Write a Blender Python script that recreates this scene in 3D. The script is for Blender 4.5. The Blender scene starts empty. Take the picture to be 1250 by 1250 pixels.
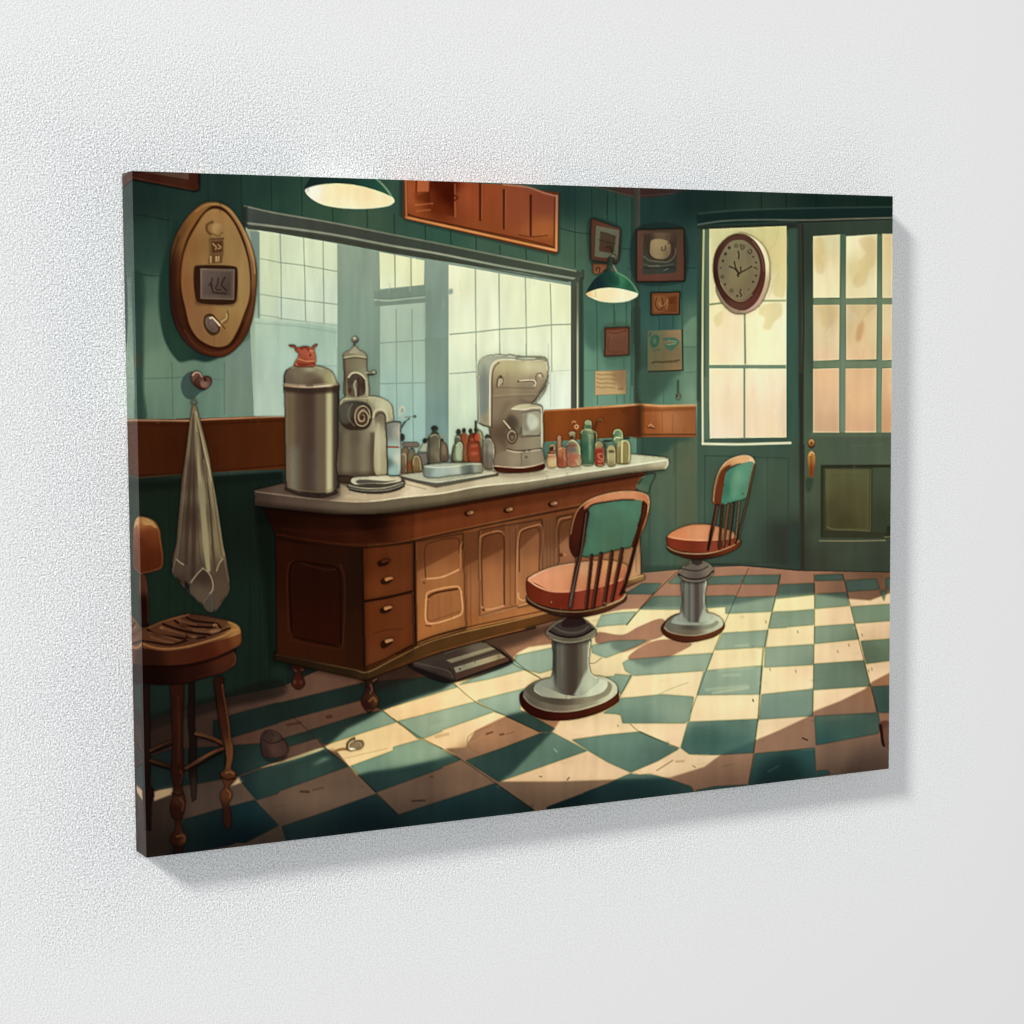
"""Canvas print of an illustrated old barber shop, hung on a white stucco wall."""
import bpy, math
import numpy as np
from mathutils import Matrix, Vector

# ------------------------------------------------------------------ camera
S = bpy.context.scene
CW, CH, CT = 1.0, 0.741, 0.0372          # canvas width, height, stretcher depth (m)
ZC = 1.5                                  # height of the canvas centre
FOC = 2.0485                              # focal length / sensor width
RV = np.array([0.0744, 0.4728, 0.0251])
TV = np.array([0.0443, 0.0135, -2.4829])
def rodrigues(r):
    th = np.linalg.norm(r); k = r / th
    Kx = np.array([[0, -k[2], k[1]], [k[2], 0, -k[0]], [-k[1], k[0], 0]])
    return np.eye(3) + np.sin(th) * Kx + (1 - np.cos(th)) * Kx @ Kx
RC = rodrigues(RV)
M = np.array([[1, 0, 0], [0, 0, -1], [0, 1, 0]], float)      # print frame -> world
OFF = np.array([0, -CT, ZC])
cam = bpy.data.objects.new('camera', bpy.data.cameras.new('camera'))
S.collection.objects.link(cam); S.camera = cam
cam.data.sensor_width = 36; cam.data.lens = 36 * FOC
cam.data.clip_start = .05; cam.data.clip_end = 200
Rw = M @ RC.T
pw = M @ (-RC.T @ TV) + OFF
m4 = Matrix.Identity(4)
for i in range(3):
    for j in range(3):
        m4[i][j] = Rw[i, j]
    m4[i][3] = pw[i]
cam.matrix_world = m4

# ------------------------------------------------------------------ light
W = bpy.data.worlds.new('World'); S.world = W; W.use_nodes = True
bg = W.node_tree.nodes['Background']
bg.inputs[0].default_value = (.965, .985, 1.0, 1); bg.inputs[1].default_value = AMB = .21
S.view_settings.view_transform = 'Standard'; S.view_settings.look = 'None'
S.view_settings.exposure = 0; S.view_settings.gamma = 1
LDIR = Vector((-.062, -.037, .050)).normalized()             # towards the lamp
lp = bpy.data.lights.new('softbox', 'AREA'); lp.shape = 'DISK'; lp.size = 3.9
lp.energy = 5320; lp.color = (1.0, .985, .96)
lo = bpy.data.objects.new('softbox', lp); S.collection.objects.link(lo)
lo.location = Vector((0, 0, ZC)) + LDIR * 24
lo.rotation_euler = LDIR.to_track_quat('Z', 'Y').to_euler()
fp = bpy.data.lights.new('front_fill', 'AREA'); fp.shape = 'DISK'; fp.size = 4.0  # unseen fill lamp added in front to lighten shade around the canvas
fp.energy = FILL = 545; fp.color = (.975, .99, 1.0)
fo = bpy.data.objects.new('front_fill', fp); S.collection.objects.link(fo)
FD = Vector((-.10, -1, .12)).normalized()
fo.location = Vector((0, 0, ZC)) + FD * 11
fo.rotation_euler = FD.to_track_quat('Z', 'Y').to_euler()
S.cycles.max_bounces = 6
S.cycles.use_denoising = True

# ------------------------------------------------------------------ the wall
def mat(name):
    m = bpy.data.materials.new(name); m.use_nodes = True
    return m, m.node_tree.nodes, m.node_tree.links, m.node_tree.nodes['Principled BSDF']

BASE = .765
def wall_material():
    m, N, L, P = mat('white_stucco')
    P.inputs['Roughness'].default_value = .85
    P.inputs['Specular IOR Level'].default_value = .1
    tc = N.new('ShaderNodeTexCoord')
    def noise(scale, detail, rough, vec=None):
        n = N.new('ShaderNodeTexNoise'); n.inputs['Scale'].default_value = scale
        n.inputs['Detail'].default_value = detail; n.inputs['Roughness'].default_value = rough
        L.new(vec or tc.outputs['Object'], n.inputs['Vector']); return n
    n1 = noise(410, 2, .62); n2 = noise(800, 2, .6)
    mx = N.new('ShaderNodeMath'); mx.operation = 'MULTIPLY_ADD'; mx.inputs[1].default_value = .55
    L.new(n2.outputs['Fac'], mx.inputs[0]); L.new(n1.outputs['Fac'], mx.inputs[2])
    # the plaster was left coarse where the picture hangs and trowelled ever
    # smoother away from it: distance from a box of the picture's size
    ab = N.new('ShaderNodeVectorMath'); ab.operation = 'ABSOLUTE'
    sh = N.new('ShaderNodeVectorMath'); sh.operation = 'ADD'; sh.inputs[1].default_value = (.03, 0, -.01)
    L.new(tc.outputs['Object'], sh.inputs[0]); L.new(sh.outputs[0], ab.inputs[0])
    sb = N.new('ShaderNodeVectorMath'); sb.operation = 'SUBTRACT'; sb.inputs[1].default_value = (CW / 2, 0, CH / 2)
    L.new(ab.outputs[0], sb.inputs[0])
    mxv = N.new('ShaderNodeVectorMath'); mxv.operation = 'MAXIMUM'
    L.new(sb.outputs[0], mxv.inputs[0])
    ln = N.new('ShaderNodeVectorMath'); ln.operation = 'LENGTH'; L.new(mxv.outputs[0], ln.inputs[0])
    n3 = noise(7, 3, .6)
    ad = N.new('ShaderNodeMath'); ad.operation = 'MULTIPLY_ADD'; ad.inputs[1].default_value = .12
    L.new(n3.outputs['Fac'], ad.inputs[0]); L.new(ln.outputs['Value'], ad.inputs[2])
    # the trowelling is smoother towards the right
    sx = N.new('ShaderNodeSeparateXYZ'); L.new(tc.outputs['Object'], sx.inputs[0])
    ag = N.new('ShaderNodeMath'); ag.operation = 'MULTIPLY_ADD'; ag.inputs[1].default_value = .05
    L.new(sx.outputs['X'], ag.inputs[0]); L.new(ad.outputs[0], ag.inputs[2])
    cr = N.new('ShaderNodeValToRGB'); L.new(ag.outputs[0], cr.inputs['Fac'])
    el = cr.color_ramp.elements
    el[0].position = .05; el[0].color = (1, 1, 1, 1); el[1].position = .44; el[1].color = (.0, .0, .0, 1)
    for p_, v_ in ((.11, .60), (.18, .28), (.29, .12)):
        e = el.new(p_); e.color = (v_, v_, v_, 1)
    sc = N.new('ShaderNodeMath'); sc.operation = 'MULTIPLY'; sc.inputs[1].default_value = .0027
    L.new(cr.outputs['Color'], sc.inputs[0])
    bp = N.new('ShaderNodeBump'); bp.inputs['Strength'].default_value = 1.0
    L.new(mx.outputs[0], bp.inputs['Height']); L.new(sc.outputs[0], bp.inputs['Distance'])
    L.new(bp.outputs[0], P.inputs['Normal'])
    # plaster grain, with the shade of its pits painted into the colour
    n4 = noise(500, 2, .75)
    gr = N.new('ShaderNodeMapRange'); gr.inputs['From Min'].default_value = .36; gr.inputs['From Max'].default_value = .60
    gr.inputs['To Min'].default_value = .60; gr.inputs['To Max'].default_value = 1.28
    L.new(n4.outputs['Fac'], gr.inputs['Value'])
    mc = N.new('ShaderNodeMix'); mc.data_type = 'RGBA'; mc.inputs[6].default_value = (BASE, BASE, BASE * .995, 1)
    gm = N.new('ShaderNodeVectorMath'); gm.operation = 'SCALE'; gm.inputs[0].default_value = (BASE * 1.12, BASE * 1.14, BASE * 1.155)
    L.new(gr.outputs[0], gm.inputs['Scale'])
    L.new(gm.outputs[0], mc.inputs[7]); L.new(cr.outputs['Color'], mc.inputs[0])
    L.new(mc.outputs[2], P.inputs['Base Color'])
    return m

def grid_wall():
    w, h, d = 5.0, 3.2, .2
    me = bpy.data.meshes.new('wall')
    v = [(-w, 0, -h), (w, 0, -h), (w, 0, h), (-w, 0, h), (-w, d, -h), (w, d, -h), (w, d, h), (-w, d, h)]
    f = [(0, 1, 2, 3), (5, 4, 7, 6), (4, 0, 3, 7), (1, 5, 6, 2), (3, 2, 6, 7), (4, 5, 1, 0)]
    me.from_pydata(v, [], f)
    o = bpy.data.objects.new('wall', me); S.collection.objects.link(o)
    o.location = (0, 0, ZC)
    me.materials.append(wall_material())
    o['kind'] = 'structure'
    o['label'] = 'white stucco wall behind the canvas print'
    return o
grid_wall()

# ---------------------------------------------------------------- painter
# A small software "paint box": every brush call lays pigment on the art-board
# raster.  Coordinates are board coordinates digitised from the print; view()
# sets the origin and scale in which the next strokes are given.
K = 1.25
BX0, BY0, BX1, BY1 = 140, 196, 1102, 1056
BW, BH = int((BX1 - BX0) * K), int((BY1 - BY0) * K)
ART = np.zeros((BH, BW, 3), np.float32)
IDS = np.zeros((BH, BW), np.int16)
NAMES = ['painted_wall_paneling']
CUR = [0]
VW = [0.0, 0.0, 1.0]
RNG = np.random.RandomState(7)

def view(x0, y0, s):
    VW[:] = [x0, y0, s]

def motif(name):
    """start a new painted figure (gets its own patch of the printed sheet)"""
    if name is None:
        CUR[0] = -1
        return
    NAMES.append(name)
    CUR[0] = len(NAMES) - 1

def remotif(i):
    CUR[0] = i

def tr(p):
    p = np.asarray(p, np.float64).reshape(-1, 2)
    q = p / VW[2] + np.array(VW[:2])
    return (q - np.array([BX0, BY0])) * K

def spline(p, closed, n=8):
    """centripetal Catmull-Rom through the points (no overshoot at tight corners)"""
    P = np.asarray(p, float)
    m = len(P)
    if m < 3:
        return P
    out = []
    for i in (range(m) if closed else range(m - 1)):
        if closed:
            p0, p1, p2, p3 = P[(i - 1) % m], P[i], P[(i + 1) % m], P[(i + 2) % m]
        else:
            p1, p2 = P[i], P[i + 1]
            p0 = P[i - 1] if i > 0 else 2 * p1 - p2
            p3 = P[i + 2] if i + 2 < m else 2 * p2 - p1
        t0 = 0.0
        t1 = t0 + max(np.hypot(*(p1 - p0)), 1e-3) ** .5
        t2 = t1 + max(np.hypot(*(p2 - p1)), 1e-3) ** .5
        t3 = t2 + max(np.hypot(*(p3 - p2)), 1e-3) ** .5
        for k in range(n):
            t = t1 + (t2 - t1) * k / n
            A1 = (t1 - t) / (t1 - t0) * p0 + (t - t0) / (t1 - t0) * p1
            A2 = (t2 - t) / (t2 - t1) * p1 + (t - t1) / (t2 - t1) * p2
            A3 = (t3 - t) / (t3 - t2) * p2 + (t - t2) / (t3 - t2) * p3
            B1 = (t2 - t) / (t2 - t0) * A1 + (t - t0) / (t2 - t0) * A2
            B2 = (t3 - t) / (t3 - t1) * A2 + (t - t1) / (t3 - t1) * A3
            out.append((t2 - t) / (t2 - t1) * B1 + (t - t1) / (t2 - t1) * B2)
    if not closed:
        out.append(P[-1])
    return np.array(out)

def raster(P):
    """anti-aliased even-odd coverage; returns (mask, x0, y0)"""
    x0 = max(int(P[:, 0].min()) - 2, 0); x1 = min(int(P[:, 0].max()) + 3, BW)
    y0 = max(int(P[:, 1].min()) - 2, 0); y1 = min(int(P[:, 1].max()) + 3, BH)
    if x1 <= x0 or y1 <= y0:
        return None
    w, h = x1 - x0, y1 - y0
    m = np.zeros((h, w + 1), np.float32)
    A = P; B = np.roll(P, -1, 0)
    SSY = 4
    xs = np.arange(w + 1)
    for j in range(h * SSY):
        yy = y0 + (j + .5) / SSY
        c = (A[:, 1] <= yy) != (B[:, 1] <= yy)
        if not c.any():
            continue
        a, b = A[c], B[c]
        X = np.sort(a[:, 0] + (yy - a[:, 1]) * (b[:, 0] - a[:, 0]) / (b[:, 1] - a[:, 1])) - x0
        row = m[j // SSY]
        for k in range(0, len(X) - 1, 2):
            l, r = max(X[k], 0), min(X[k + 1], w)
            if r <= l:
                continue
            li, ri = int(l), int(r)
            if li == ri:
                row[li] += r - l
            else:
                row[li] += li + 1 - l
                row[li + 1:ri] += 1
                row[ri] += r - ri
    return m[:, :w] / SSY, x0, y0

def boxblur(a, r, ax):
    r = int(r)
    if r < 1:
        return a
    pad = [(0, 0)] * a.ndim
    pad[ax] = (r + 1, r)
    c = np.cumsum(np.pad(a, pad, mode='edge'), axis=ax, dtype=np.float64)
    n = a.shape[ax]
    lo = np.take(c, np.arange(n), axis=ax); hi = np.take(c, np.arange(n) + 2 * r + 1, axis=ax)
    return ((hi - lo) / (2 * r + 1)).astype(np.float32)

def gauss(a, s):
    if s <= 0:
        return a
    if s < 1.2:
        k = np.exp(-.5 * (np.arange(-3, 4) / s) ** 2); k /= k.sum()
        for ax in (0, 1):
            pd = [(0, 0)] * a.ndim; pd[ax] = (3, 3)
            b = np.pad(a, pd, mode='edge')
            a = sum(k[i] * np.take(b, np.arange(a.shape[ax]) + i, axis=ax) for i in range(7)).astype(np.float32)
        return a
    r = max(1, int(round((np.sqrt(4 * s * s + 1) - 1) / 2)))
    for _ in range(3):
        a = boxblur(boxblur(a, r, 0), r, 1)
    return a

def padmask(M, soft):
    m, x0, y0 = M
    if soft <= 0:
        return M
    s = soft * K
    p = int(3 * s) + 2
    h, w = m.shape
    big = np.zeros((h + 2 * p, w + 2 * p), np.float32)
    big[p:p + h, p:p + w] = m
    big = gauss(big, s)
    X0, Y0 = x0 - p, y0 - p
    cx0, cy0 = max(0, -X0), max(0, -Y0)
    cx1 = min(big.shape[1], BW - X0); cy1 = min(big.shape[0], BH - Y0)
    return big[cy0:cy1, cx0:cx1], X0 + cx0, Y0 + cy0

def colour(col, x0, y0, w, h):
    """flat colour, or a field of (x, y, r, g, b) samples blended smoothly"""
    if not isinstance(col, list):
        return np.array(col, np.float32)[None, None, :]
    S = np.array(col, float)
    pts = tr(S[:, :2])
    st = 4 if w * h > 4000 else 1
    gx = np.arange(0, w + st, st) + x0 + .0; gy = np.arange(0, h + st, st) + y0 + .0
    X, Y = np.meshgrid(gx, gy)
    acc = np.zeros(X.shape + (3,)); ws = np.zeros(X.shape)
    if len(pts) > 1:
        D = np.hypot(pts[:, None, 0] - pts[None, :, 0], pts[:, None, 1] - pts[None, :, 1]) + np.eye(len(pts)) * 1e9
        soft2 = (.55 * D.min(1)) ** 2 + 4
    else:
        soft2 = np.array([9.0])
    for (px, py), c, q in zip(pts, S[:, 2:5], soft2):
        d = q / (((X - px) ** 2 + (Y - py) ** 2) + q) ** 1.9
        acc += d[..., None] * c; ws += d
    g = (acc / ws[..., None]).astype(np.float32)
    if st == 1:
        return g[:h, :w]
    ix = np.arange(w) / st; iy = np.arange(h) / st
    i0 = ix.astype(int); j0 = iy.astype(int); fx = (ix - i0)[None, :, None]; fy = (iy - j0)[:, None, None]
    return ((g[j0][:, i0] * (1 - fx) + g[j0][:, i0 + 1] * fx) * (1 - fy) + (g[j0 + 1][:, i0] * (1 - fx) + g[j0 + 1][:, i0 + 1] * fx) * fy).astype(np.float32)

def lay(M, col, a=1.0, clip=None, ids=True, mul=False):
    if M is None:
        return None
    m, x0, y0 = M
    h, w = m.shape
    sl = (slice(y0, y0 + h), slice(x0, x0 + w))
    mm = m
    if clip is not None:
        mm = m * clip[sl]
    c = colour(col, x0, y0, w, h)
    t = ART[sl]
    al = (mm * a)[..., None]
    if mul:
        ART[sl] = t * (1 - al + al * c / 255.0)
    else:
        ART[sl] = t * (1 - al) + c * al
    if ids and CUR[0] >= 0 and a > .6:
        IDS[sl][mm > .5] = CUR[0]
    return (mm, x0, y0)

def full(M):
    f = np.zeros((BH, BW), np.float32)
    if M is not None:
        m, x0, y0 = M
        f[y0:y0 + m.shape[0], x0:x0 + m.shape[1]] = m
    return f

def Pg(col, pts, soft=0, **k):          # straight-sided patch
    return lay(padmask(raster(tr(pts)), soft), col, **k)

def Sg(col, pts, soft=0, **k):          # patch with a flowing outline
    return lay(padmask(raster(tr(spline(np.asarray(pts, float).reshape(-1, 2), True))), soft), col, **k)

def El(col, cx, cy, rx, ry, rot=0, soft=0, **k):
    t = np.linspace(0, 2 * np.pi, 48, endpoint=False); r = np.radians(rot)
    x = rx * np.cos(t); y = ry * np.sin(t)
    return lay(padmask(raster(tr(np.stack([cx + x * np.cos(r) - y * np.sin(r), cy + x * np.sin(r) + y * np.cos(r)], 1))), soft), col, **k)

def stroke(P, wd, soft):
    """brush stroke; wd = one width or one per control point (board units)"""
    wd = np.atleast_1d(np.asarray(wd, float)) * K / 2
    n = len(P)
    W = np.interp(np.linspace(0, 1, n), np.linspace(0, 1, len(wd)), wd) if len(wd) > 1 else np.full(n, wd[0])
    pad = W.max() + 3 + soft * K * 2
    x0 = max(int(P[:, 0].min() - pad), 0); x1 = min(int(P[:, 0].max() + pad) + 1, BW)
    y0 = max(int(P[:, 1].min() - pad), 0); y1 = min(int(P[:, 1].max() + pad) + 1, BH)
    if x1 <= x0 or y1 <= y0:
        return None
    best = np.full((y1 - y0, x1 - x0), 1e9, np.float32)
    for i in range(n - 1):
        a, b = P[i], P[i + 1]
        wa, wb = W[i], W[i + 1]
        q = max(wa, wb) + 3 + soft * K * 2
        sx0 = max(int(min(a[0], b[0]) - q), x0); sx1 = min(int(max(a[0], b[0]) + q) + 1, x1)
        sy0 = max(int(min(a[1], b[1]) - q), y0); sy1 = min(int(max(a[1], b[1]) + q) + 1, y1)
        if sx1 <= sx0 or sy1 <= sy0:
            continue
        X = np.arange(sx0, sx1)[None, :] + .5; Y = np.arange(sy0, sy1)[:, None] + .5
        d = b - a; L = d @ d + 1e-9
        t = np.clip(((X - a[0]) * d[0] + (Y - a[1]) * d[1]) / L, 0, 1)
        D = np.hypot(X - a[0] - t * d[0], Y - a[1] - t * d[1]) - (wa + t * (wb - wa))
        s = best[sy0 - y0:sy1 - y0, sx0 - x0:sx1 - x0]
        np.minimum(s, D, out=s)
    e = .5 + soft * K
    m = np.clip(.5 - best / (2 * e), 0, 1)
    wmin = np.clip(W.max() * 2, .15, 1)          # hair lines keep their faintness
    return m * wmin, x0, y0

def Ln(col, wd, pts, soft=0.2, **k):    # straight stroke
    return lay(stroke(tr(pts), wd, soft), col, **k)

def Cv(col, wd, pts, soft=0.2, closed=False, **k):     # curved stroke
    p = spline(np.asarray(pts, float).reshape(-1, 2), closed)
    if closed:
        p = np.vstack([p, p[:1]])
    return lay(stroke(tr(p), wd, soft), col, **k)

def Py(col, wd, pts, soft=0.2, **k):    # closed straight outline
    p = np.asarray(pts, float).reshape(-1, 2)
    return Ln(col, wd, np.vstack([p, p[:1]]), soft, **k)

def streaks(amp, horiz=False, seed=1, lx=2, ly=60):
    r = np.random.RandomState(seed)
    n = r.randn(BH // 2 + 2, BW // 2 + 2).astype(np.float32)
    if horiz:
        lx, ly = ly, lx
    for _ in range(2):
        n = boxblur(boxblur(n, lx // 2, 1), ly // 2, 0)
    n = n / n.std()
    n = np.repeat(np.repeat(n, 2, 0), 2, 1)[:BH, :BW]
    return gauss(n, 1.1) * amp
# ================================================================ THE PICTURE
# ---- 1. green panelled walls
view(0, 0, 1)
WALL = [(165,240,22,40,34),(250,235,28,50,43),(180,300,34,60,50),(175,350,42,72,58),(200,400,88,120,96),(190,450,98,132,105),
 (200,495,92,126,104),(255,470,92,130,110),(290,500,96,134,116),(330,230,30,58,48),(340,250,34,66,52),(450,275,56,84,62),(500,260,42,74,60),
 (400,262,44,76,56),(600,305,58,90,70),(540,285,42,82,64),(700,240,28,56,50),(700,300,60,92,70),(695,335,66,102,78),(740,240,34,62,52),(745,275,40,78,66),
 (760,335,50,90,74),(725,400,62,112,92),(718,440,92,146,118),(740,490,100,152,124),(762,400,66,112,90),(766,480,80,128,105),(170,610,20,28,20),(300,650,24,33,24),
 (310,800,22,32,26),(230,840,22,40,32),(170,560,22,34,26)]
Pg(WALL, [140,196,1102,196,1102,760,140,900])
# right-hand wall
RW = [(800,245,28,54,50),(842,245,22,44,40),(845,300,40,70,62),(840,345,42,80,70),(795,350,40,76,68),(815,392,44,84,78),(788,440,48,76,62),(846,390,70,110,84),
 (845,420,90,132,98),(845,455,96,138,110),(800,470,42,74,62),(843,485,112,150,118),(825,485,86,134,108),(812,488,80,128,102),(800,540,50,84,68),(830,560,88,104,74),
 (840,630,88,98,70),(800,640,64,92,72),(800,690,52,74,58),(842,690,60,80,60),(815,600,78,98,74)]
Pg(RW, [777,196,862,196,862,700,777,700])
# plank grooves, upper left wall
GR = (20,36,30)
for x, y0_, y1_ in [(253.6,209,245),(294,210,252),(331,212,262),(368,213,266),(406,255,276),(448,257,281),(481,262,287),(519,276,296),(550,282,300),(581,290,305),(610,300,311),(642,305,317),(669,312,322)]:
    Ln(GR, .9, [x,y0_,x+.6,y1_], soft=.5, a=.75)
for x, y0_, y1_ in [(701.5,228,326),(722,230,270),(741,232,268),(752,234,285),(771,240,470)]:
    Ln((16,44,36), .9, [x,y0_,x+.5,y1_], soft=.5, a=.7)
Ln((22,38,34),1.2,[742,238,741,262],a=.6)
Cv(GR, .9, [682,278,700,283,722,286], a=.7)
Cv(GR, .8, [756,303,768,304,776,306], a=.6)
Ln(GR, .8, [205,236,206,420], soft=.4, a=.5)
Cv((16,30,26), 1.1, [160,261,180,264,207,269], a=.7)
Cv((18,34,28), 1.1, [163,333,180,336,198,337], a=.7)
# dark strip at the far left, light panel beside it
Sg((32,58,48), [160,330,174,335,176,400,175,470,177,515,160,515], soft=1.5, a=.85)
Pg((74,108,86), [176,338,200,338,200,420,177,430], soft=4, a=.5)
El((88,60,38), 170, 440, 1.6, 9, soft=1, a=.7)
view(140,390,6.25)
for p in ([218,0,225,745],[435,330,445,745],[838,330,838,720]):
    Ln((62,92,72), 1.0, p, soft=.5, a=.7)
Pg([(850,500,104,132,112),(1060,300,110,138,122),(1000,100,104,130,114)], [845,260,1075,120,1075,722,845,722], soft=1)
Ln((60,92,72), 1.1, [230,452,560,440], soft=.4, a=.7)
Ln((60,98,80), .8, [740,458,830,460], soft=.4, a=.6)
# lower dark wall boards
view(0,0,1)
DW = [(170,600,24,36,24),(200,700,24,42,28),(230,840,26,46,34),(300,650,20,30,22),(320,600,22,34,26),(325,750,22,40,28),(300,820,22,38,28),(180,850,26,40,34)]
Pg(DW, [160,588,345,576,350,840,300,845,160,890], soft=.6)
for x in (207,225,236,305,317,329):
    Ln((16,24,18), .9, [x,590,x,840], soft=.6, a=.5)
Pg((14,22,17), [160,588,345,576,345,586,160,600], soft=3, a=.7)
# mirrored light on lower boards
# ---- right wall grooves and corner
view(680,220,6.25)
Sg([(560,70,72,44,40),(200,40,50,48,40),(600,60,60,34,30)], [190,40,340,62,590,125,600,95,640,130,900,100,1010,72,600,50,200,36], soft=1, a=.9)
Cv((110,92,72), .8, [300,52,430,85,580,125], soft=.5, a=.6)
Cv((100,72,66), .8, [640,118,760,112,900,100], soft=.5, a=.5)
Pg([(600,100,58,58,48),(600,500,62,72,58),(600,1000,44,62,48)], [590,60,628,60,628,1250,590,1250], soft=.8)
Pg((34,46,38), [575,130,590,130,590,1250,580,1250], soft=1.2, a=.7)
Pg((110,96,74), [622,60,632,60,632,360,622,360], soft=.6, a=.4)
for x, a_, b_ in [(300,900,1250),(433,930,1250),(528,900,1250)]:
    Ln((28,62,48), .9, [x,a_,x+4,b_], soft=.5, a=.75)
for x, a_, b_ in [(770,130,360),(955,90,360),(1070,140,340),(780,790,850),(955,770,1250),(780,1030,1250),(885,1030,1130)]:
    Ln((22,52,46), .9, [x,a_,x,b_], soft=.5, a=.6)
Ln((20,50,44), .9, [540,676,600,680], soft=.4, a=.6)
Ln((20,50,44), .9, [985,672,1070,668], soft=.4, a=.7)
# light patch + shadows on the right wall
Sg([(1020,1150,98,140,106)], [965,1120,1060,1040,1066,1250,965,1250], soft=1.5, a=.8, ids=False)
view(680,380,6.25)
Pg([(610,100,44,60,48),(620,600,46,62,46)], [588,-30,634,-30,640,705,588,705], soft=1)
Pg((34,48,38), [574,-30,588,-30,588,705,580,705], soft=1.4, a=.5)
Ln((20,44,36), .9, [566,0,560,700], soft=.5, a=.5)
Sg((60,102,84), [210,0,290,0,300,300,260,290,220,240], soft=2, a=.75)
Sg((66,108,84), [355,350,560,330,560,450,440,440,380,430], soft=2.5, a=.6)
Sg([(700,600,58,88,70)], [640,440,960,460,840,530,780,640,700,700,640,690], soft=2, a=.8)
for x, a_, b_, c in [(305,0,710,(44,82,62)),(510,340,700,(52,92,72)),(455,640,700,(52,92,72)),(810,460,700,(52,92,70)),(955,0,450,(40,74,58)),(440,0,110,(36,72,58))]:
    Ln(c, .9, [x,a_,x+3,b_], soft=.5, a=.7)
Ln((62,106,80), .9, [210,450,300,452], soft=.5, a=.7)
Ln((62,96,72), .9, [965,272,1060,275], soft=.5, a=.7)
Ln((60,96,74), .9, [965,470,1060,462], soft=.5, a=.6)
Pg([(890,1100,70,92,66),(1000,1200,90,104,72)], [890,1010,1058,960,1058,1250,890,1250], soft=1.2, a=.7)
Ln((50,70,54), 1, [890,1030,890,1250], soft=.6, a=.7)
Sg([(750,1000,44,74,60)], [640,970,1040,965,900,1010,820,1080,640,1090], soft=2, a=.8)
Ln((40,60,48), 1, [655,960,650,1100], soft=.5, a=.7)
view(780,540,6.944)
for x in (312,):
    Ln((52,70,52), 1.2, [x,0,x,700], soft=.6, a=.8)
Pg([(400,300,90,100,70),(400,800,86,96,70)], [318,0,488,0,488,1070,318,1070], soft=1.5, a=.5)
Pg([(150,700,66,98,78),(250,500,80,100,72)], [95,280,300,260,300,1080,95,1080], soft=3, a=.6)
Ln((44,72,58), 1, [95,300,85,1040], soft=1, a=.7)
Pg((46,64,50), [20,1045,490,1045,490,1110,40,1110], soft=1, a=.7)
Ln((120,84,60), .8, [430,1058,640,1060], soft=.8, a=.5)

# ---- 2. wood rail
motif('painted_wood_rail')
view(140,390,6.25)
Pg([(200,900,66,28,10),(900,950,74,32,12),(1250,950,80,36,12),(600,1000,58,24,8)], [100,765,700,752,1320,730,1320,1140,700,1165,100,1200])
Ln([(160,770,150,112,80),(800,760,190,134,92),(1250,740,160,100,62)], 2.2, [100,768,560,772,700,762,1320,738], soft=.5)
Ln((50,18,6), 1.5, [100,800,560,805,1320,770], soft=1.2, a=.7)
Cv((100,52,24), 1.2, [100,1215,500,1180,1320,1125], soft=.4, a=.8)
Ln((44,14,4), 1.4, [100,1195,700,1165,1320,1110], soft=1, a=.7)
motif('painted_wood_rail')
view(640,450,6.25)
Pg([(200,400,140,70,26),(500,420,134,64,24),(700,450,122,60,24),(850,480,84,40,18)], [120,325,880,275,880,520,800,520,120,560])
Ln([(200,310,205,120,60),(500,300,210,130,72),(850,275,230,170,110)], 2.6, [120,320,560,296,880,274], soft=.5)
Sg((96,44,18), [740,320,870,285,900,520,820,520,850,400], soft=1.5, a=.6)
Pg([(950,420,168,96,50),(1200,400,160,92,48),(1250,480,120,70,36)], [890,283,1310,290,1310,520,890,510])
view(680,380,6.25)
Pg([(700,850,160,84,38),(800,800,180,104,56),(1040,850,158,92,50)], [645,720,1056,715,1056,960,645,960])
Pg((196,132,84), [800,770,960,760,960,920,800,920], soft=4, a=.4)
Ln([(700,715,225,160,96),(1000,718,210,160,100)], 2.6, [645,712,800,722,1056,716], soft=.4)
Pg((110,56,26), [645,735,800,745,1056,735,1056,752,645,765], soft=1, a=.6)
Ln((86,48,24), 1.6, [645,940,1052,940], soft=.6)
Ln((120,66,36), .8, [645,955,1050,960], soft=.5)
Pg((70,34,16), [605,700,660,705,660,960,600,950], soft=1.6, a=.75)
Cv((110,58,28), .8, [885,790,880,930], soft=.6, a=.4)
Cv((110,58,28), .8, [800,760,805,920], soft=.6, a=.4)
Ln((90,44,20), 2, [695,885,740,890], soft=.6)
Ln((222,160,110), 1.3, [700,878,715,862,738,884], soft=.3)

# ---- 3. the mirror
motif('painted_mirror')
view(0,0,1)
MIR = [(320,290,150,176,140),(330,450,148,180,152),(320,500,150,182,160),(430,320,126,156,132),(430,400,130,160,140),(500,400,124,158,146),(530,330,124,152,130),
 (540,400,118,152,136),(530,480,120,158,150),(440,500,130,170,160),(470,540,130,178,168)]
MM = full(Pg(MIR, [299,262,713,334,711,497,662,501,650,556,354,560,352,505,310,507], ))
view(330,190,6.25)
PA = [(30,700,198,216,176),(150,750,204,222,180),(450,750,206,224,176),(30,900,198,220,176),(200,1000,202,222,184),(450,1050,196,218,190),(100,1180,186,212,188)]
Pg(PA, [-100,565,510,672,520,1460,-100,1400])
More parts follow.
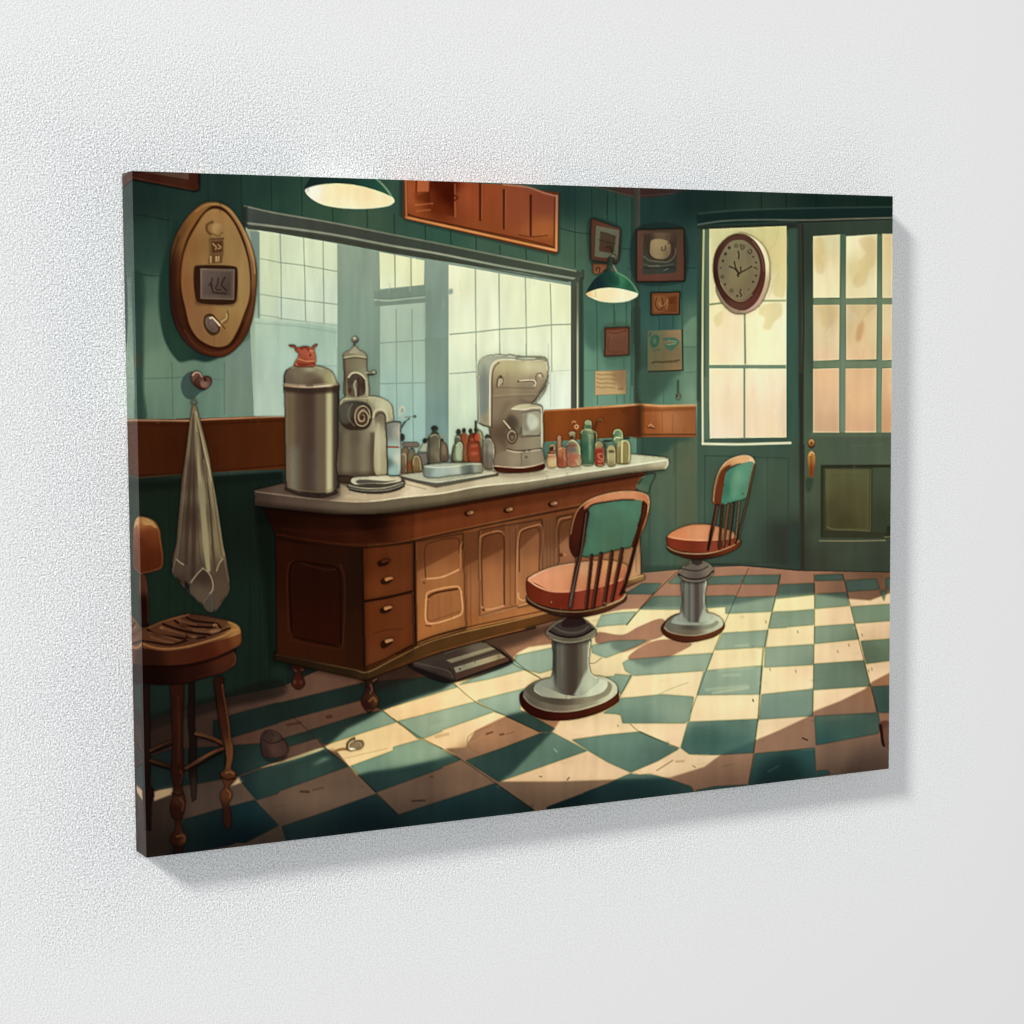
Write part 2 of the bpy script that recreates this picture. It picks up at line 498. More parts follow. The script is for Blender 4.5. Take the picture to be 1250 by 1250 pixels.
# window bars of reflection one
for p in ([-10,808,200,830,512,884],[-10,1072,200,1098,516,1135],[-10,1230,516,1300]):
    Cv((124,152,128), 1.1, p, soft=.3)
for p in ([75,600,82,900,84,1270],[253,625,262,900,270,1300],[402,650,405,900,410,1300]):
    Cv((116,144,122), 1.0, p, soft=.3)
view(140,190,6.25)
Pg([(1150,650,206,224,170),(1150,900,198,216,170),(1150,1200,186,210,176)], [1110,575,1250,598,1250,1250,1110,1250])
for p in ([1110,786,1250,812],[1110,1058,1250,1078],[1110,1215,1250,1235]):
    Ln((140,164,132), 1.1, p, soft=.3)
Pg([(1050,700,112,142,128),(1060,1100,110,140,122)], [1030,575,1105,580,1108,1250,1090,1250,1080,900], soft=.5)
view(300,250,5)   # faint lower reflections, photo x=300+z/5
Pg([(120,760,162,196,170),(400,760,150,190,166),(300,1000,160,200,182),(80,1100,160,192,172)], [56,690,560,728,560,1290,56,1290], soft=1)
Ln((176,204,178), 1.4, [56,700,400,722,565,750], soft=.6)
Cv((130,160,142), 1, [56,722,300,740,565,780], soft=.8, a=.7)
Ln((120,158,146), 1, [350,975,565,985], soft=.5, a=.6)
# doorway column reflections
view(330,190,6.25)
Pg([(560,800,132,158,134),(700,900,124,154,132),(600,1200,118,152,132),(780,900,134,154,134)], [512,668,835,735,835,2400,512,2400], soft=.4)
for x in (560,640,700,765):
    Ln((140,166,140), 3, [x,740,x+4,2200], soft=2, a=.25)
Pg([(880,850,222,228,172),(1100,900,224,226,170),(900,980,220,232,188)], [832,735,1176,800,1172,985,838,1018])
Ln((118,132,104), 1.1, [950,750,952,1005], soft=.3)
Ln((122,134,104), 1.2, [1072,775,1075,995], soft=.3)
Pg([(900,1050,116,140,120),(1200,1050,118,144,124)], [785,1035,1200,985,1200,1120,800,1150], soft=.5)
Cv((166,190,162), 1.6, [795,1100,900,1106,1060,1090,1195,1078], soft=.4)
Cv((96,124,106), 1.2, [785,1085,900,1092,1190,1062], soft=.6, a=.5)
Pg([(900,1200,160,190,164),(1100,1200,164,194,168)], [838,1150,1185,1120,1192,2400,838,2400])
view(330,390,6.25)
Pg([(900,100,160,190,164),(1100,300,158,196,170),(1000,500,150,194,178),(1050,800,146,196,184)], [842,-50,1182,-50,1195,960,842,960])
for p in ([840,180,1180,158],[840,490,1190,482]):
    Ln((120,152,136), 1.1, p, soft=.3)
for p in ([960,-80,965,960],[1080,-80,1092,960]):
    Ln((126,156,138), 1.1, p, soft=.3)
view(480,200,5.208)
Pg([(280,700,126,156,136),(300,1100,122,156,138),(230,1200,118,150,136)], [205,610,352,635,362,1900,205,1900], soft=.4)
Pg((112,142,124), [200,800,250,800,260,1900,205,1900], soft=2, a=.4)
Pg((118,148,136), [290,640,345,660,355,1900,300,1900], soft=2, a=.4)
view(470,420,6.25)
Pg([(400,200,116,148,130),(400,500,110,148,140),(400,650,112,154,148)], [305,-50,492,-50,492,680,320,680], soft=.4)
# bright window on the right of the mirror
view(480,200,5.208)
Pg([(450,750,228,232,184),(400,720,234,234,192),(600,900,232,238,200),(800,800,228,234,184),(1050,850,230,236,180),(500,1150,230,238,196),(1000,1200,230,240,198),
    (420,1300,212,230,192),(1000,1400,222,236,206),(420,1500,198,224,188),(450,1700,188,218,186),(1050,1500,218,236,208),(700,1500,204,228,196)],
   [352,640,1130,775,1132,1555,960,1562,900,1850,352,1850])
view(470,420,6.25)
view(640,450,6.25)
Pg((226,240,214), [240,40,350,40,350,280,240,280], soft=2, a=.5)
Ln((170,196,168), 1, [200,20,200,290], soft=.3, a=.7)
Ln((200,222,196), .8, [232,20,232,290], soft=.3, a=.7)
Ln((184,206,176), .9, [180,20,356,12], soft=.3, a=.8)
view(480,200,5.208)
for p in ([522,670,526,1080,528,1250],[672,695,676,1060,678,1230],[840,720,846,1050,848,1225],[998,765,1005,1020,1008,1320]):
    Cv([(p[0],800,132,158,130),(p[0],1200,150,172,140)], 1.3, p, soft=.3)
Cv((134,158,128), 1.5, [362,1084,520,1070,680,1052,840,1042,1000,1024,1132,1020], soft=.3)
Sg((144,170,146), [352,800,378,795,376,825,352,828], soft=.6)
view(470,420,6.25)
Ln((140,168,144), 1.4, [496,226,690,212], soft=.3)
Cv((148,172,142), 1.3, [692,0,700,300,706,600], soft=.3)
Ln((146,170,140), 1.1, [876,0,876,80], soft=.3)
Ln((146,170,140), 1.1, [1076,0,1076,80], soft=.3)
Ln((180,204,180), 1.0, [1245,0,1250,300], soft=.3)
# mirror frame
motif('painted_mirror_frame')
view(330,190,6.25)
Sg_ = [(-190,370,66,74,66),(0,450,62,68,60),(600,560,62,66,56),(1250,700,60,68,56),(2000,860,66,76,60)]
Pg(Sg_, [-195,385,0,425,450,500,940,600,1250,662,1800,770,2350,880,2400,905,2395,945,2330,970,1900,890,1250,796,900,740,500,665,0,582,-170,560,-195,540], soft=.3)
Cv([(0,430,128,130,108),(1250,650,106,120,92),(2300,870,140,154,120)], 1.9, [-195,385,0,430,450,508,940,604,1250,664,1800,775,2330,880], soft=.4)
Cv([(-100,520,136,138,120),(0,535,146,146,124),(700,640,136,140,116),(1250,740,154,158,132),(2200,930,140,150,124)], 2.6, [-180,515,0,536,450,598,940,690,1250,742,1800,850,2330,940], soft=.4)
Cv((60,58,42), 1.6, [-170,545,0,560,450,632,940,722,1250,778,1800,885,2270,960], soft=.5, a=.8)
Pg((36,44,38), [-225,400,-175,380,-175,540,-200,545,-225,470], soft=1, a=.9)
view(480,200,5.208)
Pg([(1150,800,70,80,62),(1160,1200,78,82,66),(1150,1560,82,84,70)], [1130,745,1200,700,1200,1548,1130,1556], soft=.2)
Ln([(1170,800,100,106,84),(1175,1200,196,204,166),(1172,1500,214,214,172)], 1.8, [1172,760,1172,1550], soft=.3)
Ln((66,68,54), 1.4, [1158,780,1158,1550], soft=.5, a=.8)
Pg((40,62,46), [1185,720,1212,715,1212,1548,1188,1550], soft=.5, a=.9)
El((60,70,52), 1205, 690, 12, 20, soft=.5)

# ---- 4. framed pictures on the wall
motif('painted_picture_frame')
view(140,190,6.25)
Pg([(200,180,58,26,18),(500,210,66,34,22),(600,240,62,28,16)], [130,120,640,125,640,262,610,268,130,178])
Pg((86,64,50), [200,118,565,124,562,182,250,130], soft=.4)
Ln((92,50,30), .9, [130,165,600,262], soft=.4, a=.8)
Ln((26,20,16), 1.2, [132,182,612,272,645,262,648,128], soft=.8, a=.8)
view(680,220,6.25)
motif('painted_picture_frame')
Sg((30,46,38), [240,300,280,280,470,350,490,390,480,600,440,650,260,640,240,580], soft=1.2, a=.6, ids=False)
Pg([(300,330,90,56,40),(260,600,84,56,40),(480,400,96,70,56)], [258,300,270,292,478,366,488,378,468,612,450,636,268,612,256,600])
Pg((96,100,80), [300,348,470,385,462,600,290,580], soft=.3)
Py((120,112,88), .9, [300,350,468,388,458,600,290,578], soft=.3, a=.6)
Pg([(380,420,72,60,44),(350,540,80,50,38)], [330,388,450,425,430,560,320,540], soft=.5)
Ln((50,40,30), .9, [320,455,440,485], soft=.3)
Cv((120,112,84), .9, [370,500,415,515,432,570], soft=.3)
Cv((60,44,32), .8, [330,400,380,405,440,440], soft=.4, a=.7)
motif('painted_picture_frame')
Pg([(300,660,120,74,48),(320,700,136,88,58)], [270,632,385,640,370,700,290,722,270,700])
Cv((62,32,20), 1.2, [300,690,305,670,325,670,322,700], soft=.3)
motif('painted_picture_frame')
Sg((24,40,36), [600,370,960,360,980,760,940,785,600,775], soft=1.2, a=.6, ids=False)
Pg([(620,400,92,66,52),(640,740,100,60,48),(940,700,94,60,46),(800,380,74,62,46)], [606,384,615,376,960,366,970,376,973,755,962,769,614,773,604,762])
Pg([(780,420,104,84,62),(700,620,60,62,52),(850,680,50,58,50),(700,450,60,50,38),(900,500,62,50,38)], [662,410,760,398,905,404,914,420,912,690,900,706,662,722,650,700], soft=.5)
Sg([(780,480,150,130,92),(780,560,138,118,84),(850,560,110,92,66)], [720,460,760,448,820,455,860,480,862,560,830,595,760,598,715,570,710,510], soft=.4)
Cv((70,56,40), 1.2, [800,510,800,535,825,530,826,500], soft=.3)
Cv((60,48,34), 1.5, [700,430,690,500,700,560,740,600,830,612,880,580,885,500,860,460], soft=.5)
Cv((74,54,40), 2.2, [850,480,880,450,910,440], soft=.5)
Cv((128,116,92), 1.2, [660,580,700,610,760,620,850,620,900,570,905,520], soft=.4, a=.7)
Cv((110,104,84), 1, [660,640,740,660,830,650,890,640], soft=.4, a=.7)
Cv((40,44,38), 1.2, [665,670,760,668,900,665], soft=.6)
Ln((110,110,90), .9, [700,655,780,652], soft=.3)
Ln((110,110,90), .9, [815,690,845,675], soft=.3)
Py((56,32,24), .8, [608,382,968,370,972,768,608,774], soft=.4, a=.7)
motif('painted_picture_frame')
Pg([(740,900,110,66,36),(900,900,122,72,42)], [720,864,726,858,930,854,935,860,932,1015,926,1021,724,1024,718,1018])
Pg([(780,930,130,82,48),(880,960,104,58,28)], [738,880,920,876,912,1005,738,1008], soft=.4)
Pg((96,50,24), [850,895,905,890,900,940,850,945], soft=.8)
Cv((64,36,18), 1, [760,900,750,950,780,990,810,960,800,900], soft=.3)
Cv((176,128,84), .9, [780,930,790,960,820,950,845,910,835,985], soft=.3, a=.8)
Py((50,28,16), .8, [718,858,936,854,932,1022,720,1026], soft=.5, a=.8)
motif('painted_picture_frame')
view(680,380,6.25)
Sg((60,84,64), [352,110,560,100,565,335,540,345,360,350], soft=1, a=.5, ids=False)
Pg([(380,130,104,54,34),(540,300,98,60,42)], [364,125,552,118,548,335,362,345])
Pg([(450,220,108,68,50),(420,180,120,76,56)], [382,150,538,148,530,310,384,325], soft=.4)
Py((150,98,74), .7, [376,148,540,140,534,320,378,330], soft=.4, a=.6)
Cv((84,48,34), .8, [395,160,450,168,520,150], soft=.3)
Cv((84,48,34), .8, [400,190,396,300,500,305], soft=.5, a=.6)
motif('painted_note_card')
Pg([(320,500,196,164,110),(500,480,150,120,80),(400,600,190,160,108)], [290,455,525,450,527,630,290,640])
Pg((144,110,76), [430,460,520,455,522,620,490,600,440,540], soft=1.6, a=.6)
for y in (478,510,543,575):
    Cv((126,96,64), .8, [302,y,340,y+8,380,y+4,440,y+10], soft=.3, a=.8)
Ln((120,84,56), 2, [470,595,500,590], soft=.8, a=.6)
Py((120,92,60), .6, [290,455,525,450,527,630,290,640], soft=.3, a=.7)
motif('painted_poster')
Pg([(700,200,84,102,70),(740,350,108,98,68),(900,160,146,120,84),(900,300,120,106,74),(930,430,140,112,74)], [692,165,700,148,948,140,952,448,692,455])
Ln((44,44,30), 1.5, [956,140,960,450,700,460], soft=.5)
Sg([(740,230,50,90,66)], [712,215,730,185,775,185,778,235,760,270,720,275,710,245], soft=.4)
El((72,108,80), 745,225,12,24, soft=.5)
Ln((36,60,44), 1.1, [712,165,706,190], soft=.3)
Sg([(870,240,64,104,76)], [805,208,850,200,905,205,935,235,905,275,870,302,840,290,820,255,860,245,900,240,850,225,812,222], soft=.4)
Ln((130,170,118), .9, [850,222,912,232], soft=.3)
Ln((140,170,118), .8, [840,256,905,246], soft=.3)
Ln((56,80,56), 1, [730,305,745,300,770,292,790,292], soft=.4, a=.7)
Cv((70,58,38), 1.4, [722,395,760,385,800,388,850,382,900,378,935,372], soft=.5, a=.9)
for x in range(730,920,14):
    Ln((64,52,34), .8, [x,382+(x%3)*3,x+6,396-(x%5)*2], soft=.3, a=.6)
motif('painted_wall_hook')
Ln((130,136,104), .9, [922,530,924,640], soft=.4, a=.8)
El((132,128,98), 925, 650, 16, 24, soft=.3)
El((60,70,52), 918, 645, 7, 10, soft=.4)

motif('painted_cubby_board')
view(480,200,5.208)
Pg((20,34,28), [40,95,1060,180,1060,570,1030,585,80,365,40,330], soft=1.5, a=.5, ids=False)
CB = [(100,200,160,76,36),(100,320,140,66,28),(350,150,60,14,4),(280,200,70,20,6),(450,200,160,72,36),(600,200,150,66,32),(780,250,140,68,40),(950,250,130,64,42),(950,420,168,92,44),(600,380,140,68,30),(1000,500,150,80,36)]
Pg((90,46,22), [62,90,1052,180,1050,562,1025,572,62,348])
Pg(CB, [88,95,800,140,1030,205,1025,535,980,520,110,330,92,312])
Pg([(280,120,70,20,6),(350,200,64,14,4),(300,300,104,40,14),(200,200,120,48,20)], [235,100,388,108,388,335,235,300], soft=.8)
Pg([(180,140,174,88,46)], [155,100,228,102,226,178,150,178], soft=.3)
Ln((90,36,12), 1.6, [148,100,146,182], soft=.4)
Ln((196,112,60), 1.2, [140,262,250,252], soft=.4, a=.8)
Ln((190,106,56), 1.4, [150,300,235,292], soft=.5, a=.7)
Pg((90,36,12), [130,190,240,182,235,240,150,240], soft=2.2, a=.6)
for x, a_, b_ in [(553,115,362),(704,160,418),(874,195,460)]:
    Pg((66,26,10), [x-7,a_,x+7,a_,x+6,b_,x-6,b_], soft=.5)
Ln((190,112,66), 1.4, [392,130,395,335], soft=.5, a=.7)
Ln((186,110,66), .9, [563,118,563,350], soft=.3, a=.5)
Ln((186,110,66), .9, [715,165,712,410], soft=.3, a=.5)
Cv((80,34,14), 2, [390,200,410,215,392,232], soft=.5)
Cv((84,42,20), 1, [800,452,880,464,980,456], soft=.4)
Pg((112,50,22), [700,440,1020,480,1020,530,960,520,700,450], soft=2, a=.3)
Ln([(100,340,196,120,66),(400,410,214,140,76),(800,500,206,132,66),(1000,545,222,150,90)], 3.0, [84,340,1035,550], soft=.4)
Ln([(80,200,170,100,60)], 2.2, [80,95,84,340], soft=.4)
Cv((60,22,8), 1.2, [100,320,140,335,500,412,980,515,1020,530], soft=.5, a=.8)
Ln([(1038,200,170,110,84),(1038,500,216,140,80)], 3.0, [1040,205,1036,548], soft=.4)
Cv((176,110,84), 2.0, [700,132,860,150,960,185,1040,205], soft=.4)
Ln((60,26,10), 1, [1026,215,1022,530], soft=.4, a=.7)

# ---- 5. door wall: frame, window, door
motif('painted_door_frame')
view(840,230,4.808)
DF = [(30,100,24,46,40),(400,110,18,40,34),(1000,80,18,40,32),(80,170,22,42,40),(600,300,50,70,56),(600,700,48,84,68),(620,1100,54,92,72),(690,400,40,56,48),(690,1000,56,86,66),(60,600,42,60,46),(60,1100,46,68,54)]
view(0,0,1)
Pg([(860,250,22,44,38),(1000,250,16,38,32),(1080,245,18,40,32),(870,300,52,76,60),(965,300,44,64,52),(965,400,50,86,70),(965,520,50,84,68),(985,400,48,62,50),(980,300,44,58,46),
    (860,560,62,90,72),(900,620,66,92,72),(960,600,62,84,66),(920,680,54,72,58),(990,560,62,76,58),(1000,280,56,70,56),(975,650,54,62,48)], [851,230,1095,230,1095,705,980,700,851,695])
view(840,230,4.808)
Pg((20,42,38), [52,145,600,120,1215,105,1215,175,600,190,60,215,50,180], soft=.5)
for x in (215,430,575,750,995):
    Ln((12,28,24), .9, [x,30,x,120], soft=.4, a=.7)
Cv((54,76,64), 1.6, [60,148,300,128,700,116,1210,108], soft=.6, a=.8)
Cv([(100,210,90,104,88),(300,190,86,98,80),(1000,180,120,112,92)], 1.8, [60,212,200,192,420,184,700,186,900,180,1210,172], soft=.5)
Cv((26,30,24), 1.6, [640,198,900,192,1210,188], soft=.8, a=.9)
Pg((36,44,36), [60,220,300,212,560,205,640,205,640,230,60,240], soft=.8, a=.8)
Pg([(640,500,44,48,38),(650,1100,52,54,42)], [648,205,668,200,676,1290,650,1290], soft=.8)
Ln((82,62,48), 1.2, [658,210,664,1200,662,2200], soft=.8, a=.6)
Pg([(600,600,52,90,74),(600,1100,50,88,72)], [582,240,640,235,640,1250,582,1250], soft=1, a=.6)
Pg((44,66,54), [55,240,80,240,72,1250,50,1250], soft=1, a=.8)
Pg([(110,400,84,110,84),(110,900,86,110,84)], [100,240,125,238,122,1250,100,1250], soft=.6, a=.8)
view(840,460,4.808)
Pg([(110,200,86,116,92)], [92,0,122,0,125,365,95,370], soft=.5, a=.7)
# bright outline of the side window
Ln([(88,-500,190,190,130),(88,0,220,214,160),(88,350,232,228,186)], 2.4, [92,-860,86,-500,84,0,86,392], soft=.4)
Cv((226,224,180), 3.0, [86,393,300,396,450,392,600,388], soft=.4)
Ln((60,86,70), 1.5, [122,372,330,375,580,368], soft=.6)
motif('painted_side_window')
view(840,230,4.808)
WN = [(200,260,214,208,140),(500,260,212,204,130),(150,500,234,226,160),(530,450,224,212,150),(500,350,222,204,130),(150,700,240,228,160),(400,800,250,240,178),(250,800,246,224,168),(220,950,252,228,176),(450,950,252,240,180),(150,1000,246,226,164),(530,800,252,240,186),(150,1150,242,222,170),(450,1150,250,226,176),(220,1300,248,222,168),(150,1440,238,220,180),(500,1400,244,216,162),(550,1300,240,216,166),(300,1420,246,220,170)]
Pg(WN, [124,238,578,220,577,1300,577,1462,129,1467,125,1300])
Ln((236,232,180), 1.2, [127,300,126,1030], soft=.6, a=.6)
Ln((240,234,184), 1.4, [127,1060,130,1464], soft=.6, a=.7)
view(840,460,4.808)
for x in (180,260,430,520):
    Pg((250,232,190), [x,0,x+26,0,x+26,340,x,340], soft=3, a=.4)
view(840,230,4.808)
# foliage shadows seen through the pane
FO = (218,202,130)
for pts in ([520,330,560,350,560,640,500,620,510,520,480,480,500,400],[440,290,480,300,540,290,570,240,570,420,520,470,470,430,430,350],
            [420,700,540,670,550,740,500,790,480,830,440,820,450,760,420,740],[150,760,200,720,200,790,170,810]):
    Sg(FO, pts, soft=1, a=.7)
Pg((244,214,160), [200,730,225,730,225,1030,200,1030], soft=2.5, a=.6)
Cv((200,176,120), .6, [470,370,510,320,530,250], soft=.4, a=.7)
Cv((200,176,120), .6, [470,640,500,560,530,500], soft=.4, a=.6)
for p in ([332,730,335,1030],):
    Ln((110,130,98), 2.0, p, soft=.3)
Ln([(130,680,120,136,84),(500,658,150,164,112)], 2.2, [122,682,230,668,400,660,575,658], soft=.3)
Pg((104,134,106), [120,1036,575,1036,575,1058,120,1056], soft=.3)
Ln((236,232,176), 1, [124,1032,570,1032], soft=.3, a=.7)
Ln((240,234,184), 1, [128,1062,570,1062], soft=.3, a=.8)
Ln((104,130,100), 2.0, [330,1058,330,1466], soft=.3)
view(840,460,4.808)
motif('painted_door')
view(0,0,1)
DR = [(985,300,46,60,48),(985,400,60,80,62),(985,500,66,88,66),(1000,540,72,92,68),(1050,545,74,90,68),(1085,545,78,92,68),(990,600,72,84,60),(1000,650,64,76,56),(1050,690,58,68,52),(985,690,58,62,48),(1040,675,64,74,56),(1083,690,56,64,50),(1040,280,52,68,54),(985,640,60,68,50)]
Pg(DR, [979,272,1089,268,1087,698,979,698])
Ln((36,34,26), 1.6, [980,275,981,400,979,500,980,690], soft=.6, a=.9)
Ln((40,30,22), 2.0, [962,697,1000,698,1087,699], soft=.8)
view(840,230,4.808)
PN = [((735,282,895,272,888,640,735,642),[(780,330,230,218,150),(800,500,244,228,168),(850,600,244,232,170),(760,400,228,206,136),(860,290,226,216,156)]),
 ((928,282,1110,270,1108,640,926,645),[(960,300,248,238,180),(1080,350,224,206,140),(1000,500,226,206,136),(1080,580,246,236,176),(960,600,240,224,160)]),
 ((1140,268,1200,268,1200,642,1140,642),[(1150,400,226,204,138),(1180,600,230,212,150)]),
 ((735,685,888,682,885,1005,737,1012),[(800,720,220,196,140),(760,850,222,202,146),(860,900,230,206,150),(800,980,236,200,148)]),
 ((928,682,1108,682,1104,1002,928,1006),[(960,720,222,198,144),(1000,850,228,196,134),(1080,850,232,206,142),(1000,980,238,200,140)]),
 ((1140,680,1198,680,1198,1005,1140,1008),[(1170,800,230,206,146),(1170,960,228,190,134)]),
 ((735,1060,885,1055,885,1431,735,1433),[(800,1100,234,190,134),(800,1240,228,186,136),(820,1400,214,172,128)]),
 ((922,1058,1104,1055,1102,1431,922,1433),[(1000,1100,232,188,132),(1000,1240,232,186,130),(1000,1410,220,172,126)]),
 ((1140,1058,1198,1055,1194,1431,1132,1431),[(1170,1100,228,184,130),(1170,1400,212,160,112)])]
for i,(p,f) in enumerate(PN):
    if i == 0: motif('painted_door_pane')
    else: motif('painted_door_pane')
    Pg(f, list(p), soft=.2)
    Py((246,232,176), 1.1, list(p), soft=.3, a=.6)
# foliage silhouettes behind the panes
for pts in ([740,300,790,290,800,380,780,400,800,450,790,500,760,500,740,430],[1000,300,1090,290,1100,440,1060,480,1040,560,980,580,966,540,1010,470,1000,430,1050,380,1020,350],
            [760,700,860,690,880,740,830,820,790,810,770,740],[940,690,1100,690,1040,760,1000,900,980,890,1000,760]):
    Sg((212,184,118), pts, soft=1.2, a=.45, ids=False)
CUR[0] = NAMES.index('painted_door')
Sg((196,140,96), [1000,800,1030,780,1020,880,990,900], soft=1.5, a=.5, ids=False)
Cv((190,160,110), .6, [1100,690,1040,740,1020,790], soft=.4, a=.6, ids=False)
Cv((190,160,110), .6, [860,740,830,800,800,850], soft=.4, a=.4, ids=False)
for y0_, y1_ in ((646,680),(1012,1052)):
    Pg([(750,y0_,100,126,90),(1000,y0_,112,134,98)], [735,y0_,1198,y0_,1198,y1_,735,y1_+2], soft=.4)
for x in (890,1108):
    Pg([(x,300,66,100,74),(x,700,104,128,98),(x,1200,108,136,106)], [x+2,270,x+34 if x==890 else x+30,270,x+34 if x==890 else x+28,1433,x-3,1433], soft=.4)
    Ln((70,100,76), .8, [x+6,280,x+2,1430], soft=.5, a=.5)
view(840,460,4.808)
Pg([(720,340,84,104,76),(1100,345,88,104,76)], [718,328,1192,328,1192,352,718,350], soft=1, a=.8)
Ln((236,206,150), 1.0, [735,322,885,324], soft=.3)
Ln((236,206,150), 1.0, [922,322,1100,322], soft=.3)
Ln((92,108,80), .8, [960,404,1040,402], soft=.6, a=.5)
Ln((100,108,80), .8, [1070,404,1150,398], soft=.6, a=.5)
# lower door panel
motif('painted_door_panel')
Pg([(800,600,58,62,42),(1100,930,54,54,36)], [778,518,1192,515,1190,945,778,945], soft=.4)
Pg([(830,600,92,92,58),(950,700,84,78,48),(900,860,70,66,40),(850,800,78,72,46),(1040,600,88,90,58)], [805,540,1065,540,1062,905,805,900], soft=.5)
Pg([(1130,600,66,78,54),(1130,850,54,62,42)], [1082,535,1190,532,1188,915,1080,912], soft=.5)
Ln((112,106,68), 1.0, [1072,545,1068,905], soft=.4, a=.8)
Py((110,108,70), .7, [822,560,1058,560,1052,892,822,890], soft=.4, a=.45)
Cv((120,112,72), 1.0, [815,880,850,895,950,898,1060,905], soft=.4, a=.8)
Ln((118,112,76), 1.0, [780,525,780,940], soft=.5, a=.3)
Ln((146,136,98), 1.2, [770,962,950,964,1155,960], soft=.4)
Pg((34,36,24), [778,518,1192,515,1192,530,792,534,790,940,778,940], soft=.6, a=.6)
Pg((30,30,22), [1165,880,1192,870,1192,935,1160,935], soft=1, a=.6)
Ln((130,120,84), 1.0, [1155,940,1190,938], soft=.4)
motif('painted_door_handle')
Sg((40,60,46), [690,600,730,590,722,660,700,680,692,650], soft=1.5, a=.7, ids=False)
El((74,44,24), 724, 392, 22, 30, soft=.3)
El([(720,380,190,140,80),(730,405,120,74,34)], 724, 386, 18, 21, soft=.3)
El((110,66,30), 723, 390, 9, 10, soft=.4)
Sg([(715,460,176,120,60),(722,560,120,64,26)], [705,450,722,436,742,450,742,540,728,592,712,590,706,540])
Ln((222,180,120), 1.2, [712,460,724,440,738,452], soft=.3)
Ln((90,44,16), 1.4, [722,470,722,570], soft=.8, a=.6)
# panel below the side window
CUR[0] = NAMES.index('painted_door_frame')
Py((40,64,50), 1.2, [98,462,590,478,585,1085,98,1100], soft=.6, a=.8)
Ln((42,60,48), 1.2, [465,480,468,1110], soft=.8, a=.7)
Pg([(300,900,58,84,68),(540,700,64,80,60),(400,600,66,92,70),(540,1000,52,60,48)], [110,480,580,490,578,1090,110,1090], soft=2, a=.5)
Pg((46,44,36), [470,850,680,850,680,1140,470,1110], soft=5, a=.5)
Pg((40,64,56), [590,860,655,860,655,1140,590,1120], soft=2, a=.5)
Ln((64,60,46), 3, [654,400,666,1130], soft=1.2, a=.6)
Ln((30,34,26), 1.2, [680,400,672,1130], soft=.5, a=.8)
Pg([(660,200,46,48,38),(660,900,50,48,38)], [650,-20,676,-20,680,1140,660,1145], soft=.8)
Cv((44,36,28), 2.2, [100,1100,330,1108,580,1130,680,1145], soft=1, a=.6)

# ================================================================ FLOOR
view(0, 0, 1)
motif('painted_checkered_floor')
FLR = full(raster(tr([160,890,190,878,270,853,345,838,430,800,640,760,690,720,780,700,856,693,905,691,975,697,1095,699,1100,1060,150,1060])))
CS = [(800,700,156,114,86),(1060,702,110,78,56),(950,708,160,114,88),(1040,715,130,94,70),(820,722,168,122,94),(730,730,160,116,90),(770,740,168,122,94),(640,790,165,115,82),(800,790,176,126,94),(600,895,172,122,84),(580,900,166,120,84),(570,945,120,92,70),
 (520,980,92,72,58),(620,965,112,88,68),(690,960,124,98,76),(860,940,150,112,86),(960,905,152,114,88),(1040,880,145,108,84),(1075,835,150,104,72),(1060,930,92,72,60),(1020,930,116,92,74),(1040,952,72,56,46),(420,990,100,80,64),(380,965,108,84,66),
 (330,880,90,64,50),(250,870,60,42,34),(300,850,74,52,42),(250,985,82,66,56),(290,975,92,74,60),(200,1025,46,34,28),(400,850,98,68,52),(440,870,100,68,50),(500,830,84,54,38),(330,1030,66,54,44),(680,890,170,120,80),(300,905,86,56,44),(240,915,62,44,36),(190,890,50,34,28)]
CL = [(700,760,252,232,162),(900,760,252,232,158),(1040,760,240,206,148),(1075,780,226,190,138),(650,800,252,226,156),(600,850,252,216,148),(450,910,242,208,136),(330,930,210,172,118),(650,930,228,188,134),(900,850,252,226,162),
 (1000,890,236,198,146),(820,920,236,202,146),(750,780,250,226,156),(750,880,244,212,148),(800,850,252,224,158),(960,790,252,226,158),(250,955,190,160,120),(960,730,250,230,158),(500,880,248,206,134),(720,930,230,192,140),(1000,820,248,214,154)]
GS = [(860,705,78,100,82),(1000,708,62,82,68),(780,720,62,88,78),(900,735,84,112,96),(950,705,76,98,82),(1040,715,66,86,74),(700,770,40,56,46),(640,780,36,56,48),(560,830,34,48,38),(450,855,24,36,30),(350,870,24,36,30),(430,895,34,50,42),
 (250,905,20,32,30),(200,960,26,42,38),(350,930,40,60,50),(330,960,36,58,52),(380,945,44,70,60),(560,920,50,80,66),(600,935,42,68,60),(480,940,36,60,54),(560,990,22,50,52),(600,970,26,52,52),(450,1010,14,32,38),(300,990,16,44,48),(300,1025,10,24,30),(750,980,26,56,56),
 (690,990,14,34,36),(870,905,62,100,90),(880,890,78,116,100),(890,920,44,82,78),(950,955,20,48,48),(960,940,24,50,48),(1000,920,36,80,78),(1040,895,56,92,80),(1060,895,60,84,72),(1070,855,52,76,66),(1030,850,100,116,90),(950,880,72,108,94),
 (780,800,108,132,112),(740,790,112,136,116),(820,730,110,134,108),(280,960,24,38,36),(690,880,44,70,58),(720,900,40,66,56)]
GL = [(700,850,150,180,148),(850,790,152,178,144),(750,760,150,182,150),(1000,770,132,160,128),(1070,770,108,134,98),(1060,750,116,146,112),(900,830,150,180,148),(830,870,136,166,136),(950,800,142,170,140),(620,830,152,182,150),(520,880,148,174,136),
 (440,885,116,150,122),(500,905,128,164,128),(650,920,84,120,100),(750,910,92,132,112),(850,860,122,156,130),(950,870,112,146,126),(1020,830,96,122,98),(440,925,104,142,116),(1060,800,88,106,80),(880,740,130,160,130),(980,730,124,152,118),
 (640,835,150,182,150),(480,880,134,166,132),(800,930,70,104,90),(540,870,150,176,140),(700,930,76,112,94),(900,888,84,122,106),(870,905,54,96,84),(850,900,58,98,86),(900,905,62,104,92)]
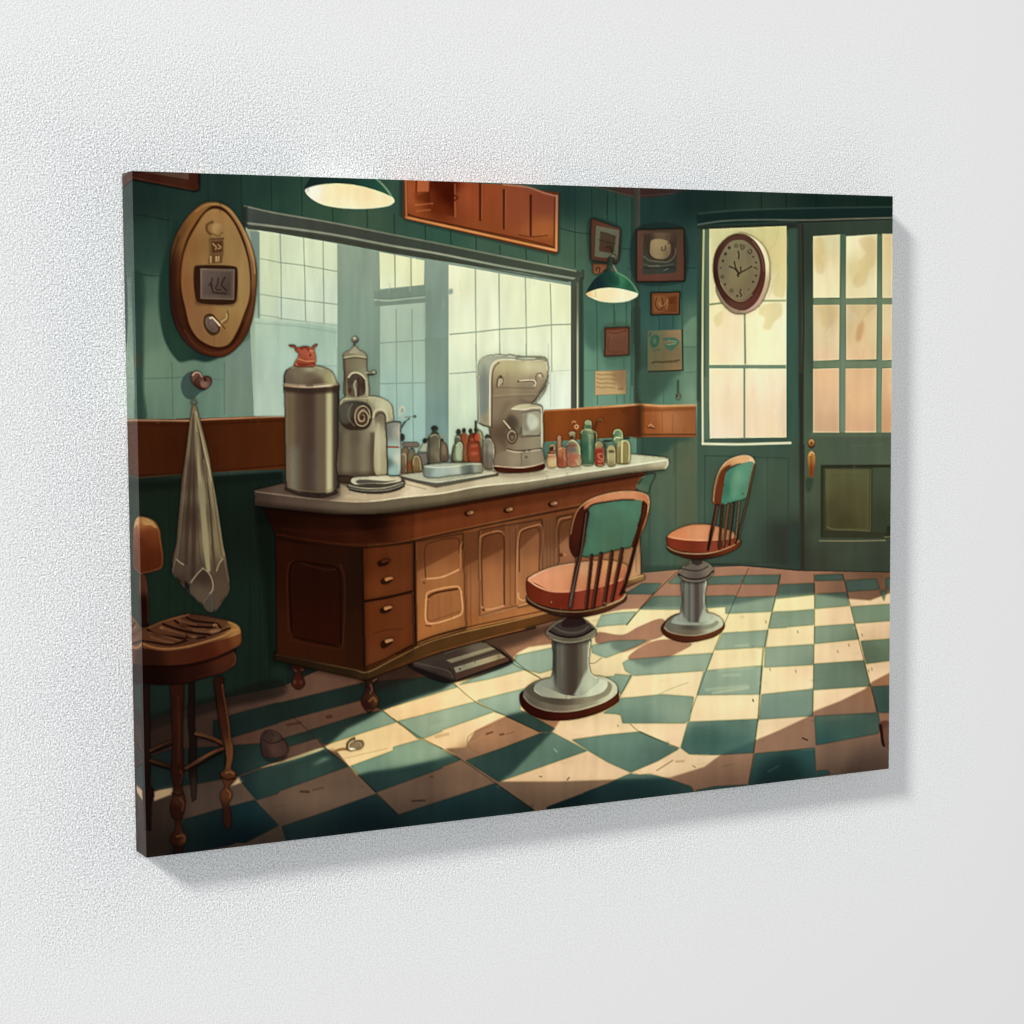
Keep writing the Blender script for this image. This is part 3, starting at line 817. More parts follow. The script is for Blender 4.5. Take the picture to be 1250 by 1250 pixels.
def Z(x0, y0, s, *p):
    q = np.array(p, float).reshape(-1, 2) / s + np.array([x0, y0])
    return q
TILES = []
def H3(*p): TILES.append(Z(900,680,6.25,*p))
def H2(*p): TILES.append(Z(760,670,6.25,*p))
def I1(*p): TILES.append(Z(480,800,4.808,*p))
def I2(*p): TILES.append(Z(720,780,5.682,*p))
def I3(*p): TILES.append(Z(880,780,5.682,*p))
def G5(*p): TILES.append(Z(300,760,5.208,*p))
def A4(*p): TILES.append(Z(140,790,6.25,*p))
H3(60,140,330,135,318,205,40,208); H3(-30,146,50,140,20,205,-60,210); H3(318,210,588,198,588,288,298,318)
H3(592,135,800,130,814,176,592,183); H3(-90,310,300,298,265,415,-90,432); H3(592,282,835,268,855,372,592,395)
H3(822,178,1060,165,1088,246,840,265); H3(1132,162,1190,158,1190,240,1138,245); H3(1088,256,1138,250,1120,340)
H3(262,425,585,398,583,517,240,545); H3(590,530,895,508,930,627,590,662); H3(867,378,1190,356,1190,485,900,507)
H3(215,690,582,665,580,822,205,842); H3(942,640,1190,622,1190,788,980,815)
H3(585,815,968,788,1015,985,582,1015); H3(185,1048,578,1006,575,1212,165,1240); H3(1025,988,1190,980,1190,1186,1065,1188)
H2(345,262,425,190,560,180,690,212,935,200,900,264,640,275,440,268); H2(150,262,300,262,235,345,10,345)
H2(240,362,640,360,862,355,822,440,640,452,450,462,130,462); TILES.append(np.array([(734,751),(752,748),(777,746.5),(766,762),(740,764),(727,766)],float))
H2(760,642,1112,620,1092,748,705,772); H2(-60,700,180,695,110,730,-60,800)
H2(0,870,40,845,120,838,400,815,690,795,640,928,350,950,85,968,20,930); H2(620,930,1070,890,1050,1110,568,1116)
H2(-40,1150,0,1140,300,1110,540,1128,518,1250,480,1330,0,1330); H2(-60,955,75,965,5,1085,-60,1085); H2(1148,480,1290,475,1250,602,1115,607)
I2(10,45,150,15,400,8,320,50,110,132,15,95); I2(105,262,285,250,212,390,190,330)
I2(215,410,480,392,722,405,690,572,560,580,310,583,250,535,180,520,90,515,195,450)
TILES.append(np.array([(698,903),(740,897),(782,893),(829,914),(803,929),(770,943),(743,931),(719,917)],float))
I2(680,575,1168,555,1135,790,870,805,690,800,630,755); I2(-40,1065,120,1005,240,950,285,932,345,942,420,935,560,975,700,1022,725,1060,600,1200,-40,1200)
I2(735,1050,870,1022,1092,1010,1092,1030,740,1100)
I3(650,535,1090,510,1100,560,1095,655,660,737); I3(235,795,650,755,662,990,186,1040); I3(665,915,740,910,760,935,665,955)
I1(0,190,130,150,345,160,380,185,0,300); I1(375,175,690,38,940,3,940,82,860,105,770,85,560,140)
I1(20,388,480,272,590,332,160,482); I1(490,265,790,190,750,240,745,330,670,355,600,335)
I1(660,358,745,320,770,330,950,430,920,452,860,450,710,380); I1(0,538,165,492,400,612,0,758)
I1(425,618,650,540,870,455,930,450,1140,560,620,742)
I1(40,932,600,750,830,910,0,1100,0,940); I1(900,890,1250,760,1290,860,905,930); I1(720,0,1000,-60,1000,10,860,30,700,60)
TILES.append(np.array([(260,880),(300,868),(440,834),(480,830),(520,826),(556,834),(530,845),(505,852),(467,867),(440,855),(357,877),(260,905)],float)); pass
G5(398,686,740,580,870,558,960,632,700,715,515,775,490,770); G5(240,735,392,690,447,738,270,790); G5(0,800,95,765,110,850,250,850,0,958)
G5(0,965,500,790,650,915,65,1125,-40,1000); G5(665,912,1120,748,1250,800,1250,925,825,1080)
G5(975,632,1250,558,1250,690,1135,735,1090,735); G5(-400,1400,60,1133,210,1290,0,1400); TILES.append(np.array([(344,1009),(400,990),(459,969),(487,995),(489,1035),(352,1035)],float))
A4(230,850,430,780,1110,735,1130,830,1250,862,938,985,640,1040,300,1090,220,1110); A4(880,520,1250,420,1250,580,890,692)
TILES.append(Z(140,930,6.25, 530,440,800,360,1070,290,1240,490,870,640,510,700,420,700,500,520))
TILES.append(Z(140,930,6.25, 955,110,1250,30,1250,240,1080,292))
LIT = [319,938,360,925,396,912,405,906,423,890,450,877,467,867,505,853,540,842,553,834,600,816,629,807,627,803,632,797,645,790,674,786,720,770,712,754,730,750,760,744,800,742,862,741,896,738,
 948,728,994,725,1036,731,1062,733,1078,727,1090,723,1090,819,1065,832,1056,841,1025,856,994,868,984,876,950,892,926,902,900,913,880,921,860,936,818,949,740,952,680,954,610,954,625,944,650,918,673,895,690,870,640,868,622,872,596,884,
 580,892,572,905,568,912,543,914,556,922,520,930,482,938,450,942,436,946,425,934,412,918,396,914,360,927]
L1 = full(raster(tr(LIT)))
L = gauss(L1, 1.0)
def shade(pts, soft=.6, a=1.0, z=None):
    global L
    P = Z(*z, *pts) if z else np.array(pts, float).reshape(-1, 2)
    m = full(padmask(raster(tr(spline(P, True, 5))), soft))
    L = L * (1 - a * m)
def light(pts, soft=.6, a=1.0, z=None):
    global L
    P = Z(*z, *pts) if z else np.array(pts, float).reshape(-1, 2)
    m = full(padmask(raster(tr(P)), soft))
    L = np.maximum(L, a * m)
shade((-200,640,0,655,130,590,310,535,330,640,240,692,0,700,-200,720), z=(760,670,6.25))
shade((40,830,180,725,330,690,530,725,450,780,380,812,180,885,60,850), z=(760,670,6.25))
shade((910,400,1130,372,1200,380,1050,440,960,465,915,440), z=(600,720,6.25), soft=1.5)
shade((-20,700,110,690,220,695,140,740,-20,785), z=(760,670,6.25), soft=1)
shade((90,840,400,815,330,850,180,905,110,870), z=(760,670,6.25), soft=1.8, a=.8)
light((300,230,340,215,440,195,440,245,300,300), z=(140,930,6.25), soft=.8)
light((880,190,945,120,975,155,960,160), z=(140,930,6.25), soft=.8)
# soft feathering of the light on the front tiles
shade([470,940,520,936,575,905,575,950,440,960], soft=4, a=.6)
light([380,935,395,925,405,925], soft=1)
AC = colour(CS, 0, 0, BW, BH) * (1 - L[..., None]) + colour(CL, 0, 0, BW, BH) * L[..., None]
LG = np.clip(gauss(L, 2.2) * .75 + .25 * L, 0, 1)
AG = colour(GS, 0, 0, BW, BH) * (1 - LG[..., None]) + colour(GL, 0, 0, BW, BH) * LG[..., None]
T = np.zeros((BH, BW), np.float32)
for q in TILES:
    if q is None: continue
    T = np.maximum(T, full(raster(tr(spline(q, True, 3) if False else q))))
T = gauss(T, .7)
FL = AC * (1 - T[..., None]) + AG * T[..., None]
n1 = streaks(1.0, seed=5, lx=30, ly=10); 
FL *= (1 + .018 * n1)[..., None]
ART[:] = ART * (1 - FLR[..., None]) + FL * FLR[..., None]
IDS[FLR > .5] = CUR[0]
# grout / tile edges
GO = (70,84,60)
TE = np.clip(gauss(T, 1.3) * (1 - gauss(T, 1.3)) * 4, 0, 1) ** 2 * FLR * .42
ART[:] = ART * (1 - TE[..., None]) + ART * np.array((.62, .66, .56), np.float32) * TE[..., None]
for z, p in [((900,680,6.25),(585,130,590,400,583,820,575,1210)),((900,680,6.25),(330,130,265,420,205,700,160,1250)),((900,680,6.25),(805,130,895,505,965,785,1070,1180)),
             ((760,670,6.25),(960,150,850,400,690,790,520,1250)),((760,670,6.25),(410,180,240,345,30,580)),((300,760,5.208),(300,600,400,690,510,800,650,910,830,1080,960,1215)),
             ((480,800,4.808),(360,170,480,270,660,355,860,450)),((480,800,4.808),(0,370,160,480,310,560,410,620,600,750,830,910)),((480,800,4.808),(640,-40,760,70,860,130)),
             ((300,760,5.208),(870,560,960,632,1110,740)),((600,720,6.25),(60,440,160,560,250,610,400,690)),((600,720,6.25),(1240,20,1100,180,1030,270)),((600,720,6.25),(840,520,780,560,740,560)),
             ((720,780,5.682),(280,590,340,640,620,755)),((720,780,5.682),(285,250,210,400)),((720,780,5.682),(1200,60,1175,400,1165,550,1135,800,1100,1000))]:
    Cv((120,128,104), .9, Z(*z, *p), soft=.3, a=.8, clip=FLR, ids=False, mul=True)
# wear on the tiles
view(760,670,6.25)
for p in ([860,740,960,736],[640,1075,950,1045],[770,965,890,960],[740,925,1000,905]):
    Ln((196,208,160), 3.0, p, soft=1.2, a=.45, ids=False)
Ln((224,224,170), 2.6, [690,1100,960,1060], soft=1, a=.4, ids=False)
Cv((168,170,112), .7, [275,1110,340,1080,400,1055,500,1020], soft=.3, ids=False)
Ln((60,50,40), 1.2, [993,1150,997,1162], soft=.2, ids=False)
El((150,150,110), 915, 518, 12, 8, soft=1, a=.5, ids=False)
view(720,780,5.682)
for x,y,x2,y2,w in [(465,912,575,842,1.3),(920,882,1005,866,1.6),(715,880,732,890,1.2),(193,598,197,606,1),(600,850,650,848,3)]:
    Ln((120,96,66), w, [x,y,x2,y2], soft=.5, a=.7 if w<2 else .3, ids=False)
Cv((226,200,150), 1.2, [300,935,340,915,400,935,460,940], soft=.4, a=.7, ids=False)
view(900,680,6.25)
for x,y in [(248,858),(446,872),(120,1094),(216,495),(765,720),(950,595),(1025,855),(1000,868),(460,570),(850,672)]:
    Ln((120,100,66), 1.1, [x,y-8,x+4,y+8], soft=.4, a=.7, ids=False)
view(880,780,5.682)
Ln((60,44,32), 1.8, [568,688,600,702], soft=.4, ids=False)
Ln((80,110,92), .9, [560,775,650,762], soft=.4, a=.7, ids=False)
Ln((70,104,96), 2, [330,920,400,880], soft=1, a=.4, ids=False)
view(480,800,4.808)
for x,y,x2,y2,w,c in [(548,462,582,450,2.2,(90,56,34)),(628,466,648,462,2.2,(90,56,34)),(665,464,705,450,1,(120,80,50)),(220,712,232,712,2,(70,52,40)),(250,478,320,462,4,(206,172,116)),(112,855,185,852,2.4,(52,40,34)),(860,710,870,712,1.4,(90,70,50)),(1022,730,1032,718,1.4,(80,60,44)),(945,550,960,565,1.4,(170,190,150)),(480,42,480,44,1,(60,50,40))]:
    Ln(c, w, [x,y,x2,y2], soft=.5, a=.8, ids=False)
Cv((126,92,66), .9, [575,415,500,440,440,480,440,530,480,565,520,570], soft=.5, a=.6, ids=False)
Cv((206,150,96), 1, [330,545,420,530,520,480], soft=1, a=.4, ids=False)
view(300,760,5.208)
for x,y,x2,y2,w,c in [(265,650,350,636,3.2,(62,36,26)),(520,600,540,598,4.5,(66,36,24)),(350,1074,400,1076,3.0,(54,40,32)),(430,1064,490,1050,2.2,(74,58,46)),(740,1040,744,1042,1.6,(70,50,40)),(1178,980,1186,980,2,(80,60,46)),(620,865,900,800,1,(190,160,100))]:
    Ln(c, w, [x,y,x2,y2], soft=.6, a=.7, ids=False)
# lit streak
Sg([(300,880,200,164,112),(480,810,240,216,150)], [90,925,300,855,490,795,500,800,300,872], soft=.5, a=.7, ids=False)
# right edge stool leg fragment
view(880,780,5.682)
Sg([(1110,600,80,40,30),(1150,640,104,72,56)], [1105,575,1175,575,1175,770,1140,740,1110,640], soft=.6, a=.8, ids=False)
Sg((44,20,14), [1098,590,1112,590,1130,700,1138,750,1120,740,1105,660], soft=.4, ids=False)
view(0,0,1)
# darkness deep under the counter and along the wall foot
Sg((24,20,16), [160,886,260,850,345,830,350,845,270,866,180,892,160,896], soft=2, a=.6, ids=False)
Sg((34,22,16), [440,830,520,800,640,768,690,760,640,785,560,806,500,830,450,845], soft=3, a=.6, ids=False)
# ================================================================ OBJECTS IN THE PICTURE
# ---- oval plaque
motif('painted_oval_plaque')
view(140,190,6.25)
Sg([(420,800,24,52,42),(500,1500,28,56,42),(700,1560,24,46,42)], [470,480,400,700,340,950,345,1250,390,1430,460,1540,500,1575,600,1560,700,1575,790,1545,880,1480,900,1300,600,900], soft=1.0, a=.95, ids=False)
Cv((24,48,36), 1.0, [355,1250,385,1400,450,1520,500,1572], soft=.6, a=.6, ids=False)
PLO = [740,350,800,358,880,400,950,490,1020,620,1065,750,1085,880,1078,1060,1060,1200,1035,1300,1000,1380,950,1450,880,1512,825,1535,725,1530,635,1500,540,1425,475,1325,435,1200,422,1080,418,900,430,720,470,600,530,500,610,410,680,362]
Sg([(500,600,104,66,34),(430,900,56,28,16),(455,1150,52,26,18),(520,1350,58,30,22),(700,1505,74,36,18),(1000,1330,84,42,24),(1075,900,118,74,40),(1070,1150,96,52,28),(1040,700,176,130,78),(900,430,164,122,68),(740,360,140,98,52),(600,430,134,88,44),(600,1450,64,32,22),(880,1490,86,42,20)], PLO, soft=.3)
Sg([(560,560,136,86,42),(480,900,84,44,20),(490,1100,60,30,14),(560,1330,62,28,14),(700,1460,72,34,18),(950,1380,80,38,16),(1050,900,140,94,54),(1050,1150,104,60,34),(980,560,150,104,60)], [745,375,830,385,920,470,1000,620,1045,780,1066,900,1060,1100,1040,1220,1000,1350,920,1460,820,1512,710,1502,610,1445,530,1340,480,1200,470,1000,478,800,515,640,585,510,662,420], soft=1, a=.8)
Cv((38,16,8), 1.5, [490,620,450,760,436,920,450,1120,490,1270,560,1390], soft=1.2, a=.5)
Cv([(620,420,176,128,70),(850,390,196,150,90),(1000,620,200,160,104)], 1.3, [620,425,680,385,745,370,830,385,930,480,1010,640,1058,800,1070,900], soft=.5, a=.8)
Sg((50,20,8), [750,382,830,400,905,480,980,620,1030,800,1044,960,1040,1120,1000,1250,945,1380,880,1460,800,1484,715,1470,622,1412,560,1320,525,1170,498,1000,508,800,548,640,612,520,690,420], soft=.5, a=.9)
Sg([(760,450,160,116,66),(600,700,134,90,48),(560,1000,132,84,46),(850,700,156,120,70),(980,900,158,122,72),(700,800,144,104,58),(900,1150,158,122,70),(620,1200,140,94,56),(770,1420,136,94,54),(930,1280,150,110,60)],
   [755,405,830,425,900,500,965,630,1015,790,1032,930,1025,1090,980,1225,928,1350,868,1438,800,1460,725,1446,635,1392,575,1300,540,1165,508,1000,518,800,558,660,622,540,690,440], soft=.5)
Cv((110,66,32), 1, [508,960,520,810,560,660,620,540,690,440], soft=1, a=.5)
Cv((210,170,110), 1, [1040,960,1030,1130,985,1260], soft=.8, a=.2)
Cv((104,52,30), 1.1, [530,1330,600,1430,690,1492,780,1508,880,1480,960,1400], soft=.8, a=.8)
# relief: figure
Cv((100,70,40), 3.2, [745,505,705,530,705,570,730,600], soft=.5)
El([(760,540,176,136,86),(820,590,150,112,64)], 785, 560, 42, 45, soft=.5)
Cv((112,80,44), 1.4, [745,595,790,612,825,585], soft=.5)
Pg((118,84,48), [716,625,832,625,832,760,722,760], soft=.6)
Ln((88,58,32), 1.4, [735,640,830,632], soft=.4)
Pg((84,54,30), [738,655,825,650,822,735,742,745], soft=.5)
Cv((190,150,96), 1.3, [750,672,775,700,770,715], soft=.3)
Cv((186,146,92), 1.3, [790,680,810,700,790,710], soft=.3)
Pg((104,72,40), [722,755,828,750,818,820,712,825], soft=.6)
Pg((196,156,104), [727,765,740,765,738,820,728,820], soft=.4)
Pg((196,156,104), [770,768,800,766,796,808,770,810], soft=.4)
Ln((104,74,44), 1, [785,766,783,806], soft=.3)
# relief: square plate
Pg([(620,1000,92,60,34),(900,1150,104,72,42)], [606,845,640,835,935,850,940,1110,900,1150,615,1140], soft=1.0, a=.8)
Sg((50,28,14), [612,845,640,838,925,850,935,870,925,1110,905,1130,640,1120,618,1090], soft=.4)
Pg([(700,900,104,86,72),(850,1050,92,74,62)], [655,862,915,868,910,1100,655,1090], soft=.4)
Py((140,118,98), 1.0, [658,864,912,870,906,1096,658,1088], soft=.4, a=.7)
Pg([(700,900,98,80,70),(850,1050,76,60,50)], [672,885,890,888,885,1068,672,1060], soft=.4)
Cv((46,32,26), 1.3, [725,970,740,985,740,1010], soft=.3)
Cv((46,32,26), 1.4, [745,935,738,980,745,1020,750,1040,850,1050], soft=.3)
Cv((46,32,26), 1.4, [790,935,785,980,770,1010,785,1025,810,1020], soft=.3)
Cv((46,32,26), 1.6, [840,930,815,985,835,1010,855,1030], soft=.3)
Ln((46,32,26), 1.2, [715,990,735,985], soft=.3)
view(200,350,12.5)
Sg((66,40,20), [690,410,760,430,830,560,860,650,820,720,740,745,670,700,620,620,605,520,630,440], soft=.4)
Sg([(700,550,112,90,78),(760,640,98,78,66)], [680,450,730,460,800,570,830,640,800,690,740,690,670,640,635,560,635,490], soft=.5)
Cv((78,56,44), .7, [700,490,680,560,720,640,780,660], soft=.4, a=.7)
Cv((230,204,160), 2.0, [705,480,740,470,790,520,850,590], soft=.3)
Cv((74,46,22), 1.2, [740,440,820,510,880,570,930,640], soft=.4)
Cv((200,170,116), 1.3, [900,560,880,540,960,470,955,420], soft=.4)
Cv((110,76,40), 1.5, [975,370,985,450,960,530,900,560], soft=.5)
Cv((120,84,46), 1, [880,500,920,475], soft=.4)
Cv((120,84,46), 1.1, [900,650,880,720], soft=.5, a=.7)
Ln((120,74,40), .9, [768,760,768,900], soft=.4, a=.7)

# ---- coat hook and towel
motif('painted_coat_hook')
view(140,390,6.25)
Sg([(540,500,50,74,66)], [590,395,530,430,505,490,520,570,560,608,600,605,650,560,700,530,690,470], soft=.5, ids=False, a=.9)
Sg([(610,430,110,74,60),(640,500,70,36,26)], [590,410,620,392,655,405,670,440,690,430,730,440,740,480,715,520,670,535,620,515,590,480,582,440], soft=.3)
El([(690,450,96,60,48),(690,510,120,88,72)], 692, 480, 42, 44, soft=.4)
El([(690,470,140,106,88)], 680, 490, 26, 26, soft=.8, a=.7)
El((60,36,28), 690, 458, 13, 16, soft=.3)
Cv((226,190,160), 1.5, [595,425,620,402,650,410,665,435], soft=.4)
Cv((54,30,22), 1.3, [640,440,610,480,625,510], soft=.5)
motif('painted_towel')
Cv((176,166,130), 1.1, [600,660,585,635,595,612,615,612,625,635,612,660], soft=.3)
TW = [600,650,618,655,650,780,690,940,740,1180,760,1290,790,1480,830,1740,842,1780,865,1900,876,2008,830,2080,780,2150,735,2185,700,2160,660,2120,560,2020,500,1945,440,1870,445,1800,470,1700,480,1560,500,1350,510,1220,545,1000,575,760]
Sg([(600,700,130,112,80),(560,1200,76,58,46),(520,1500,84,68,52),(470,1850,84,68,54),(600,1500,76,54,42),(700,1300,150,138,100),(650,1500,110,94,68),(620,2000,76,58,46),(730,2150,80,66,54),(840,1950,88,72,54),(800,1700,150,132,92),(640,900,120,104,78)], TW, soft=.35)
view(160,560,6.25)   # folds
k1 = dict(ids=False)
Cv([(420,200,60,44,34),(420,700,66,50,38)], [1.5,4,5,4], [475,-340,455,0,440,300,425,600,420,800], soft=.9, a=.7)
Cv([(380,300,120,104,80)], [1,3,3], [450,-200,415,100,380,400,345,740], soft=.9, a=.5)
Cv([(480,600,62,44,36)], [1,5,6,5], [478,-300,480,200,480,600,470,900], soft=1.2, a=.7)
Cv([(530,100,146,134,98),(580,700,166,154,112)], [1,4,6.5,7,5], [490,-350,510,0,545,350,570,650,590,850], soft=.6, a=.95)
Cv([(600,300,62,48,34),(625,700,84,66,46)], [1,3,4,4,3], [505,-330,550,0,590,300,615,600,640,850], soft=.8, a=.9)
Cv([(640,300,150,138,100),(660,600,140,120,84)], [1,3,4,5,3], [510,-350,590,0,630,300,665,600,690,760], soft=.6, a=.85)
Cv((196,184,140), [1,1.2,1.2,.8], [495,-360,575,0,640,280,690,600,712,740], soft=.4, a=.9)
Cv((206,194,150), .8, [555,10,590,350,610,650], soft=.5, a=.5)
Cv((150,138,108), .8, [420,60,392,400,352,760], soft=.5, a=.5)
Cv((54,40,30), .9, [600,-80,610,100,650,450,690,740], soft=.5, a=.5)
Cv((58,44,34), 1, [500,-200,505,300,520,700,540,830], soft=.6, a=.5)
Sg([(360,830,86,70,56),(400,930,70,54,42)], [345,765,400,805,412,880,410,985,370,930,315,865], soft=.5)
Sg([(540,900,66,50,40),(520,1020,100,84,64)], [550,835,600,880,622,960,615,1000,550,1105,480,1050,440,1000,460,940,500,880], soft=.5)
Sg([(700,850,88,70,52),(690,1000,92,74,56)], [700,765,722,850,748,1000,700,1080,640,1160,628,1080,630,960,660,860], soft=.5)
Sg([(590,1120,84,74,60)], [620,1005,635,1080,630,1165,600,1175,545,1115], soft=.5)
Ln((90,84,74), 1.2, [615,1020,620,1160], soft=.5)
for p in ([345,765,365,785,400,808],[455,945,500,885,548,835],[548,835,590,870,620,930,622,1000,600,1030],[700,765,672,800,652,855]):
    Cv((190,170,130), 1.1, p, soft=.4)
for p in ([345,765,315,865,412,985,540,1115],[600,1030,545,1110],[712,740,725,850,750,1000,705,1080,640,1165]):
    Cv((130,112,86), .9, p, soft=.4, a=.8)
Cv((140,122,92), .9, [340,740,318,860], soft=.4, a=.7)

# ---- hanging lamps
motif('painted_pendant_lamp')
view(330,190,6.25)
Sg([(300,180,22,40,36),(500,190,22,50,44),(800,230,26,72,56),(900,280,36,88,66)], [330,60,300,170,262,262,500,330,700,400,900,390,950,340,940,320,860,230,800,130,700,60], soft=.3)
Cv((120,164,120), [1,2,2,1], [800,170,860,225,905,280,940,335], soft=.5)
Sg([(300,270,252,236,200),(600,240,250,226,156),(600,380,250,232,176),(700,300,246,222,158),(900,330,246,228,164),(310,270,255,248,226)],
   [265,262,330,232,430,216,560,214,690,232,800,262,880,292,940,325,946,350,915,376,820,396,680,404,540,398,400,372,310,325,275,290], soft=.3)
Cv((255,248,206), .9, [280,290,320,330,400,372,540,398,680,404,820,396,915,376,945,350], soft=.3, a=.8)
view(680,220,6.25)
motif('painted_pendant_lamp')
Cv((70,74,58), 1, [375,505,410,512,425,550], soft=.4)
El((126,128,98), 428, 590, 22, 24, soft=.3)
Sg([(400,620,44,60,48),(440,680,90,104,80),(380,690,30,52,44)], [390,590,440,590,432,640,460,695,400,720,350,700,392,660], soft=.3)
Ln((160,160,124), 1, [430,650,452,692], soft=.4)
Sg([(300,780,20,40,44),(380,730,24,60,52),(480,760,46,124,80),(560,800,30,90,64),(600,840,40,96,70),(240,850,20,46,44)], [400,698,450,695,520,735,580,790,625,865,610,885,560,870,400,850,280,860,220,868,240,820,290,750,340,715], soft=.3)
Pg([(450,760,22,62,50)], [380,715,470,735,480,800,440,810,380,780], soft=1.5, a=.7)
Cv((104,160,112), 1.4, [450,700,530,745,590,810,618,860], soft=.4, a=.9)
Sg([(300,860,252,230,164),(420,840,252,232,170),(500,900,252,238,186),(600,870,250,236,180),(230,866,240,190,120)], [220,868,280,838,360,822,460,824,560,845,618,868,605,890,540,920,440,932,330,922,260,895], soft=.3)
Cv((250,244,190), .8, [240,885,330,922,440,932,540,920,610,885], soft=.3, a=.8)

# ---- round clock
motif('painted_wall_clock')
view(850,270,12.5)
Sg([(1080,600,246,232,172),(1060,1000,200,176,134),(900,1250,196,160,140),(500,1280,150,130,100),(1000,300,252,240,180)], [640,185,780,200,920,270,1040,390,1110,560,1130,760,1110,960,1050,1140,960,1290,850,1370,700,1420,560,1400,440,1310,350,1180,300,1000], soft=.5)
Sg([(640,220,90,58,44),(300,600,74,42,34),(270,800,62,32,26),(350,1100,70,40,32),(600,1330,94,60,46),(900,1250,96,52,40),(1040,800,84,46,38),(1000,500,80,48,40)],
   [640,190,740,200,860,270,960,390,1030,550,1055,720,1050,880,1010,1050,940,1200,850,1300,740,1360,620,1350,500,1290,400,1180,320,1030,270,870,258,700,275,540,330,400,420,290,520,220], soft=.4)
Cv((150,120,100), 1, [860,310,960,450,1010,600,1030,760], soft=.6, a=.6)
Cv((60,30,22), 1.2, [640,285,760,310,880,420,960,560,985,720,970,880,920,1040,820,1170,700,1240,600,1230,480,1150,390,1020,340,880], soft=.5, a=.8)
Sg([(640,350,132,122,88),(400,700,122,112,84),(640,800,136,124,84),(900,900,124,108,78),(650,1150,126,112,82),(900,500,124,112,84)],
   [630,285,730,292,830,360,910,460,960,580,978,720,960,860,920,980,850,1090,760,1180,680,1215,590,1195,490,1120,400,1010,350,880,330,740,340,610,390,480,460,370,540,305], soft=.4)
Cv((176,156,120), .9, [370,940,440,1070,540,1170,650,1225,740,1210,850,1120], soft=.3, a=.8)
INK = (52,36,26)
for p, w in [([655,800,600,710,580,620],1.5),([640,790,590,730,505,690],1.5),([640,800,760,740,845,690],1.4),([640,840,632,820,655,800],2.0),([685,700,672,710,680,745,675,780],1.2),([640,460,650,520,645,570],1.5)]:
    Cv(INK, w, p, soft=.3)
for x, y, r in [(502,405,22),(445,500,22),(405,605,18),(372,710,12),(868,545,14),(912,630,14),(910,830,16),(868,925,16),(800,1040,10),(625,1140,16),(437,965,16)]:
    El(INK, x, y, r, r*1.1, soft=.4, a=.85)
for x, y, r in [(608,375,24),(395,850,22),(537,1058,24)]:
    Cv(INK, .9, [x-r,y,x,y-r,x+r,y,x,y+r], closed=True, soft=.4, a=.75)
Cv(INK, 1, [675,360,705,365,735,380,720,420,690,430,675,400], closed=True, soft=.4, a=.7)
El((96,82,60), 706, 400, 26, 30, soft=.6, a=.7)
Cv(INK, 1, [790,450,800,490,835,485,845,450,820,430], soft=.3, a=.9)
Cv(INK, 1.1, [880,710,905,705,925,735], soft=.3, a=.9)
Cv(INK, 1.1, [680,1040,665,1090,690,1130,675,1150], soft=.3)
El((110,96,70), 735, 1110, 10, 8, soft=.3, a=.6)
def stripes(pts, cols, y0_, y1_, slant=0, smooth=True):
    """metal or cloth modelled with overlapping vertical brush bands inside an outline"""
    m = full((Sg if smooth else Pg)(cols[0][2], pts, soft=.3))
    for x0_, x1_, c_, sf, al in cols:
        Pg(c_, [x0_, y0_, x1_, y0_, x1_ + slant, y1_, x0_ + slant, y1_], soft=sf, a=al, clip=m)
    return m
# ---- counter
motif('painted_floor_step')
view(480,590,5.208)
Sg((20,16,16), [90,1150,180,1120,600,1030,760,1130,740,1150,400,1260,300,1260,110,1170], soft=1, a=.9)
Pg([(200,1120,64,52,44),(400,1050,78,64,52),(550,1030,86,74,58),(300,1180,58,46,40)], [120,1135,480,1000,590,1010,740,1120,400,1250,370,1250,130,1160])
Pg([(380,1100,64,50,40),(560,1030,110,98,76)], [200,1110,480,1010,590,1012,640,1050,350,1130,260,1120], soft=.6)
Cv((96,84,64), 2, [330,1080,450,1040,560,1020], soft=.8, a=.6)
Pg([(380,1130,128,118,92),(600,1060,156,142,104)], [335,1125,620,1040,650,1052,370,1142], soft=.3)
Pg([(400,1180,140,134,108),(600,1110,172,156,116),(680,1090,160,140,100)], [385,1172,680,1082,715,1105,400,1205], soft=.3)
Ln((60,46,34), 1.2, [375,1155,660,1066], soft=.4)
Pg([(450,1220,76,54,40),(680,1130,96,62,42)], [400,1205,718,1106,738,1128,400,1248], soft=.4)
Ln((54,40,32), 2, [355,1172,392,1240], soft=.4)
El((40,30,22), 424, 1180, 6, 6, soft=.3); El((90,80,60), 520, 1138, 4, 4, soft=.3)
Cv((110,98,80), 1, [130,1140,250,1165,360,1200,380,1235], soft=.5, a=.6)
Cv((40,32,28), 1.4, [115,1160,250,1200,380,1250], soft=.6)
motif('painted_counter_leg')
view(300,760,5.208)
for c, s in ((335,.8),):
    Sg([(330,300,52,22,14),(330,380,60,26,16)], [290,270,380,270,380,300,355,320,370,360,375,395,345,425,315,420,290,390,300,350,310,315,290,295], soft=.5)
    Ln((110,80,60), 1.4, [305,300,320,308], soft=.6, a=.7); Ln((120,90,70), 1.4, [352,300,368,302], soft=.6, a=.6)
    El((96,60,46), 312, 378, 10, 12, soft=.8, a=.7); El((90,54,40), 352, 380, 9, 12, soft=.8, a=.6)
motif('painted_counter_leg')
Sg([(780,400,50,26,18),(780,520,44,20,14),(820,500,80,48,22)], [735,360,840,345,835,370,815,385,820,440,845,480,840,520,810,555,780,575,755,550,735,510,740,470,765,430,765,380], soft=.4)
Cv((150,116,90), 1.2, [795,395,803,425,792,450], soft=.8, a=.6)
Cv((150,112,64), 1.6, [785,500,812,478,828,500], soft=.9, a=.7)
Cv((96,66,50), 1, [745,540,765,560,800,555], soft=.5, a=.6)
Cv((120,90,60), 1, [810,372,836,355], soft=.5)
motif('painted_counter')
view(0,0,1)
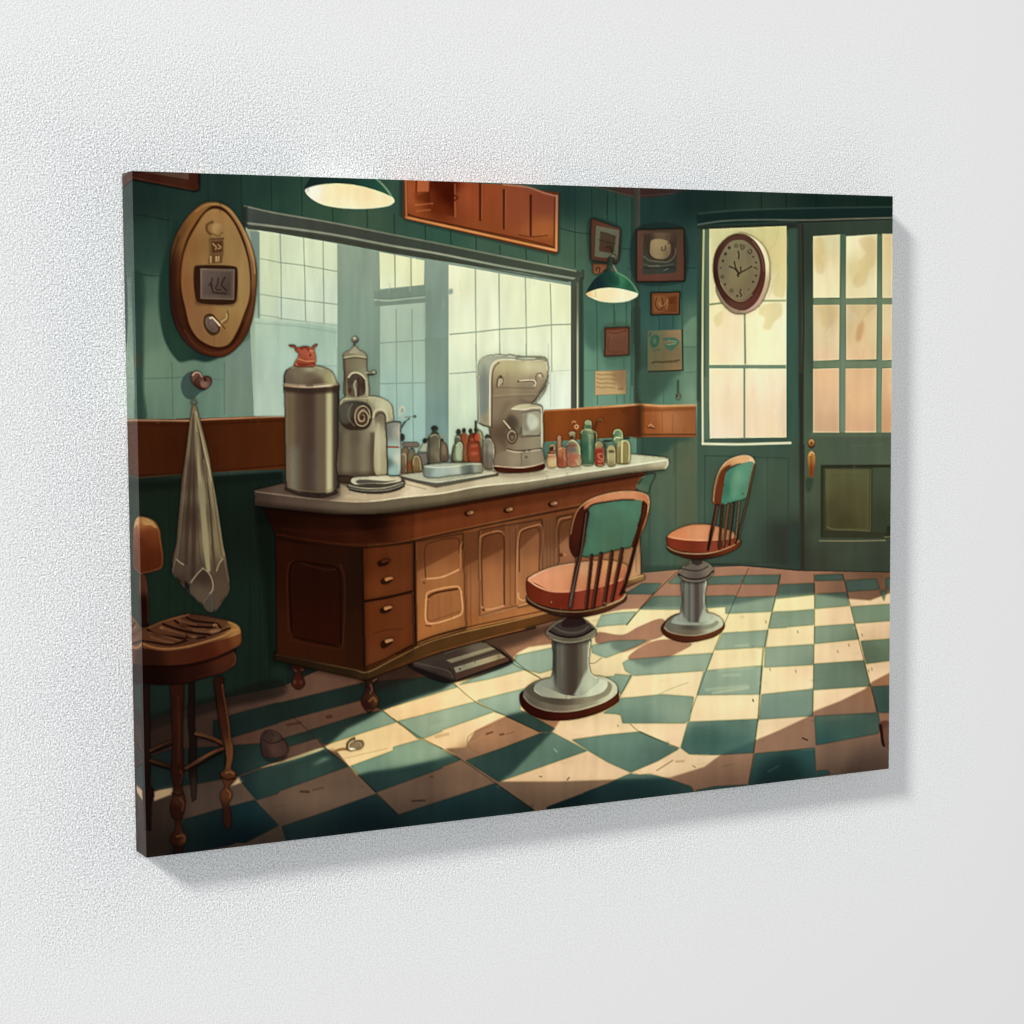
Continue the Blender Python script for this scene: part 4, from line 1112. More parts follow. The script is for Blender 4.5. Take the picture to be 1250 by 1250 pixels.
Pg([(350,650,44,16,8),(420,720,50,22,10),(380,780,60,28,12),(480,700,104,54,22),(480,780,110,56,20),(450,820,84,42,16),(550,660,120,66,32),(540,700,158,98,56),(560,760,170,106,54),(640,740,184,114,62),(680,640,112,62,32),(620,700,166,102,60),(760,620,120,60,28),(700,700,170,108,64),(775,680,176,124,80)],
   [319,618,360,622,440,628,540,616,640,600,790,577,778,588,776,600,781,640,782,705,640,768,540,795,447,830,338,806,336,655,331,640], soft=.2)
# upper moulding
Pg([(330,640,40,14,6),(400,655,58,22,10),(450,640,40,14,6),(440,655,72,30,14),(520,640,110,52,24),(600,625,112,54,26),(700,605,112,56,30),(770,595,122,62,34)],
   [319,618,360,622,440,628,540,616,640,600,790,575,779,590,776,602,700,616,614,634,538,650,482,662,442,665,419,665,377,660,337,652,331,634], soft=.2)
Cv([(340,652,70,28,12),(420,664,96,44,20),(500,657,70,32,14)], 1.2, [338,652,377,659,419,664,442,664,482,661], soft=.5)
Cv((26,10,6), 2.0, [338,656,377,664,419,668,445,669,482,665,538,653,614,637,700,620,776,606], soft=.8, a=.75)
Cv((34,14,6), 3.2, [322,620,377,629,407,631,454,631,482,629,540,620,640,603,700,594,785,580], soft=1.2, a=.7)
Cv((90,40,18), 1.2, [345,645,400,652,440,650,520,638], soft=1.5, a=.3)
# left panel
Pg([(350,700,54,20,8),(350,790,70,30,12),(420,700,46,20,10)], [337,662,442,668,447,824,340,800], soft=.5, a=.8)
view(300,570,5.208)
Pg([(700,700,40,22,14),(700,1100,56,28,12)], [640,520,735,520,748,1290,640,1270], soft=1, a=.7)
Sg([(450,700,46,16,8),(450,1000,54,18,8)], [290,610,330,600,560,635,585,660,600,800,605,1120,580,1135,320,1090,290,1050], soft=.4)
Cv((28,10,6), 1.6, [292,1040,290,620,330,600,450,620,560,632,590,660,602,850,605,1130], soft=.5)
Cv((96,44,24), 1.1, [272,1050,275,620,300,596], soft=.6, a=.6)
Cv((90,50,34), 1.3, [600,620,622,680,628,900,615,1160], soft=.6, a=.7)
Cv((88,48,30), 1.0, [350,612,450,640,540,655,570,650], soft=.6, a=.6)
Cv((30,10,6), 1.2, [300,1080,450,1110,590,1145], soft=.5)
Cv((86,40,20), 1.0, [280,1100,440,1135,600,1165], soft=.6, a=.7)
Cv((28,14,8), 1.4, [738,510,742,850,752,1290], soft=.6, a=.7)
for P_ in ((746,515,1062,482,1064,792,752,850),(752,858,1060,800,1068,1150,760,1270)):
    motif('painted_drawer')
    Pg([(800,600,100,46,18),(1000,550,108,54,24),(850,780,120,60,26),(1000,780,118,60,28),(800,950,110,52,20),(1000,1000,116,58,26),(850,1200,116,60,28),(900,1100,112,56,24)], list(P_), soft=.3)
CUR[0] = NAMES.index('painted_counter')
Cv((44,18,8), 1.6, [752,856,900,830,1055,792], soft=.5)
Cv((60,26,10), 1, [810,1060,900,1035,1000,1030], soft=.6, a=.5)
Cv((70,32,12), .9, [755,520,900,505,1060,480], soft=.6, a=.5)
Cv((40,20,12), 2.6, [1072,480,1074,800,1082,1160], soft=.6)
Cv((130,72,36), 1, [1060,490,1062,780], soft=.6, a=.5)
for (x, y, c, s) in ((890,598,(96,46,22),(40,18,10)),(910,712,(222,150,90),(56,24,10)),(905,897,(226,156,96),(50,22,10)),(912,1106,(216,160,104),(50,24,10))):
    motif('painted_drawer_handle')
    Sg(s, [x-50,y+10,x-20,y-5,x+20,y+5,x+5,y+22,x-45,y+45 if y>1000 else y+30], soft=.6, a=.95)
    Sg(c, [x-28,y-4,x-5,y-14,x+22,y-14,x+30,y-2,x+5,y+6,x-20,y+14], soft=.4)
# counter front doors
CUR[0] = NAMES.index('painted_counter')
view(480,590,5.208)
motif('painted_cabinet_door')
Pg([(200,420,128,74,40),(400,400,134,78,42),(300,600,166,104,58),(300,800,170,106,54),(200,950,174,104,50),(420,700,160,100,56)], [142,372,445,318,462,930,152,1030], soft=.3)
CUR[0] = NAMES.index('painted_counter')
Pg([(500,400,124,74,42),(500,700,160,100,58),(490,900,158,92,46)], [452,315,540,298,545,905,465,930], soft=.6)
motif('painted_cabinet_door')
Pg([(620,400,126,74,42),(620,600,166,104,62),(640,780,178,114,66)], [545,298,720,262,735,790,550,845], soft=.4)
Pg([(740,400,120,72,44),(740,600,158,98,58),(740,760,170,106,62)], [705,270,785,255,790,780,705,800], soft=.5)
Pg([(860,380,134,84,52),(860,560,166,106,64),(850,720,178,116,68)], [785,255,945,230,945,760,790,790], soft=.4)
CUR[0] = NAMES.index('painted_counter')
Pg([(980,300,112,68,40),(980,500,140,92,60),(1000,600,150,98,64)], [945,235,1040,215,1045,620,945,640], soft=.6)
motif('painted_cabinet_door')
Pg([(1090,260,126,78,48),(1090,420,160,106,70),(1090,480,150,96,62)], [1042,215,1160,190,1160,520,1045,560], soft=.5)
# shadow edge slanting across the doors
CUR[0] = NAMES.index('painted_counter')
for P_ in ([150,370,450,310,450,410,400,430,330,470,152,560],[455,310,545,300,545,480,455,530],[560,300,710,262,710,415,560,490],[790,255,945,230,945,300,900,330,795,430],[1045,215,1150,195,1150,300,1100,350,1050,395]):
    Pg((196,176,160), P_, soft=.8, a=.75, mul=True, ids=False)
# mouldings
CUR[0] = -1
HI = (206,142,92); DKM = (74,38,18)
Cv(DKM, 1.3, [205,600,205,400,225,382,400,348,418,360,420,440], soft=.4, a=.9)
Cv(HI, 1.2, [180,610,240,608,330,588,400,555,425,540,428,400,440,372], soft=.5, a=.7)
Cv((220,160,104), 1.7, [215,606,300,598,370,572,412,552], soft=.5)
El((168,104,62), 196, 612, 12, 14, soft=.6); El((110,60,34), 196, 632, 8, 8, soft=.6)
Ln(DKM, 1, [438,360,442,540], soft=.5, a=.6)
Sg([(300,760,160,98,54)], [215,735,240,705,400,670,425,690,430,820,410,842,235,890,212,870], soft=.4)
Cv((230,160,100), 1.6, [210,740,215,700,260,680,380,656,418,660,432,690], soft=.4)
Cv((74,36,14), 2.4, [225,722,260,700,380,676,405,672], soft=.5)
Cv((232,170,112), 1.7, [208,740,212,880,240,892,400,848,436,826,432,690], soft=.4)
Cv((110,60,30), .9, [222,745,225,870,300,855,420,815], soft=.5, a=.7)
El((220,140,92), 218, 888, 10, 10, soft=.5); Ln((90,44,20), 1.2, [208,905,240,908], soft=.4)
for x in (250,290,330,370): Ln((130,76,38), .8, [x,715,x,860], soft=.6, a=.4)
Cv(HI, 1.2, [552,780,550,380,556,340,600,318,680,305,704,325], soft=.5, a=.8)
Cv(DKM, 1.4, [568,800,566,380,578,345,690,318,702,345,706,780], soft=.4, a=.85)
Cv((226,160,104), 1.6, [562,785,575,800,620,800,706,778], soft=.5)
Cv((226,160,104), 1.4, [552,846,640,822,780,785,850,765], soft=.5, a=.9)
El((90,46,22), 574, 804, 9, 9, soft=.4)
Cv(DKM, 1.2, [705,350,702,600,708,770], soft=.5, a=.7)
Cv(HI, 1.3, [790,780,785,560,800,330,812,300,900,268,938,265,942,540], soft=.5, a=.8)
Cv(DKM, 1.3, [802,560,806,340,822,310,915,282,928,300,928,550], soft=.4, a=.85)
Cv((226,160,104), 1.5, [795,700,800,732,830,745,850,735], soft=.5)
Ln(DKM, 1, [780,290,775,760], soft=.5, a=.6)
Cv(HI, 1.1, [1042,500,1045,260,1060,230,1130,212], soft=.5, a=.8)
Cv(DKM, 1.2, [1056,500,1058,270,1075,245,1130,228], soft=.4, a=.8)
El((100,50,26), 1066, 456, 13, 12, soft=.5); El((190,140,100), 1092, 454, 8, 5, soft=.5)
for x, a_, b_ in ((465,330,920),(490,320,915),(740,280,770),(975,240,620),(995,240,610),(1020,230,600)):
    Ln((96,54,28), 1, [x,a_,x+4,b_], soft=.7, a=.45)
for x, y in ((490,187),(738,166),(1022,128)):
    motif('painted_drawer_knob')
    El((50,20,8), x-16, y+6, 20, 14, soft=.7)
    Sg([(x-10,y,150,96,54),(x+10,y,214,160,112)], [x-22,y-2,x-5,y-14,x+20,y-12,x+24,y,x+5,y+12,x-15,y+12], soft=.4)
CUR[0] = NAMES.index('painted_counter')
Pg((120,60,34), [75,225,115,220,115,255,75,260], soft=.8, a=.4)
# base moulding
view(0,0,1)
BT = [334,798,352,801,434,817,446,819,480,803,518,784,557,772,614,759,662,749.5,700,738,782,725,820,726]
Sg_b = [334,797,352,801,434,817,446,819,480,803,518,784,557,772,614,759,662,749,685,742,690,754,653,764,595,778,528,797,480,815,448,829,442,830,334,806]
Pg([(340,802,44,28,16),(420,820,54,36,20),(446,824,70,50,28),(480,812,74,48,22),(560,784,86,54,24),(640,762,104,62,28),(680,752,92,54,26)], Sg_b, soft=.3)
Cv([(340,798,64,44,26),(430,817,112,86,46),(447,820,160,124,76),(500,795,164,124,72),(600,764,188,144,80),(680,744,190,144,80)], 1.2, [336,799,352,802,434,818,446,821,480,805,518,786,557,774,614,761,685,744], soft=.4)
Cv((56,32,14), 1.4, [336,796,352,799,434,814,446,817,480,800,518,781,557,769,614,756,662,746], soft=.5, a=.7)
Cv((62,34,14), 2, [447,830,480,817,528,799,595,780,653,766], soft=.6, a=.7)
view(620,580,6.25)
Pg([(960,780,160,120,70),(1030,770,150,112,64),(960,840,96,62,34)], [900,805,1025,752,1045,765,1045,795,900,862], soft=.4)
Ln((206,164,104), 1.6, [905,802,1040,762], soft=.4)
Pg([(980,600,176,126,84),(960,720,196,146,100)], [940,560,1012,540,1014,752,900,800,920,640], soft=.5)
Ln((130,80,50), 1, [975,560,980,740], soft=.5, a=.6)
# bracket shade under the right end
view(640,450,6.25)
Sg([(900,860,62,94,72),(880,900,84,110,80)], [870,880,930,810,1000,800,960,900,950,950,900,940,855,915], soft=.8)
Cv((110,130,92), 1, [855,900,880,850,930,812], soft=.5)
motif('painted_countertop')
view(0,0,1)
Cv((150,136,108), 5, [313,603,358,608,396,611,434,614,457,613.5,492,610,540,604,582,596,640,590,704,580,752,573,811,564], soft=.3)
Pg([(320,598,84,66,54),(400,600,120,102,84),(430,606,176,158,124),(500,598,222,204,158),(480,590,170,150,120),(600,585,212,198,156),(640,580,200,186,150),(700,570,216,212,170),(760,562,206,208,168),(800,560,200,200,156),(560,590,190,174,136)],
   [311,598,345,590,480,572,770,554,812,558,816,561,815,563,752,571,704,578,640,588,582,594,540,602,492,607,457,611,434,612,396,610,358,606,312,601], soft=.2)
Pg([(312,608,70,54,44),(360,612,84,66,54),(420,618,98,84,66),(480,614,104,92,70),(560,606,116,102,76),(640,592,134,122,94),(700,586,148,136,108),(780,572,158,148,118),(812,566,196,188,148)],
   [311,600,358,606,396,610,434,613,457,612,492,608,540,603,582,595,640,589,704,579,752,572,815,562,816,568,812,573,768,578,704,588,640,600,582,610,540,617.5,482,626,454,628,407,628,377,625,321,619,310.5,617], soft=.2)
Cv([(320,602,130,110,92),(400,611,150,130,104),(430,613,196,172,134),(470,610,236,222,172),(600,592,234,224,176),(760,570,238,232,190),(812,562,244,240,204)], 1.6, [311,600,358,606,396,610,434,612.5,457,611.5,492,607,540,602,582,594,640,588,704,578,752,571,814,561.5], soft=.4)
Cv((238,236,200), 2.0, [815,560,815.5,567,812,572], soft=.4)
Cv((96,84,66), 1, [312,616,377,624,407,627,454,627,482,625,540,616.5,640,599,704,587,768,577], soft=.5, a=.5)
Sg([(440,606,200,176,138)], [420,606,450,600,500,596,480,606,450,610], soft=1.5, a=.7)
Ln((150,132,104), 1.2, [495,591,520,597], soft=.5, a=.7)

# ---- behind-counter small bottles near the mixer and the cup
view(470,420,6.25)
motif('painted_jar')
Pg([(200,800,132,126,112),(200,900,108,100,90)], [245,830,330,830,325,910,250,990,180,990], soft=.5)
Pg([(290,790,176,180,154)], [250,820,300,740,330,740,330,828], soft=.5, a=.9)
Pg((128,86,70), [130,750,255,752,262,785,140,785], soft=1.2, a=.8)
motif('painted_bottle')
El((52,64,56), 130, 712, 18, 28, soft=.5)
Sg([(150,880,140,110,92),(150,950,120,84,66)], [120,830,140,790,170,788,180,820,182,960,170,990,122,980], soft=.5)
Cv((214,200,176), 1.2, [125,845,150,840,160,880,162,970], soft=.4, a=.8)
motif('painted_bottle')
Sg([(200,830,126,112,92),(190,930,120,66,40),(200,980,110,88,66)], [172,850,190,800,215,795,230,850,232,990,200,1005,172,990], soft=.5)
El((90,110,116), 205, 808, 12, 14, soft=.5)
Ln((158,72,40), 2.4, [185,920,192,950], soft=.8)
motif('painted_bottle')
Sg([(240,900,140,112,84),(250,980,120,92,64)], [212,870,230,845,255,850,272,880,280,990,262,1008,222,1000], soft=.4)
Cv((206,180,140), 1.2, [215,920,222,865,245,855,265,880,275,960], soft=.4)
motif('painted_spray_bottle')
El((40,50,46), 304, 738, 16, 18, soft=.4)
Ln((70,76,66), 1.2, [315,735,345,710], soft=.4)
Sg([(370,640,44,50,44),(385,665,76,72,62)], [352,640,370,625,395,630,402,650,390,665,408,685,400,700,352,690,362,665], soft=.4)
Sg([(350,760,96,86,76),(350,880,88,78,68),(390,780,124,108,96),(405,850,142,122,106)], [332,720,345,695,375,688,405,695,418,720,420,900,400,915,345,915,330,900], soft=.4)
Cv((206,186,160), 1.2, [345,705,380,692,408,705,415,740,416,880], soft=.4, a=.8)
Ln((70,58,56), 1.4, [340,720,340,900], soft=.6, a=.6)
motif('painted_bottle')
Sg([(450,800,112,92,80),(450,880,98,80,70)], [422,770,428,730,440,725,448,750,465,760,478,800,480,890,425,895], soft=.4)
Sg((166,126,106), [438,770,458,760,465,790,460,850,442,840], soft=1, a=.6)
El((70,60,52), 434, 733, 9, 10, soft=.4)
Sg((150,130,120), [485,850,500,830,515,850,515,890,485,892], soft=1, a=.5, ids=False)
motif('painted_bottle')
Sg([(530,840,96,86,78)], [515,800,530,765,545,770,548,890,512,890], soft=.6)
El((60,62,48), 560, 672, 16, 24, soft=.4)
Sg([(560,720,92,96,78),(550,850,120,124,104)], [535,720,545,695,575,695,590,720,598,760,600,890,530,895,528,800], soft=.4)
Sg([(565,820,168,178,150)], [545,780,570,760,590,790,590,880,550,885], soft=.6)
Cv((222,226,190), 1.2, [545,775,570,752,592,780,598,850], soft=.4)
Cv((196,204,170), 1.1, [535,712,560,705,575,725], soft=.4)
motif('painted_bottle')
El((66,60,46), 602, 660, 13, 17, soft=.4)
Sg([(600,720,168,82,54),(610,820,146,92,66),(620,880,150,80,52)], [578,700,590,680,615,680,632,710,638,895,600,898,595,760], soft=.4)
Sg((170,74,48), [582,690,618,688,618,740,586,742], soft=.5)
Cv((222,170,130), 1, [588,684,615,684,628,720,632,850], soft=.4, a=.7)
motif('painted_bottle')
El((70,62,48), 652, 664, 13, 18, soft=.4)
Sg([(660,720,128,52,32),(680,820,160,60,38),(660,880,146,66,42)], [636,710,650,685,690,680,720,700,730,740,735,900,645,900], soft=.4)
for y in (720,770,830): Sg((190,96,70), [655,y,700,y-8,715,y+4,700,y+14,655,y+16], soft=.8, a=.7)
motif('painted_bottle')
Ln([(692,600,90,96,82),(692,650,60,60,46)], 2.0, [692,592,692,680], soft=.4)
El((62,60,46), 695, 655, 14, 20, soft=.4)
Sg([(720,720,150,140,116),(730,860,120,100,80)], [700,680,722,655,740,672,748,740,750,900,738,940,722,760], soft=.4)
Cv((206,196,160), 1, [700,640,722,665,738,720], soft=.4, a=.8)
Sg([(700,700,206,70,40)], [680,690,715,685,722,740,690,745], soft=.6, a=.8)
motif('painted_tall_jar')
Sg([(770,760,132,130,108),(790,860,110,104,90),(820,800,158,150,124),(750,900,120,102,82)], [748,760,765,725,790,715,818,735,830,770,832,945,760,950,745,900], soft=.4)
El([(785,705,84,76,60)], 785, 708, 22, 14, soft=.5)
Cv((70,62,50), 1.4, [765,712,780,695,800,712], soft=.4)
Cv((222,214,176), 1.4, [800,725,822,750,830,790,828,940], soft=.4)
Ln((80,74,64), 2, [778,770,778,940], soft=1, a=.5)
Cv((200,196,164), 1, [750,760,770,730,790,722], soft=.4, a=.8)
# ---- tray with basin
motif('painted_tray')
Pg([(300,1060,70,66,56),(700,1020,76,72,58)], [120,1000,860,990,866,1000,390,1092,130,1025], soft=.8, a=.8)
Pg([(200,1010,186,184,154),(600,1000,170,170,142),(800,980,206,200,164)], [118,995,290,975,740,958,860,972,862,985,395,1058,350,1052], soft=.3)
Cv([(200,1020,206,200,164),(500,1040,222,216,178),(850,985,220,212,170)], 1.4, [120,1000,250,1032,390,1054,600,1026,862,980], soft=.3)
Pg([(300,1060,92,90,78),(700,1030,100,98,80)], [125,1008,250,1040,392,1062,862,988,862,1002,395,1078,250,1058,130,1025], soft=.4)
motif('painted_basin')
Sg([(320,970,120,136,124),(400,980,160,184,168),(560,960,176,192,168),(600,950,140,150,130),(690,950,150,160,136),(650,960,90,98,84),(720,950,140,140,110),(340,940,130,146,134)],
   [292,935,300,925,380,925,470,905,560,915,640,910,735,915,742,940,740,978,640,990,480,1008,380,1022,300,1008,293,980], soft=.3)
Sg([(400,930,166,178,154),(650,915,186,186,150)], [292,930,380,912,480,905,640,903,735,910,738,918,640,922,560,935,470,940,400,940,300,940], soft=.4)
Cv((216,220,186), 1.2, [295,930,360,940,460,940,560,930,640,915,735,912], soft=.4)
Sg((84,92,80), [585,925,640,918,655,930,650,985,590,988], soft=1.8, a=.6)
Ln((206,206,170), 1.2, [738,920,738,975], soft=.5, a=.7)

# ---- big steel urn with lid
motif('painted_steel_urn')
view(330,390,6.25)
Pg([(300,1350,60,44,36)], [105,1240,530,1240,535,1345,440,1385,200,1350,110,1320], soft=1.2, a=.5, ids=False)
URN = [107,495,200,508,300,512,420,508,522,490,523,560,524,700,524,850,523,1000,522,1150,519,1270,480,1315,400,1330,250,1320,135,1300,122,1250,118,1100,116,1000,112,800,109,600]
UM = full(Sg((96,82,62), URN, soft=.3))
for x0_, x1_, c_, sf, al in [(105,135,(122,104,78),1.5,.9),(135,190,(112,94,70),2,.9),(200,330,(84,66,52),3,.95),(255,350,(70,52,42),3,.8),(350,430,(106,90,68),2.5,.9),(424,478,(176,168,122),1.4,.95),(438,466,(194,188,140),1.4,.7),(478,530,(70,60,48),1.6,.9),(505,530,(54,46,38),1.2,.8)]:
    Pg(c_, [x0_,500,x1_,500,x1_+2,1340,x0_+2,1340], soft=sf, a=al, clip=UM)
Pg((126,138,124), [150,980,215,960,215,1330,160,1330], soft=3.5, a=.4, clip=UM)
Pg((96,92,78), [300,1000,360,1000,360,1330,300,1330], soft=4, a=.3, clip=UM)
Pg((52,38,30), [108,512,515,512,520,556,300,570,112,553], soft=1.4, a=.8, clip=UM)
Cv((52,40,32), 2, [118,1250,135,1300,250,1325,400,1332,490,1312,522,1268], soft=1, a=.6, clip=UM)
# lid
Sg([(200,420,120,106,82),(300,420,104,90,70),(400,380,150,146,112),(300,370,170,164,126),(450,440,158,152,104),(480,440,176,174,128),(150,460,98,86,68),(350,480,90,72,54)],
   [108,430,120,390,170,362,260,350,350,350,430,370,475,400,495,440,505,490,300,505,106,490], soft=.3)
Cv((190,184,140), 1.2, [160,368,240,358,330,358,400,378], soft=.8, a=.8)
Cv((44,34,26), 1, [110,480,108,425,125,385], soft=.5, a=.7)
Cv([(120,500,170,140,108),(300,510,210,180,150),(430,500,220,200,160),(510,495,150,130,100)], 2.4, [106,500,200,512,300,515,400,508,515,492], soft=.5)
Cv((60,44,32), 1.6, [105,528,200,538,300,542,420,534,518,512], soft=.6)
Cv((200,176,140), 1, [106,488,200,498,300,500,430,490], soft=.5, a=.6)
Cv((34,28,22), 1.0, [520,560,526,900,522,1280], soft=.4, a=.8)
Cv((56,42,34), 3.6, [125,1290,250,1335,400,1345,500,1318], soft=1)
Cv((120,100,78), 1.2, [135,1278,250,1305,400,1315,490,1290], soft=.6, a=.6)
# orange pot on the urn
motif('painted_orange_jug')
Sg([(250,240,172,84,56),(300,320,170,76,48),(250,320,150,62,40),(230,290,164,74,48),(330,260,190,100,66)],
   [145,198,185,196,205,212,240,205,290,205,310,215,330,195,355,188,352,205,335,225,345,270,345,330,335,358,260,362,180,355,190,320,210,290,215,260,190,240,182,215,150,208], soft=.3)
Cv((110,34,18), 2, [235,225,265,212,285,225,295,240], soft=.6, a=.8)
Cv((106,36,20), 1.8, [205,340,250,345,330,335], soft=.5, a=.7)
Cv((232,150,104), .9, [300,240,330,240,342,280,342,330], soft=.4)
Cv((232,160,110), 1.2, [215,300,270,318,330,315], soft=.4, a=.7)
Cv((232,170,120), 1, [205,345,190,330,215,290], soft=.5, a=.7)
El((110,36,20), 305, 272, 8, 10, soft=.5)
for p in ([145,198,185,200,205,235],[355,190,330,205,318,225]): Cv((120,62,40), 1.2, p, soft=.4, a=.8)

# ---- urn-shaped coffee maker
motif('painted_coffee_maker')
Pg([(600,1230,60,44,34)], [520,1180,900,1170,1000,1250,620,1290,520,1250], soft=1, a=.6, ids=False)
Sg([(560,700,74,70,58),(620,900,92,82,64),(600,1100,104,94,72),(700,1000,116,104,80),(700,650,150,140,108),(800,620,190,186,146),(880,660,198,194,150),(930,740,176,170,130),(840,900,176,168,132),(780,1000,110,94,72),(760,1150,116,104,80),(540,1000,100,86,64),(560,610,140,132,104)],
   [525,640,545,605,600,590,750,582,820,588,880,610,925,650,938,720,940,800,890,830,885,1190,700,1205,525,1195,520,900], soft=.3)
Cv((206,198,150), 1.6, [535,640,555,610,620,602,740,598,800,595,870,615,915,660,930,740], soft=.6)
Sg([(700,660,120,110,84)], [600,625,700,612,780,640,800,690,740,680,650,650], soft=2, a=.6)
CM = full(raster(tr(spline(np.array([525,640,545,605,600,590,750,582,820,588,880,610,925,650,938,720,940,800,890,830,885,1190,700,1205,525,1195,520,900],float).reshape(-1,2),True))))
for x0_, x1_, c_, sf, al in [(520,545,(86,74,58),1,.8),(560,610,(118,108,84),2,.7),(620,660,(96,84,66),2,.6),(690,740,(128,118,92),2,.7),(760,800,(84,70,54),1.4,.85)]:
    Pg(c_, [x0_,860,x1_,860,x1_+2,1200,x0_+2,1200], soft=sf, a=al, clip=CM)
Pg((66,48,38), [520,1170,900,1160,900,1210,520,1210], soft=1.6, a=.6, clip=CM)
# shoulder spiral
Sg([(560,700,70,66,56),(600,800,52,38,28)], [530,680,560,635,640,620,740,640,775,690,775,770,740,830,660,845,580,835,530,780], soft=.6)
Sg([(560,720,88,84,70)], [540,660,600,640,615,700,600,790,550,790,530,720], soft=1.2, a=.7)
Cv((122,110,86), 1.5, [625,645,600,690,602,760,640,810], soft=.5, a=.7)
El((54,34,22), 700, 742, 64, 76, soft=.4)
El([(680,700,110,92,68),(720,780,84,62,42)], 702, 738, 54, 66, soft=.4)
Cv((176,158,120), 1.5, [760,750,750,690,710,660,665,680,645,740,665,800,710,812,745,780,742,720,705,695,672,730,685,775,715,768,712,735], soft=.3)
Cv((52,34,24), 1.1, [752,720,720,672,680,690,658,745,680,795,725,790,735,740,705,712,688,745,705,765], soft=.3, a=.9)
El((50,30,20), 705, 745, 9, 11, soft=.3)
# side tube
Sg([(830,720,112,100,80),(830,900,190,180,142),(860,1100,168,156,118)], [790,740,810,705,850,695,880,710,885,1180,860,1190,805,1180,800,800], soft=.5)
Cv((206,196,156), 1.8, [785,745,800,700,835,685,870,700,890,740,892,790], soft=.4)
Cv((66,56,42), 1.2, [805,740,830,715,870,725,878,790], soft=.5)
Pg((200,192,152), [812,790,835,790,840,1160,815,1160], soft=1.2, a=.6)
# upper cylinder
Sg([(590,300,116,104,78),(600,450,104,92,68),(680,350,132,124,94),(730,400,150,150,116),(580,550,120,112,86),(700,560,140,132,104)], [558,265,570,250,640,232,715,255,735,275,738,380,746,440,748,585,660,600,570,588,562,420], soft=.3)
Sg([(600,265,132,124,94),(680,255,156,150,116)], [556,268,590,245,640,232,700,240,735,270,735,292,640,275,560,292], soft=.4)
Cv((200,190,148), 1.1, [558,292,640,280,736,290], soft=.4)
Cv((70,58,42), 1, [560,305,640,292,732,302], soft=.5, a=.7)
Cv((176,168,130), 1, [560,262,590,245,640,235,700,242], soft=.4)
Sg([(620,480,70,58,44),(650,500,120,110,90),(690,500,64,44,32)], [592,440,620,415,660,412,710,440,722,465,722,560,700,580,600,580,592,520], soft=.4)
Cv((206,196,156), 2.0, [597,440,620,412,660,405,700,425,722,450], soft=.4)
Cv((186,172,136), 1.8, [650,470,640,500,650,540,652,580], soft=.6)
El((70,36,24), 608, 540, 16, 24, soft=.8, a=.7)
Ln((46,36,28), 2, [672,450,672,580], soft=.6, a=.8)
Pg([(730,500,176,172,136)], [724,450,746,445,748,585,730,588], soft=.4)
Cv((150,140,108), 1.2, [570,588,640,600,745,590], soft=.4)
Pg((52,40,30), [565,300,572,300,580,585,566,585], soft=.5, a=.5)
Sg([(640,210,168,160,128)], [600,250,625,215,640,195,665,215,680,248,640,258], soft=.4)
Ln((110,100,80), 1, [640,205,640,180], soft=.4)
El([(640,140,176,168,136),(650,165,92,80,64)], 647, 155, 25, 26, soft=.3)
El((232,224,196), 641, 140, 10, 8, soft=.5)
Ln([(750,405,190,184,148)], 3.2, [740,405,795,405], soft=.4); Cv((70,60,46), .9, [738,420,770,422,800,412,806,400], soft=.4)
El([(790,395,196,196,160)], 790, 402, 13, 14, soft=.4)
# base plates
motif('painted_base_plate')
Sg([(700,1200,60,44,34)], [522,1195,700,1208,890,1195,900,1230,640,1250,520,1235], soft=.5)
view(300,570,5.208)
Sg([(700,120,60,56,46),(900,140,66,60,50)], [650,110,670,85,800,100,900,105,1000,80,1012,100,990,135,900,158,780,165,680,150,648,130], soft=.5)
Sg([(700,90,196,190,158),(850,60,214,206,168),(950,75,210,200,158)], [668,88,685,68,760,60,960,55,985,68,990,85,900,105,780,105,690,110], soft=.4)
Sg([(760,88,60,54,46)], [700,90,740,80,900,90,960,84,900,100,780,104,710,105], soft=.5, a=.85)
Cv((206,198,160), 1.3, [652,115,700,128,800,138,900,130,1000,100], soft=.4, a=.8)
Cv((186,178,144), 1.1, [655,135,720,148,820,152,920,142,1000,115], soft=.4, a=.7)
Cv((34,30,26), 1.4, [660,142,740,160,850,165,950,148,1005,122], soft=.5)
# drinking cup
motif('painted_glass_cup')
view(330,390,6.25)
Sg([(900,850,120,124,112),(950,850,152,148,130),(930,1000,150,186,168),(930,1150,140,190,176),(975,1050,196,206,180),(970,850,186,182,156),(895,1100,80,100,90)], [880,795,895,785,990,782,995,800,992,850,990,1180,970,1192,900,1190,892,1100,885,900], soft=.3)
Ln((150,52,30), 1.8, [890,972,980,974], soft=.4)
Cv((96,94,82), 1.2, [880,795,930,782,992,784], soft=.4)
Ln((60,62,54), 1.1, [886,800,897,1185], soft=.4, a=.8)
Ln((214,212,180), 1, [984,800,982,1170], soft=.5, a=.7)
Ln((60,90,84), 1.2, [905,1188,980,1190], soft=.4)
Cv((90,128,120), .8, [992,860,1010,800,1060,755], soft=.3)
motif('painted_tap')
Ln((110,130,116), 1.0, [980,750,1100,740], soft=.3)
El((90,108,98), 1102, 740, 14, 13, soft=.3)
Ln((100,130,122), 1.2, [1045,765,992,845], soft=.3)
El((186,196,166), 1006, 692, 26, 34, soft=.4); El((140,170,152), 1006, 694, 10, 18, soft=.4)
Cv((212,214,180), 1, [990,740,985,700,1005,662,1025,680], soft=.3, a=.7)
Pg((170,190,168), [980,745,1025,735,1025,752,985,755], soft=.5)

